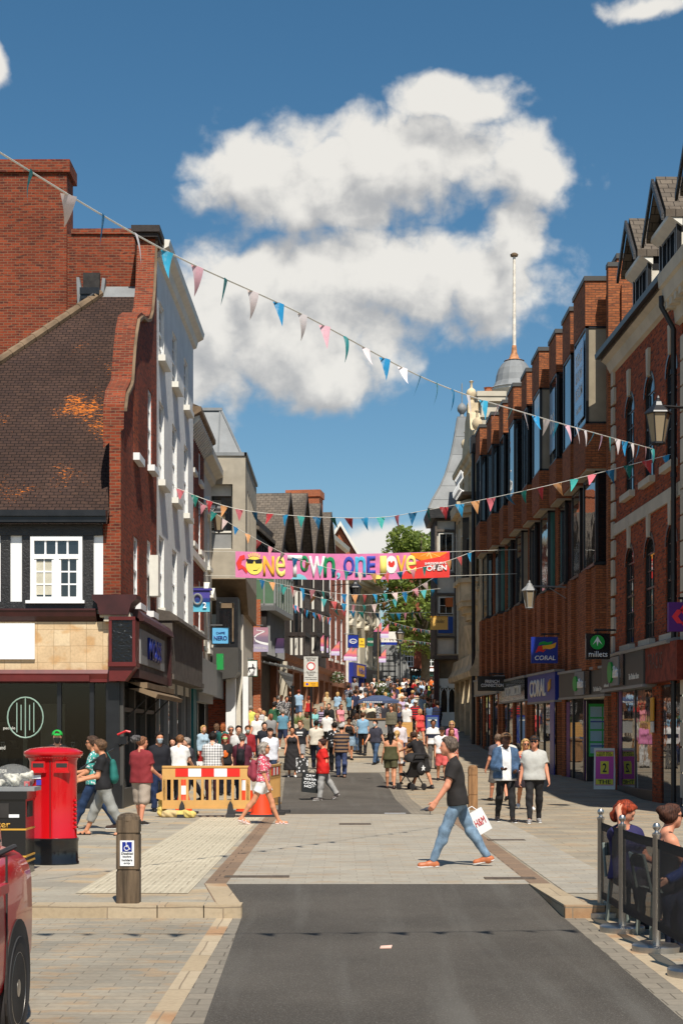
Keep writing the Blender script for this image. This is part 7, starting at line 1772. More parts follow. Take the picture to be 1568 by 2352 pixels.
# pigeon
t = thing('pigeon', 'grey pigeon pecking on the paving by the far tarmac edge', 'pigeon', put(985, d=34.2)); A = Field((-.22, -.12, -.01), (.22, .12, .3), .008)
A.cap((.05, 0, .13), (-.06, 0, .12), .055, .045, .02); A.cap((-.06, 0, .125), (-.19, 0, .10), .03, .012, .02); A.cap((.07, 0, .16), (.115, 0, .22), .03, .024, .02); A.cap((.12, 0, .225), (.13, 0, .225), .026, .024, .01); A.cap((.145, 0, .22), (.165, 0, .21), .009, .004, .005)
for sy in (-1, 1): A.cap((.02, sy * .02, .08), (.02, sy * .025, .005), .010, .007, .01)
o = link('body', A.mesh('pigeon', M['cloth']), t); o.color = S(70,72,80)
# ------------------------------------------------------------------ plants
def leafmat(name, a, b_):
    m, t, bb = newmat(name); co = t.new('ShaderNodeTexCoord'); n = t.noise(co.outputs['Object'], 1.1, 4); n2 = t.noise(co.outputs['Object'], 9, 2)
    t.link(t.mix(t.ramp(t.math('ADD', t.math('MULTIPLY', n, .5), t.math('MULTIPLY', n2, .5)), .35, .65), a, b_), bb.inputs['Base Color']); bb.inputs['Roughness'].default_value = .5
    bb.inputs['Transmission Weight'].default_value = 0.0; tl = t.new('ShaderNodeBsdfTranslucent'); tl.inputs[0].default_value = tuple(min(1, c * 1.4) for c in b_[:3]) + (1,); mx = t.new('ShaderNodeMixShader'); mx.inputs[0].default_value = .3
    t.link(bb.outputs[0], mx.inputs[1]); t.link(tl.outputs[0], mx.inputs[2]); t.link(mx.outputs[0], t.n['Material Output'].inputs['Surface']); return m
M['leafA'] = leafmat('plane_leaves', (.09, .14, .025, 1), (.28, .34, .07, 1)); M['leafB'] = leafmat('bush_leaves', (.04, .07, .02, 1), (.12, .16, .04, 1)); M['grassy'] = leafmat('tall_grass', (.12, .17, .04, 1), (.26, .32, .10, 1)); M['bark'] = pbr('bark', S(104,92,74), .95, var=.3, vs=3, bump=.8, bs=12)
def leaves(blobs, n, size, seed, flat_=.5):
    rs = np.random.RandomState(seed); vols = np.array([b_[3] ** 2.4 for b_ in blobs]); ks = rs.choice(len(blobs), n, p=vols / vols.sum()); V = []; F = []
    for i, k in enumerate(ks):
        x, y, z, r_ = blobs[k]; d_ = rs.normal(size=3); d_ /= np.linalg.norm(d_); p = np.array([x, y, z]) + d_ * np.array([1, 1, .8]) * r_ * rs.uniform(.45, 1.05) ** .6
        a = rs.normal(size=3); a[2] *= flat_; a /= np.linalg.norm(a); c = np.cross(a, rs.normal(size=3)); c /= max(1e-6, np.linalg.norm(c)); s_ = size * rs.uniform(.6, 1.3)
        o_ = len(V); V += [tuple(p + a * s_), tuple(p + c * s_ * .55 + a * s_ * .1), tuple(p - a * s_), tuple(p - c * s_ * .55 + a * s_ * .1)]; F.append((o_, o_ + 1, o_ + 2, o_ + 3))
    b = MB(); b.v = V; b.f = F; b.m = [0] * len(F); return b
def tree(name, lab, pos, blobs, n, size, trunk, limbs, seed, mat='leafA', cat='tree'):
    t = thing(name, lab, cat, pos); b = MB(); b.tube(trunk[0], trunk[1], 10)
    for pts, rr_ in limbs: b.tube(pts, rr_, 7)
    b.build('trunk', M['bark'], t, True); leaves(blobs, n, size, seed).build('crown', M[mat], t, recalc=False)
rs = random.Random(3); bl = []
for k in range(46):
    z = rs.uniform(4.2, 13.6); wmax = 3.8 * math.sin(math.pi * min(1, max(.12, (z - 2.6) / 12.6))) ** .7
    a = rs.uniform(0, 2 * math.pi); q = wmax * math.sqrt(rs.uniform(.1, 1)); bl.append((q * math.cos(a), q * math.sin(a), z, rs.uniform(.9, 1.6)))
limbs = [([(0, 0, 4.5), (1.2, .3, 7), (2.2, .3, 9.5)], [.22, .14, .05]), ([(0, 0, 5.2), (-1.3, -.4, 7.6), (-2.3, -.5, 10)], [.2, .12, .05]), ([(0, 0, 6), (.2, 1.2, 9), (.1, 1.8, 12)], [.2, .12, .04]), ([(0, 0, 5.5), (.6, -1.4, 8), (.9, -2, 11)], [.18, .1, .04]), ([(0, 0, 6.5), (-.4, .2, 10), (-.2, .1, 13.5)], [.2, .13, .04])]
tree('plane_tree', 'large leafy plane tree closing the far end of the street', (6.7, 127, 4.4), bl, 16000, .20, ([(0, 0, -.2), (.1, 0, 2.5), (0, 0, 6.5)], [.5, .36, .24]), limbs, 5)
bl2 = [(rs.uniform(-1.2, 1.2), rs.uniform(-1, 1), rs.uniform(10, 14.2), rs.uniform(.6, 1.1)) for k in range(14)]
tree('slender_tree', 'second tree with a thin airy top behind the far plane tree', (7.2, 133, 4.4), bl2, 2600, .17, ([(0, 0, 0), (.1, 0, 7), (0, 0, 13)], [.3, .2, .05]), [([(0, 0, 8), (.8, .1, 12)], [.1, .03]), ([(0, 0, 9), (-.7, .1, 12.5)], [.1, .03])], 6)
t = thing('potted_bush', 'small round leafy bush in a tub among the far crowd', 'bush', put(881, d=87)); MB().lathe([(.3, 0), (.36, .5), (.33, .55)], 16).build('tub', M['timber2'], t); leaves([(rs.uniform(-.3, .3), rs.uniform(-.3, .3), rs.uniform(.8, 2.0), .32) for k in range(14)], 900, .075, 8).build('foliage', M['leafB'], t, recalc=False)
t = thing('grass_planter', 'stone planter full of pale green grasses and spiky leaves', 'planter', put(712, d=77)); MB().box(-.75, .75, -.5, .5, -.4, .55).build('planter_box', M['pale'], t); b = MB(); rs2 = random.Random(9)
for k in range(520):
    x, y = rs2.uniform(-.7, .7), rs2.uniform(-.45, .45); a = rs2.uniform(0, 6.28); h_ = rs2.uniform(.2, .55); l_ = rs2.uniform(.05, .35); w_ = .018
    b.add([(x - w_, y, .5), (x + w_, y, .5), (x + l_*.5*math.cos(a) + w_*.6, y + l_*.5*math.sin(a), .5 + h_*.7), (x + l_*.5*math.cos(a) - w_*.6, y + l_*.5*math.sin(a), .5 + h_*.7), (x + l_*math.cos(a), y + l_*math.sin(a), .5 + h_)], [(0, 1, 2, 3), (3, 2, 4)])
b.build('grasses', M['grassy'], t, recalc=False); b = MB()
for k in range(26):
    a = rs2.uniform(0, 6.28); e = rs2.uniform(.5, 1.3); L_ = rs2.uniform(.5, .85); dx, dy, dz = math.cos(a)*math.cos(e), math.sin(a)*math.cos(e), math.sin(e)
    b.add([(.45 - .03*math.sin(a), .03*math.cos(a), .55), (.45 + .03*math.sin(a), -.03*math.cos(a), .55), (.45 + L_*dx, L_*dy, .55 + L_*dz)], [(0, 1, 2)])
b.build('spiky_leaves', M['leafB'], t, recalc=False)
t = thing('flower_basket', 'hanging basket of white flowers on the sandstone arcade', 'flower basket', (XX(777, 111), 110.2, ZZ(1568, 111))); leaves([(0, 0, .4, .45), (.2, 0, .2, .35), (-.25, 0, .25, .35)], 260, .09, 12).build('foliage', M['leafB'], t, recalc=False); leaves([(0, -.1, .45, .45), (.1, -.1, .2, .4)], 120, .06, 13).build('blossoms', M['offwhite'], t, recalc=False)
# ------------------------------------------------------------------ bunting, flags and the street banner
PC = [S(40,150,200), S(226,150,160), S(40,140,130), S(232,206,200), S(24,110,160), S(222,160,104), S(90,190,190), S(210,90,90)]
_pm = {}
def pennant_mesh(w_, h_, v):
    if (w_, h_, v) not in _pm:
        b = MB(); vs = []; n_ = 6
        for i in range(n_ + 1):
            z = -h_ * i / n_; k = 1 - i / n_; cu = (.03, .18, -.24, .36)[v] * h_ * (i / n_) ** 2; sd_ = (.02, .10, -.12, .2)[v] * h_ * (i / n_)
            vs += [(-w_/2*k + sd_, cu, z), (sd_, cu - .08 * w_ * k, z), (w_/2*k + sd_, cu, z)]
        b.add(vs, [(i*3 + j, i*3 + j + 1, i*3 + j + 4, i*3 + j + 3) for i in range(n_) for j in (0, 1)]); me = b.mesh('pennant', M['pennant'], True, False); _pm[(w_, h_, v)] = me
    return _pm[(w_, h_, v)]
def bunting(lab, pts, step, w_, h_, seed, cols=PC, skip=0):
    rs = random.Random(seed); P_ = [Vector(p) for p in pts]; fine = []
    for i in range(len(P_) - 1):
        p0, p1, p2, p3 = P_[max(0, i-1)], P_[i], P_[i+1], P_[min(len(P_)-1, i+2)]
        for k in range(24):
            t_ = k / 24; fine.append(.5 * ((2*p1) + (p2 - p0)*t_ + (2*p0 - 5*p1 + 4*p2 - p3)*t_*t_ + (3*p1 - p0 - 3*p2 + p3)*t_**3))
    fine.append(P_[-1]); t = thing('bunting', lab, 'bunting', fine[0], 0, 'strings of pennants across the street'); o0 = fine[0]
    MB().tube([p - o0 for p in fine], .009, 5).build('cord', M['offwhite'], t, True)
    acc_ = 0; nxt = step * .5; ci = seed
    for a, c in zip(fine, fine[1:]):
        L_ = (c - a).length
        while acc_ + L_ >= nxt:
            p = a + (c - a) * ((nxt - acc_) / L_) - o0; dr = c - a
            o = link('pennant', pennant_mesh(w_, h_, rs.choice((0, 1, 1, 2, 3))), t, p, (rs.uniform(-.4, .4), -math.atan2(dr.z, math.hypot(dr.x, dr.y)) * .6 + rs.uniform(-.08, .08), math.atan2(dr.y, dr.x) + rs.uniform(-.6, .6))); o.color = cols[ci % len(cols)]; ci += rs.choice((1, 1, 1, 2)); nxt += step
        acc_ += L_
at = lambda px, py, d_: (XX(px, d_), d_, ZZ(py, d_))
bunting('string of large pennants sweeping over the tile roof down to the big lantern', [at(-60, 305, 13.2), at(0, 350, 13.55), at(375, 573, 15.9), at(690, 720, 18.4), at(1000, 880, 21.9), at(1250, 962, 25.8), at(1500, 1032, 32.6)],   .56, .175, .29, 0, [S(60,170,205), S(230,180,190), S(60,160,160), S(236,222,220), S(40,140,190), S(236,226,224)])
bunting('bunting overhead just in front of the camera, seen by its shadows on the tarmac', [(-9, 9.3, 8.2), (-3, 9.6, 7.4), (2, 9.85, 7.2), (9, 10.3, 8.0)], .42, .20, .30, 2)
bunting('bunting from the white house dipping low and up to the Georgian brick house', [at(398, 1118, 49), at(560, 1172, 48), at(830, 1190, 46), at(1000, 1168, 44.5), at(1250, 1117, 42), at(1568, 1036, 39.2)], .55, .26, .36, 3, [S(40,150,200), S(222,160,104), S(70,180,170), S(226,120,130), S(24,100,140), S(20,110,96), S(190,60,66)])
bunting('bunting from the brick house behind the lantern crossing the face of the street banner', [at(455, 1150, 55), at(560, 1222, 56), at(700, 1290, 57), at(860, 1318, 57.6), at(1000, 1296, 58.2), at(1090, 1265, 59)], .5, .24, .36, 1)
bunting('bunting just under the street banner', [at(590, 1330, 68), at(700, 1352, 70), at(830, 1366, 72), at(1010, 1352, 75)], .6, .32, .42, 4)
bunting('bunting rising to the turret house below the banner', [at(640, 1345, 80), at(800, 1388, 82), at(900, 1378, 83), at(1004, 1322, 83.3)], .6, .34, .45, 2)
bunting('level bunting in front of the far tree', [at(760, 1398, 92), at(870, 1408, 90), at(1006, 1406, 86)], .6, .34, .48, 6)
bunting('thin sagging bunting lowest across the far tree', [at(870, 1420, 112), at(940, 1440, 104), at(1008, 1452, 90)], .5, .2, .25, 5)
bunting('thin bunting across the lower crown of the far tree', [at(872, 1466, 110), at(950, 1472, 100), at(1008, 1480, 90)], .5, .2, .2, 1)
bunting('faint bunting along the bays above the timber shops', [at(600, 1345, 79), at(680, 1392, 88), at(760, 1420, 100)], .6, .36, .45, 0)
# festival flags on angled staffs
def fest(lab, px, py, d_):
    t = thing('festival_flag', lab, 'flag', at(px, py, d_), 0, 'pink festival flags on the left shopfronts'); t.scale = (.64,) * 3; MB().tube([(-1.1, .3, -.9), (.45, 0, .95)], .025, 6).build('staff', M['iron'], t)
    b = MB(); b.add([(.42, 0, .9), (-.55, -.03, -.25), (-.55, -.03, -.75), (.42, .02, -.75)], [(0, 1, 2, 3)]); b.build('cloth', grad('festival_print_%d' % px, [(0, S(190,170,214)), (.25, S(226,220,230)), (.3, S(200,100,150)), (.6, S(236,140,110)), (1, S(206,110,160))]), t, recalc=False)
for lab, px, py, d_ in (('festival flag beside the mint square sign', 664, 1452, 92), ('festival flag left of a close pair over the timber shops', 734, 1478, 101), ('festival flag right of a close pair over the timber shops', 744, 1482, 103), ('festival flag on the red brick town house', 771, 1490, 113), ('festival flag below the blue oval sign', 800, 1502, 117), ('festival flag in front of the yellow square sign', 811, 1503, 119.5), ('festival flag high beside the tree edge', 868, 1446, 121), ('festival flag highest before the tree', 884, 1450, 118), ('festival flag low beside the grey stair building', 878, 1507, 121)): fest(lab, px, py, d_)
t = thing('sign_panel', 'small white square panel sign with a dark oval at the edge of the tree', 'sign', at(893, 1466, 119)); MB().box(-.6, .6, 0, .08, -.5, .5).build('panel', M['offwhite'], t); MB().box(-.6, .6, -.01, 0, -.5, -.3).build('blue_band', M['coral'], t); MB().box(-1.2, -.6, .02, .06, -1.4, .5).build('bracket', M['iron'], t)
# the street banner: cloth with raised flat letters
YB = 60.0; bx0, bx1 = XX(541, YB), XX(1032, YB); bz0, bz1 = ZZ(1326, YB), ZZ(1266, YB); bw, bh = bx1 - bx0, bz1 - bz0
bn_ = thing('street_banner', 'long pink street banner with colourful cut out lettering and a smiling sun in sunglasses', 'banner', (bx0, YB, bz0))
def wav(x, z): return .014 * math.sin(x * 1.7) + .008 * math.sin(x * 5.3 + z * 2)
def sagz(x): return -.10 * math.sin(math.pi * x / bw)
b = MB(); nx_, nz_ = 90, 8
b.add([(bw*i/nx_, wav(bw*i/nx_, bh*j/nz_), bh*j/nz_ + sagz(bw*i/nx_)) for i in range(nx_ + 1) for j in range(nz_ + 1)], [(i*(nz_+1)+j, (i+1)*(nz_+1)+j, (i+1)*(nz_+1)+j+1, i*(nz_+1)+j+1) for i in range(nx_) for j in range(nz_)])
M['bpink'] = pbr('banner_pink', S(226,128,176), .7, var=.1, bump=.5, bs=2.2); b.build('cloth', M['bpink'], bn_, True, recalc=False)
def conform(o):
    for v in o.data.vertices:
        if o.rotation_euler.x > .5: x, z = v.co.x + o.location.x, v.co.y + o.location.z; v.co.z = -(wav(x, z) - .012) - o.location.y * 0 + v.co.z * .3; v.co.y += sagz(x)
        else: v.co.y = wav(v.co.x, v.co.z) + v.co.y * .3 - .012; v.co.z += sagz(v.co.x)
    return o
BC = {k: pbr('banner_' + k, c, .7, var=.08, bump=.5, bs=2.2) for k, c in dict(red=S(232,60,52), sun=S(248,224,96), gold=S(248,176,56), lemon=S(250,228,120), white=S(240,240,236), green=S(20,140,84), navy=S(60,76,176), sky=S(80,186,226), ink=S(30,28,34), orange=S(244,140,30), pale=S(250,210,120), cyan=S(130,200,214), heart=S(226,56,44)).items()}
def bpoly(nm, poly, m, y=0.0): return conform(MB().prism(poly, 'y', -.02 - y, -.008 - y).build(nm, BC[m], bn_))
def disc(cx, cz, rx, rz_, n_=24): return [(cx + rx*math.cos(2*math.pi*k/n_), cz + rz_*math.sin(2*math.pi*k/n_)) for k in range(n_)]
U = bw / 1460.0          # measured units along the banner
bpoly('red_curl', [(150*U*.3, .35*bh), (20*U, .28*bh), (5*U, .55*bh), (30*U, .82*bh), (62*U, .88*bh), (66*U, .72*bh), (45*U, .66*bh), (38*U, .5*bh), (70*U, .38*bh), (90*U, .34*bh), (75*U, .16*bh)], 'red')
bpoly('sun_face', disc(128*U, .48*bh, 58*U, .35*bh), 'sun', .004)
for k in range(6): a = R(58 + 13 * k); bpoly('sun_ray', [(128*U + 60*U*math.cos(a) - 5*U, .48*bh + .37*bh*math.sin(a)), (128*U + 60*U*math.cos(a) + 5*U, .48*bh + .37*bh*math.sin(a)), (128*U + 72*U*math.cos(a) + 4*U, .48*bh + .5*bh*math.sin(a)), (128*U + 72*U*math.cos(a) - 4*U, .48*bh + .5*bh*math.sin(a))], 'pale')
bpoly('sunglasses', [(72*U, .72*bh), (182*U, .74*bh), (178*U, .56*bh), (140*U, .55*bh), (128*U, .67*bh), (118*U, .55*bh), (82*U, .54*bh)], 'ink', .01); bpoly('smile', [(120*U, .30*bh), (150*U, .32*bh), (165*U, .42*bh), (148*U, .29*bh), (122*U, .27*bh)], 'ink', .01)
bpoly('cyan_dome', [(380*U, 0), (490*U, 0), (470*U, .14*bh), (435*U, .22*bh), (400*U, .14*bh)], 'cyan'); bpoly('lemon_block', [(930*U, .02*bh), (990*U, .02*bh), (1006*U, .18*bh), (950*U, .18*bh)], 'lemon', .003)
bpoly('red_corner', [(1120*U, .0), (1459*U, 0), (1459*U, .99*bh), (1390*U, .8*bh), (1200*U, .62*bh)], 'red'); bpoly('orange_slice', [(1190*U, .98*bh), (1445*U, .98*bh), (1420*U, .76*bh), (1350*U, .62*bh), (1280*U, .64*bh), (1215*U, .8*bh)], 'orange', .004)
for k in range(4): bpoly('slice_line', [(1318*U, .98*bh), (1326*U, .98*bh), ((1240 + 52*k)*U, (.70 if k in (1, 2) else .8)*bh), ((1232 + 52*k)*U, (.70 if k in (1, 2) else .8)*bh)], 'pale', .008)
def bt(s_, x0, x1, z0, z1, m, y=.0):
    o = text(s_, (x1 - x0)*U, (z1 - z0)*bh, bn_, ((x0 + x1)/2*U, -y, (z0 + z1)/2*bh), UPR, BC[m], bold=.034 if s_.isupper() else .014, ext=.006); bm = bmesh.new(); bm.from_mesh(o.data); bmesh.ops.subdivide_edges(bm, edges=bm.edges[:], cuts=1); bm.to_mesh(o.data); bm.free(); conform(o)
    for v in o.data.vertices: v.co.z += .012 + y
    return o
for s_, x0, x1, z0, z1, m in (('N', 188, 265, .10, .86, 'gold'), ('e', 272, 340, .09, .88, 'lemon'), ('T', 355, 455, .08, .92, 'white'), ('o', 440, 500, .30, .92, 'green'), ('W', 500, 610, .08, .90, 'white'), ('n', 600, 680, .10, .88, 'green'), (',', 690, 715, .02, .28, 'cyan'), ('o', 735, 812, .18, .90, 'navy'), ('n', 815, 890, .12, .90, 'sky'), ('E', 895, 955, .22, .90, 'navy'), ('l', 985, 1030, .14, .90, 'lemon'), ('V', 1095, 1165, .18, .90, 'gold'), ('e', 1160, 1232, .20, .90, 'lemon')): bt(s_, x0, x1, z0, z1, m)
bpoly('oval_letter', disc(1063*U, .56*bh, 40*U, .34*bh), 'white', .004); bpoly('heart', [(1063*U, .36*bh), (1086*U, .56*bh), (1084*U, .68*bh), (1073*U, .70*bh), (1063*U, .62*bh), (1053*U, .70*bh), (1042*U, .68*bh), (1040*U, .56*bh)], 'heart', .012)
bt("SHREWSBURY'S", 1290, 1435, .50, .60, 'white', .01); bt('OPEN', 1300, 1440, .26, .47, 'white', .01)
for zz in (bz0 + .05, bz1 - .02): MB().tube([(bx0 - 1.2, 0, 0)] * 0 + [(-(1.6), .2, (zz - bz0) + .05), (0, 0, zz - bz0)], .008, 5).tube([(bw, 0, zz - bz0), (bw + 2.6, .3, zz - bz0 + .12)], .008, 5).build('guy_line', M['offwhite'], bn_)

o = MB().add([(-.05, -.03, .004), (.05, -.02, .004), (.06, .03, .02), (-.04, .04, .012), (-.05, -.03, .012), (.05, -.02, .012), (.06, .03, .028), (-.04, .04, .02)], [(0, 3, 2, 1), (4, 5, 6, 7), (0, 1, 5, 4), (1, 2, 6, 5), (2, 3, 7, 6), (3, 0, 4, 7)]).build('sweet_wrapper', M['own'], None, loc=(XX(885, 13.9), 13.9, LOW)); o.color = S(236,190,170); tag(o, 'small pale crumpled wrapper lying on the dark tarmac', 'wrapper')
# ------------------------------------------------------------------ the people the photo shows, nearest first
BLK, NAVY, WHT, GREY, JEAN, BEIGE = S(34,33,34), S(34,40,62), S(236,234,230), S(150,150,150), S(64,82,112), S(196,180,156)
HB, HD, HG, HBL, HR = S(84,58,40), S(34,27,24), S(150,144,138), S(206,168,112), S(124,52,30)
WALK = ((20, 6), (-18, 16)); WARM = ((-18, 8, 12, 0), (18, 8, 20, 0)); STAND = ((3, 2), (-3, 3)); HANG = ((2, 7, 10, 2), (2, 7, 10, 2))
# man in pale jeans striding left with a paper bag
t, f, p = person('man in black polo and faded pale jeans striding with a white paper bag', 1050, 20.9, face=-90, H=1.80, fixed=True, h=.0085, fingers=True, eyes=True, lean=7,
  legs=((24, 3), (-24, 9)), arms=((17, 8, 14, 4), (-22, 10, 8, 0)), head=(0, 6), hair='short', top='tee', bottom='slim', hem=-.06, loose=.004,
  col=dict(skin='red', hair=S(98,86,76), top=S(46,42,40), bottom=S(134,160,182), shoe=S(188,110,70)))
M['paper'] = pbr('white_paper', S(238,236,232), .6, var=.03)
q = carried(f, p, -90, 1) + Vector((.10, .06, .02))
bg_ = bag('paper_bag', 'white paper carrier bag with red letters swinging behind the man in pale jeans', 'paper bag', q, .26, .10, .32, M['paper'], 0, .08, tilt=R(-30))
M['redl'] = flat('red_letter', S(200,40,44)); text('H&M', .16, .10, bg_, (0.02, -.053, -.24), UPR, M['redl'], shear=.2, ext=.003)
# pair walking towards the camera
t, f, p = person('man in blue denim jacket, brown cap and white apron top walking towards the camera', 1160, 31.4, face=8, H=1.80, fixed=True, h=.011, fingers=True, eyes=True, legs=((14, 4), (-10, 16)), arms=((8, 8, 62, 26), (10, 10, 70, 30)),
  head=(5, 12), hat='cap', hair='buzz', top='tee', bottom='slim', hem=-.10, loose=.004, col=dict(skin='dark', hat=S(112,84,60), top=WHT, bottom=S(44,42,42), shoe=S(40,36,36), hair=HD))
A = make_figure(H=1.80, h=.014, top='long', bottom=None, shoes=None, hair=None, hem=-.06, loose=.026, legs=((14, 4), (-10, 16)), arms=((8, 8, 62, 26), (10, 10, 70, 30)))
jk = A['top']; bm = bmesh.new(); bm.from_mesh(jk)
bmesh.ops.delete(bm, geom=[v for v in bm.verts if v.co.y < -.02 and abs(v.co.x) < .085], context='VERTS'); bm.to_mesh(jk); bm.free()
jk.materials[0] = M['denim']; o = link('denim_jacket', jk, t); o.color = S(84,112,144)
t, f, p = person('broad man in light grey polo, black cap and black jeans beside the denim jacket', 1226, 31.1, face=-4, H=1.74, fixed=True, h=.011, fingers=True, eyes=True, glasses=True, g=1.08, legs=((-8, 12), (13, 3)), arms=((6, 13, 14, 3), (-4, 13, 12, 3)),
  head=(-10, 8), hat='cap', hair='buzz', top='tee', bottom='slim', hem=-.05, loose=.004, col=dict(skin='red', hat=BLK, top=S(188,186,178), bottom=S(48,46,46), shoe=S(150,146,142), hair=HB))
# woman in white shorts and floral top walking right
t, f, p = person('grey haired woman in pink floral blouse and white shorts walking past the barrier', 604, 30.6, face=90, H=1.66, fixed=True, h=.0105, fingers=True, eyes=True, fem=True, legs=((24, 4), (-26, 10)), arms=((-4, 10, 12, 2), (6, 8, 16, 2)),
  head=(0, 6), hair='bob', glasses=True, top='shirt', pat='floral', bottom='hot', bpat='cloth', hem=.02, loose=.012, shoes='sandal', col=dict(skin='tan', hair=S(158,150,140), top=S(214,84,104), bottom=S(240,238,234), shoe=S(232,206,200)))
backpack('dusky red rucksack on the back of the woman in white shorts', p, 90, f, S(150,60,74), 1.05)
# black tee woman with teal bag
t, f, p = person('woman in black tee and rolled grey trousers striding beside the pillar box', 240, 27.3, face=-90, H=1.74, fixed=True, h=.0105, fingers=True, eyes=True, fem=True, lean=4, legs=((-22, 10), (24, 2)), arms=((10, 8, 66, 0), (22, 10, 52, 6)),
  head=(0, 4), hair='short', top='tee', bottom='crop', bpat='cloth', hem=-.05, shoes='sandal', loose=.006, col=dict(skin='tan', hair=S(100,76,56), top=BLK, bottom=S(150,150,144), shoe=S(34,30,30)))
b_ = thing('sling_bag', 'teal drawstring bag slung on the back of the woman in the black tee', 'bag', p, R(-90)); A = Field((-.3, -.1, .8), (.3, .5, 1.5), .015)
A.cap((0, .17, 1.02), (0, .14, 1.24), .13, .09, .02, fl=1.6); A.wrinkle(.005); o = link('bag_body', A.mesh('bag', M['cloth']), b_); o.color = S(40,112,104)
o = MB().tube([(-.05, .15, 1.25), (-.10, .02, 1.47), (-.06, -.12, 1.3)], .012, 6).build('strap', M['cloth'], b_); o.color = S(40,112,104)
# man with the camera rig
t, f, p = person('bearded man in bright floral shirt and jeans carrying a camera rig on his shoulder', 216, 29.0, face=-90, H=1.80, fixed=True, h=.011, fingers=True, eyes=True, legs=((26, 4), (-24, 8)), arms=((20, 6, 40, 4), (26, 6, 56, 6)),
  head=(0, 2), hair='short', glasses=True, top='shirt', pat='floral', bottom='trousers', col=dict(skin='tan', hair=S(74,56,44), top=S(70,160,150), bottom=S(44,66,100), shoe=S(60,44,36)))
rg = thing('camera_rig', 'long black pole rig with red handled camera and fluffy microphone', 'camera rig', (XX(205, 29), 28.75, 1.12), 0)
MB().tube([(-.12, 0, 0), (.36, .02, .30), (.75, .05, .50)], .022, 8).build('pole', M['iron'], rg, True); MB().box(.58, .74, -.06, .08, .46, .60).box(.50, .60, -.03, .04, .34, .48).build('camera_body', M['black'], rg)
o = MB().tube([(.56, 0, .63), (.72, 0, .70), (.80, 0, .68)], .022, 6).build('red_handle', M['own'], rg); o.color = S(200,40,44)
A = Field((.7, -.2, .4), (1.1, .2, .75), .012); A.cap((.86, .02, .55), (.93, .02, .57), .07, .06, .01); A.wrinkle(.008, 2.5); o = link('microphone', A.mesh('mic', M['hair']), rg); o.color = S(90,88,88)
# cap behind the pillar box
person('man in a bright green cap and black face mask behind the pillar box', 132, 31.5, face=10, H=1.83, fixed=True, h=.014, eyes=True, mask=True, hat='cap', hair='buzz', legs=STAND, arms=HANG, bottom='trousers', col=dict(hat=S(40,170,70), top=S(30,30,32), bottom=S(30,30,34), skin='pale'))
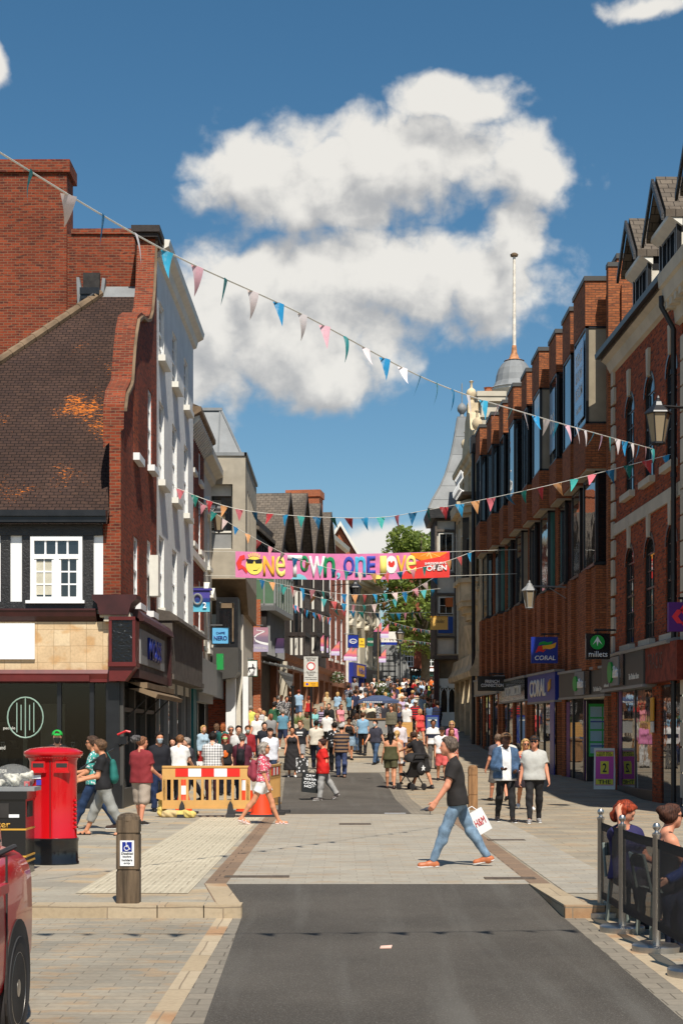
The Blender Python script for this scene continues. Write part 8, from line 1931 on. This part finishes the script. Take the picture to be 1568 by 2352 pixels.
# red polo
person('man in dark red polo and baggy beige shorts standing with his back turned', 325, 30.4, face=150, H=1.72, fixed=True, h=.011, fingers=True, g=1.1, legs=((8, 4), (-6, 8)), arms=((4, 9, 18, 2), (10, 9, 50, 4)), hair='buzz', bottom='shorts', bpat='cloth', blen=.56, hem=-.09, loose=.016, head=(-30, 0),
  col=dict(skin='red', hair=S(130,90,66), top=S(140,48,52), bottom=S(176,160,144), shoe=S(52,48,46)))
person('dark haired man in black sweater and pale mask facing the camera beside the corner shop', 366, 35.5, face=20, H=1.80, h=.014, eyes=True, mask=True, legs=STAND, arms=HANG, top='long', bottom='trousers', fixed=True, col=dict(mask=S(180,196,204), hair=HD, top=S(30,30,36), bottom=S(44,60,94), skin='tan'))
for lab, px, d_, kw, col in (
 ('man in plain white tee bent over the table with his back to the barrier', 411, 39.0, dict(face=165, H=1.78, lean=6, arms=((22, 8, 30, 4), (22, 8, 30, 4)), hair='short'), dict(hair=S(130,92,62), top=WHT, bottom=S(30,30,36), skin='pale')),
 ('grey haired man leaning over the table beside the white tee', 440, 40.4, dict(face=-60, H=1.72, lean=10, arms=((20, 8, 40, 4), (26, 8, 40, 4)), hair='short', eyes=True), dict(hair=HG, top=S(60,60,66), skin='pale')),
 ('red lipped woman with long dark hair half hidden by the white tee', 397, 41.0, dict(face=0, H=1.66, fem=True, hair='long', eyes=True, legs=STAND), dict(hair=HD, top=S(70,30,36), skin='pale')),
 ('man in black and white checked shirt with his back to the barrier', 488, 39.6, dict(face=178, H=1.80, hair='short', top='shirt', pat='check', legs=STAND, arms=((14, 9, 34, 6), (14, 9, 34, 6)), loose=.012), dict(hair=HD, top=WHT, bottom=S(62,30,36), skin='pale')),
 ('woman with red hair and bright green sunglasses in a black tee with an orange print', 517, 43.5, dict(face=5, H=1.70, fem=True, hair='long', glasses=True, legs=STAND, arms=HANG), dict(hair=S(140,54,36), top=BLK, glasses=S(120,230,130), skin='pale')),
 ('man in maroon shirt and grey cap seen from behind at the barrier', 556, 41.0, dict(face=172, H=1.76, hat='cap', hair='buzz', top='shirt', legs=STAND, arms=((10, 9, 40, 6), (16, 9, 60, 6)), head=(8, 0)), dict(hat=S(84,84,80), top=S(92,38,52), bottom=S(44,56,84), hair=HG, skin='red')),
 ('young man in white tee and black cap with a camera strap walking down the street', 620, 46.5, dict(face=10, H=1.80, hat='cap', hair='short', legs=WALK, arms=WARM, top='tee', loose=.02, hem=-.1, head=(0, 18)), dict(hat=BLK, hair=HD, top=S(224,226,234), bottom=S(50,64,90), skin='pale')),
 ('woman in long black strap dress walking towards the camera with a patterned shopping bag', 671, 51.0, dict(face=0, H=1.66, fem=True, hair='bun', top='dress', bottom='skirt', blen=.62, bpat='cloth', legs=((9, 4), (-8, 8)), arms=((2, 12, 10, 0), (2, 10, 24, 0)), shoes='shoe'), dict(hair=HD, top=S(40,38,40), bottom=S(46,43,44), shoe=WHT, skin='tan')),
 ('young man in black slogan tee and grey shorts walking towards the camera', 689, 58, dict(face=-5, H=1.80, hair='quiff', bottom='shorts', bpat='cloth', legs=WALK, arms=WARM), dict(hair=S(120,76,50), top=S(38,38,42), bottom=S(150,150,150), skin='pale')),
 ('stout woman in a bright red tee carrying a large black bag', 741, 41.6, dict(face=-80, H=1.63, fem=True, g=1.28, hair='bun', legs=((10, 6), (-26, 8)), arms=((-14, 10, 40, 4), (4, 12, 10, 0)), bottom='trousers', bpat='cloth', hem=-.16, loose=.02, h=.012, fingers=True, eyes=True), dict(hair=S(66,44,38), top=S(214,38,34), bottom=S(170,168,164), shoe=S(110,100,96), skin='red')),
 ('man in cream tee and dark jeans walking away up the middle of the street', 726, 57, dict(face=178, H=1.82, hair='buzz', legs=WALK, arms=HANG, loose=.012), dict(hair=HD, top=S(214,206,190), bottom=S(32,40,58), skin='brown')),
 ('man in black shirt with white pattern walking away beside the cream tee', 768, 54.5, dict(face=180, H=1.78, hair='short', top='shirt', pat='spots', legs=WALK, loose=.015), dict(hair=HD, top=S(30,30,34), bottom=S(40,40,44), skin='tan')),
 ('man in brown and black striped tee and blue trousers walking away', 784, 51.0, dict(face=180, H=1.74, hat='cap', hair='buzz', pat='stripes', legs=((8, 4), (-8, 12)), arms=((2, 9, 14, 0), (2, 9, 10, 0)), loose=.014, hem=-.1), dict(hat=S(176,174,170), top=S(140,110,84), bottom=S(70,82,120), shoe=S(130,96,76), skin='tan')),
 ('woman in black vest top drinking from a bottle facing the camera', 801, 64, dict(face=10, H=1.74, fem=True, hair='bun', top='tank', bottom='skirt', blen=.3, arms=((30, 10, 110, 30), (6, 12, 20, 0)), legs=STAND), dict(hair=HD, top=BLK, bottom=S(150,176,196), skin='tan')),
 ('man in light blue polo and black trousers walking away', 833, 66, dict(face=176, H=1.80, hair='short', legs=((8, 4), (-8, 10)), arms=HANG), dict(hair=S(96,64,44), top=S(136,176,204), bottom=S(38,36,40), skin='pale')),
 ('woman in patterned blouse and jeans with a small orange bag', 819, 67.5, dict(face=150, H=1.66, fem=True, hair='bob', pat='floral', legs=STAND), dict(hair=HB, top=S(120,120,112), bottom=S(84,112,144), skin='tan')),
 ('man in dark grey polo, jeans and pale face mask striding', 862, 61, dict(face=-30, H=1.78, g=1.1, hair='short', mask=True, legs=((22, 5), (-20, 14)), arms=((-20, 14, 14, 0), (22, 12, 14, 0)), eyes=True), dict(hair=HD, top=S(62,62,74), bottom=S(74,100,132), mask=S(190,206,210), skin='pale')),
 ('woman with long black hair in an olive green playsuit walking away', 897, 46.0, dict(face=176, H=1.70, fem=True, hair='long', top='strapless', bottom='hot', blen=.34, bpat='cloth', legs=((10, 4), (-10, 10)), arms=((2, 12, 12, 0), (2, 12, 12, 0)), loose=.012, h=.013, fingers=True), dict(hair=S(24,20,20), top=S(80,78,50), bottom=S(84,80,54), shoe=S(60,40,34), skin='tan')),
 ('woman in white shorts half hidden behind the olive playsuit', 911, 47.6, dict(face=170, H=1.66, fem=True, hair='pony', top='tank', bottom='hot', bpat='cloth', legs=((-10, 12), (12, 4))), dict(hair=HBL, top=S(214,180,150), bottom=WHT, skin='tan')),
 ('man in a black turban, sunglasses and pale lilac shirt walking towards the camera', 918, 60, dict(face=4, H=1.80, hat='turban', hair=None, glasses=True, top='long', legs=WALK, arms=((-6, 9, 20, 4), (8, 9, 40, 6))), dict(hat=S(26,26,30), top=S(214,204,208), bottom=S(48,58,92), skin='brown')),
 ('man in black tee and black shorts bending over a pushchair', 968, 46.0, dict(face=-130, H=1.78, lean=24, hair='buzz', bottom='shorts', bpat='cloth', legs=((18, 4), (-16, 8)), arms=((44, 10, 10, 4), (44, 10, 10, 4)), loose=.01, shoes='boot', h=.012, fingers=True), dict(hair=S(70,50,40), top=S(40,37,38), bottom=S(40,38,38), shoe=S(34,32,36), skin='tan')),
 ('man in white polo with a broad navy band facing the camera', 994, 57, dict(face=6, H=1.80, hair='short', pat='band', legs=STAND, arms=HANG, eyes=True), dict(hair=HD, top=S(232,230,228), bottom=S(120,116,112), skin='brown')),
 ('bearded man in white tee, pink shorts and black boots walking towards the camera', 1014, 49.5, dict(face=4, H=1.70, hat='cap', hair='buzz', bottom='shorts', bpat='cloth', legs=((10, 4), (-8, 8)), arms=HANG, shoes='boot', eyes=True), dict(hat=BLK, top=S(236,232,230), bottom=S(224,104,100), skin='tan')),
 ('blonde woman in sunglasses and a pink cardigan facing the camera', 1037, 58, dict(face=-5, H=1.74, fem=True, hair='bob', top='long', glasses=True, legs=STAND), dict(hair=HBL, top=S(214,130,170), bottom=WHT, skin='pale')),
 ('woman in a long orange floral dress walking beside the pink shorts', 1036, 50.6, dict(face=10, H=1.62, fem=True, hair='long', top='dress', bottom='skirt', blen=.66, pat='floral', bpat='floral', legs=((8, 4), (-8, 8))), dict(hair=S(120,72,44), top=S(190,84,40), bottom=S(190,84,40), skin='tan')),
 ('man in dark grey tee with his head turned walking by the brick shopfronts', 1143, 41, dict(face=-165, H=1.80, hair='buzz', bottom='shorts', bpat='cloth', legs=WALK, arms=((4, 12, 16, 0), (4, 10, 14, 0))), dict(hair=S(120,100,84), top=S(84,82,92), bottom=S(120,116,112), skin='red')),
 ('long haired man in sunglasses and pale grey tee behind the denim jacket', 1163, 38.4, dict(face=6, H=1.82, hair='bob', glasses=True, arms=HANG, legs=WALK), dict(hair=S(150,112,70), top=S(206,204,196), bottom=S(150,150,140), skin='tan')),
 ('blonde woman in a red floral top between the denim jacket and grey polo', 1206, 36.5, dict(face=4, H=1.68, fem=True, hair='long', glasses=True, top='tank', pat='floral', bottom='skirt', blen=.3, legs=WALK, h=.014), dict(hair=HBL, top=S(190,54,46), bottom=S(60,50,56), shoe=WHT, skin='tan')),
 ('woman in pale denim jacket and red trousers by the teal pilaster', 467, 51.5, dict(face=30, H=1.68, fem=True, hair='bob', top='long', legs=STAND), dict(hair=HBL, top=S(166,190,206), bottom=S(196,50,50), skin='pale')),
 ('woman with auburn hair in dark teal seen from behind', 512, 53.5, dict(face=160, H=1.70, fem=True, hair='bob', legs=STAND), dict(hair=S(160,92,52), top=S(36,96,90), skin='pale')),
 ('grey haired man in dark glasses behind the green sunglasses', 530, 49, dict(face=15, H=1.74, hair='short', glasses=True, legs=STAND), dict(hair=HG, top=S(110,60,60), skin='red')),
 ('dark haired young man in light grey tee behind the maroon shirt', 548, 47.5, dict(face=10, H=1.80, hair='short', eyes=True, legs=STAND), dict(hair=HD, top=S(206,204,202), skin='pale')),
 ('masked young man in red and white top beside the yellow tee', 569, 51, dict(face=8, H=1.72, hair='short', mask=True, top='long', legs=WALK), dict(hair=HB, top=S(150,36,42), bottom=S(206,204,200), mask=S(190,210,206), skin='tan')),
 ('dark haired boy in black top with a bright blue stripe', 607, 55.5, dict(face=12, H=1.76, hair='short', legs=WALK), dict(hair=HD, top=S(32,34,44), bottom=S(40,44,60), skin='pale')),
 ('woman with curly brown hair behind the checked shirt', 497, 56.5, dict(face=150, H=1.66, fem=True, hair='bob', legs=STAND), dict(hair=S(110,84,64), top=S(60,66,80), skin='pale')),
):
    kw = dict(kw); kw.setdefault('h', .0155); kw.setdefault('legs', WALK); kw.setdefault('arms', HANG); tt = person(lab, px, d_, col=col, **kw)
    if 'cap seen from behind' in lab: backpack('black rucksack on the man in the maroon shirt', tt[2], kw['face'], tt[1], S(32,30,34))
    if 'green sunglasses' in lab and 'orange print' in lab: o = MB().ball((0, -.135, 1.15), (.09, .02, .10), 8).build('orange_print', M['own'], tt[0]); o.color = S(226,110,40)
    if 'patterned shopping bag' in lab:
        q = carried(tt[1], tt[2], 0, 0); bg_ = bag('shopping_bag', 'white and black patterned carrier bag held by the woman in the black dress', 'shopping bag', q + Vector((.06, -.05, .05)), .40, .16, .5, M['spots'], R(5), .16, .95, color=S(60,60,60))
    if 'bright red tee' in lab:
        q = carried(tt[1], tt[2], -80, 1); bg_ = bag('shopping_bag', 'large black and lime shopping bag with white slogan lettering', 'shopping bag', q + Vector((-.15, -.1, .08)), .50, .22, .52, M['own'], R(8), .10, .92, tilt=R(6), color=S(40,42,42))
        for i, s_ in enumerate(('DRY', 'WARM', 'COOL', 'HOT')): text(s_, (.24, .34, .34, .28)[i], .075, bg_, (-.04, -.115, -.18 - i * .095), UPR, M['white'], bold=.03, ext=.003)
        o = MB().box(.235, .262, -.10, .10, -.60, -.12).build('lime_side', M['own'], bg_); o.color = S(110,220,90)
    if 'a small orange bag' in lab: bag('handbag', 'small bright orange handbag of the woman in jeans', 'handbag', carried(tt[1], tt[2], 150, 1), .26, .12, .24, M['own'], 0, .2, color=S(230,120,40))
    if 'slogan tee' in lab: o = MB().box(-.12, .12, -.142, -.13, 1.28, 1.34).box(-.10, .10, -.145, -.13, 1.20, 1.225).build('slogan', M['white'], tt[0])
# two women at the café table
def seated(lab, px, d_, face, H, col, **kw):
    fig = make_figure(H=H, h=.010, fingers=True, sit=True, legs=((84, 82), (80, 80)), **kw)
    return dress(fig, lab, (XX(px, d_), d_, LOW - .02), face, col, (kw.get('top'), kw.get('bottom', 'slim'))), fig
seated('coppery haired woman in a navy top tipping her head back at the cafe', 1440, 15.85, 22, 1.58, dict(skin='red', hair=S(140,56,30), top=S(48,44,84), bottom=S(60,56,60)), fem=True, hair='bob', lean=-6, head=(52, -30), arms=((20, 14, 60, 10), (112, 10, 118, 24)), top='tee', bottom='slim', eyes=True)
seated('woman in glasses and a black vest with brown hair pinned up at the cafe table', 1524, 14.7, 100, 1.62, dict(skin='red', hair=S(74,46,34), top=BLK, bottom=S(44,42,46)), fem=True, hair='bun', glasses=True, lean=4, head=(6, 6), arms=((24, 12, 50, 10), (24, 12, 50, 10)), top='tank', bottom='slim', eyes=True)
seated('cafe guest in a blue and white striped top beside the steel posts', 1632, 14.0, -60, 1.66, dict(skin='pale', hair=HB, top=S(34,54,110), bottom=NAVY), hair='short', top='long', bottom='slim', arms=((20, 14, 50, 10), (20, 14, 50, 10)))
# ------------------------------------------------------------------ crowd up the hill: eleven bodies, dressed anew each time
PR = {}
def proto(key):
    if key in PR: return PR[key]
    base = dict(h=.021)
    spec = {
     'm_tr': dict(legs=WALK, arms=WARM), 'm_st': dict(legs=STAND, arms=((10, 9, 40, 10), (6, 9, 20, 4)), hair='buzz'), 'm_sh': dict(legs=WALK, arms=HANG, bottom='shorts', bpat='cloth'), 'm_bald': dict(legs=STAND, arms=HANG, hair='bald', g=1.1, bottom='shorts', bpat='cloth'),
     'm_cap': dict(legs=WALK, arms=WARM, hat='cap', hair='buzz'), 'm_long': dict(legs=STAND, arms=HANG, top='long'), 'f_long': dict(fem=True, hair='long', legs=WALK, arms=WARM, glasses=True), 'f_bob': dict(fem=True, hair='bob', legs=WALK, arms=HANG, bottom='hot', bpat='cloth'),
     'f_dress': dict(fem=True, hair='long', top='dress', bottom='skirt', bpat='cloth', blen=.42, legs=((8, 4), (-8, 8)), arms=HANG), 'f_tank': dict(fem=True, hair='pony', top='tank', bottom='slim', legs=WALK, arms=WARM), 'm_hat': dict(legs=STAND, arms=HANG, hat='brim', hair='short', top='shirt')}[key]
    base.update(spec); PR[key] = (make_figure(**base), base); return PR[key]
HAIRN = {'dark': HD, 'brown': HB, 'blond': HBL, 'grey': HG, 'red': HR}
COLN = {'navy': S(40,48,76), 'white': S(234,232,228), 'black': S(34,34,36), 'grey': S(140,140,140), 'pink': S(222,140,150), 'orange': S(232,110,44), 'amber': S(232,160,40), 'coral': S(222,80,76), 'beige': S(196,180,150), 'light blue': S(160,190,214), 'yellow': S(222,222,110), 'teal blue': S(96,142,164), 'aqua': S(130,190,190), 'red': S(190,40,40), 'khaki': S(130,124,100), 'cream': S(224,214,190), 'brown': S(120,86,62), 'olive': S(96,96,60), 'lilac': S(190,170,200), 'denim blue': S(90,116,150), 'charcoal': S(64,62,66), 'green': S(60,120,80), 'maroon': S(100,40,50)}
PN = {'m_tr': 'man in a %s tee and %s trousers', 'm_st': 'man in a %s tee and %s trousers standing', 'm_sh': 'man in a %s tee and %s shorts', 'm_bald': 'bald man in a %s tee and %s shorts', 'm_cap': 'man in a cap, %s tee and %s trousers', 'm_long': 'man in a %s sweater and %s trousers', 'f_long': 'long haired woman in a %s tee and %s trousers', 'f_bob': 'short haired woman in a %s top and %s shorts', 'f_dress': 'woman in a %s strap dress with %s skirt', 'f_tank': 'woman with a ponytail in a %s vest and %s trousers', 'm_hat': 'man in a brimmed hat, %s shirt and %s trousers'}
CB = lambda cx, cy: ((980 + cx / 5.227) * .797, (1930 + cy / 5.227) * .797)
CA = lambda cx, cy: ((700 + cx / 5.227) * .797, (1960 + cy / 5.227) * .797)
crowd = [CB(*q[:2]) + q[2:] for q in (
 (125,220,'m_sh','navy','beige','dark',180), (220,130,'m_st','grey','charcoal','grey',0), (335,190,'f_long','white','white','brown',10), (405,190,'m_tr','charcoal','black','red',0), (510,125,'m_bald','white','grey','grey',20),
 (640,130,'m_cap','white','navy','dark',180), (705,120,'f_bob','brown','denim blue','brown',0), (770,110,'f_bob','pink','pink','dark',180), (860,130,'m_tr','grey','navy','brown',180), (960,120,'f_long','white','light blue','red',5),
 (1030,110,'f_tank','beige','white','blond',0), (1180,110,'m_hat','beige','khaki','brown',180), (1250,85,'m_tr','black','charcoal','dark',180), (1370,70,'m_st','orange','beige','brown',180), (1450,160,'m_sh','white','navy','brown',0),
 (1170,190,'m_sh','white','black','dark',10), (1050,190,'m_sh','navy','white','dark',160), (890,190,'m_tr','amber','olive','dark',180), (760,190,'f_long','black','grey','dark',0), (240,230,'f_bob','brown','teal blue','brown',180),
 (230,300,'m_tr','navy','black','dark',170), (310,300,'m_tr','white','grey','dark',180), (430,240,'m_st','black','charcoal','brown',10), (540,320,'f_bob','grey','charcoal','grey',0), (810,270,'f_tank','pink','white','brown',180),
 (930,280,'m_tr','cream','khaki','dark',180), (1000,200,'m_cap','charcoal','navy','dark',0), (1160,320,'m_tr','beige','navy','dark',180), (1270,170,'f_long','white','black','brown',0), (1300,230,'f_bob','coral','white','brown',180),
 (1390,290,'f_dress','black','black','dark',0), (1480,240,'m_sh','white','olive','grey',0), (1280,360,'f_tank','pink','navy','blond',5), (1240,370,'m_hat','light blue','black','grey',180), (1040,420,'f_long','white','red','brown',10),
 (1000,500,'m_hat','white','navy','grey',180), (1130,450,'m_cap','red','charcoal','brown',0), (1200,580,'f_bob','coral','coral','blond',10), (460,490,'m_bald','cream','brown','grey',20), (545,480,'m_hat','charcoal','charcoal','brown',180),
 (640,470,'m_sh','charcoal','black','dark',180), (740,500,'f_long','black','olive','brown',0), (770,540,'m_long','khaki','charcoal','brown',-20), (350,480,'f_tank','beige','brown','blond',170), (260,510,'f_bob','black','olive','dark',180),
 (1440,280,'m_tr','white','denim blue','brown',0), (1460,470,'m_long','navy','navy','dark',180), (1350,480,'f_bob','denim blue','white','dark',180), (580,140,'f_tank','white','black','grey',0), (830,210,'m_tr','lilac','beige','brown',0),
 (1100,140,'m_sh','red','black','brown',170), (1130,250,'f_dress','white','white','blond',10), (980,330,'m_sh','grey','cream','brown',180), (1330,160,'f_tank','yellow','navy','dark',0), (690,260,'f_long','aqua','charcoal','brown',180),
 (1220,270,'m_tr','maroon','grey','grey',0), (1080,360,'f_bob','light blue','navy','red',0), (900,120,'f_bob','green','white','brown',180), (1410,190,'m_cap','teal blue','beige','grey',180), (480,200,'m_tr','brown','black','dark',0), (1340,90,'f_long','white','pink','dark',180), (1000,100,'m_tr','denim blue','beige','brown',180), (740,90,'m_cap','black','denim blue','brown',0), (1150,60,'f_tank','charcoal','white','blond',180),
 (150,340,'f_bob','teal blue','denim blue','dark',170), (380,330,'m_sh','maroon','beige','grey',0), (600,300,'f_tank','orange','white','brown',180), (700,400,'m_cap','grey','khaki','dark',0), (860,430,'m_long','brown','charcoal','grey',180), (930,390,'f_long','lilac','denim blue','blond',5), (1320,410,'m_tr','olive','charcoal','brown',180), (1420,420,'f_bob','red','denim blue','dark',0), (1090,300,'m_sh','pink','denim blue','blond',180), (1210,160,'m_tr','light blue','beige','grey',0), (520,240,'f_tank','maroon','grey','dark',170), (450,340,'m_st','teal blue','charcoal','brown',0), (680,330,'f_bob','yellow','navy','blond',180), (1380,240,'m_sh','green','beige','red',0), (300,430,'m_tr','khaki','navy','brown',180), (880,540,'f_long','navy','cream','grey',0))]
crowd += [CA(*q[:2]) + q[2:] for q in (
 (150,230,'m_cap','denim blue','navy','grey',180), (240,190,'m_st','white','black','dark',0), (525,235,'m_long','black','black','grey',176), (580,225,'m_st','grey','charcoal','blond',0), (655,235,'m_sh','charcoal','grey','brown',0),
 (720,160,'m_long','charcoal','charcoal','dark',10), (840,135,'m_sh','light blue','denim blue','red',180), (690,280,'f_tank','black','black','dark',170), (990,230,'f_tank','red','black','red',180), (1265,170,'f_long','beige','white','blond',180),
 (1425,170,'f_bob','light blue','white','blond',180), (115,370,'m_tr','yellow','khaki','grey',180), (250,415,'m_bald','white','white','red',10), (310,450,'f_bob','cream','denim blue','blond',0), (215,490,'m_tr','white','denim blue','blond',20),
 (420,500,'m_bald','grey','black','red',8), (600,425,'m_sh','teal blue','navy','grey',180), (1080,410,'f_long','aqua','white','brown',0), (1190,370,'f_bob','lilac','grey','grey',5), (1295,350,'m_long','black','denim blue','dark',0),
 (1270,450,'m_sh','white','black','dark',180), (1470,350,'f_long','pink','white','brown',0), (30,480,'f_long','coral','navy','brown',10), (960,470,'f_bob','khaki','navy','brown',180), (60,300,'f_tank','olive','cream','grey',0), (470,330,'m_tr','green','beige','dark',170))]
seen = set()
for i, (px, py, key, tc, bc, hc_, fc) in enumerate(crowd):
    fig, base = proto(key); H = 1.75 * (.99 + .06 * rnd.random()) if key[0] == 'm' else 1.66 * (.98 + .05 * rnd.random())
    d_ = solve_d(py, H); x, y = free(XX(px, d_), d_, .5)
    hairw = '' if key in ('m_bald', 'm_cap') else ', %s hair' % hc_
    pt = None if rnd.random() < .6 or key == 'f_dress' else rnd.choice(('floral', 'stripes', 'check'))
    tw = tc + {'floral': ' floral', 'stripes': ' striped', 'check': ' checked'}[pt] if pt else tc
    if pt and len((PN[key] % (tw, bc)).split()) > 11: pt, tw = None, tc
    lab = PN[key] % (tw, bc) + (hairw if 'short haired' not in PN[key] else ', %s' % hc_) + (', from behind' if abs(fc) > 90 else ', from the front')
    if lab in seen: lab += ' at the rear'
    seen.add(lab)
    sk = rnd.choice(['pale', 'pale', 'tan', 'tan', 'red', 'brown']); 
    if hc_ == 'dark' and rnd.random() < .3: sk = rnd.choice(['brown', 'dark'])
    t = dress(fig, lab, (x, y, gz(y)), fc + rnd.uniform(-35, 35), dict(skin=sk, hair=HAIRN[hc_], top=COLN[tc], bottom=COLN[bc], hat=rnd.choice([BLK, WHT, BEIGE, NAVY]), shoe=rnd.choice([WHT, BLK, S(110,80,60)])), (base.get('top', 'tee'), base.get('bottom', 'trousers')), 'shoppers walking up the hill')
    t.scale = (H / 1.75,) * 3
    if pt:
        for o in t.children:
            if o.name.split('.')[0] in ('tshirt', 'shirt', 'vest_top', 'sweater'): o.material_slots[0].link = 'OBJECT'; o.material_slots[0].material = M[pt]
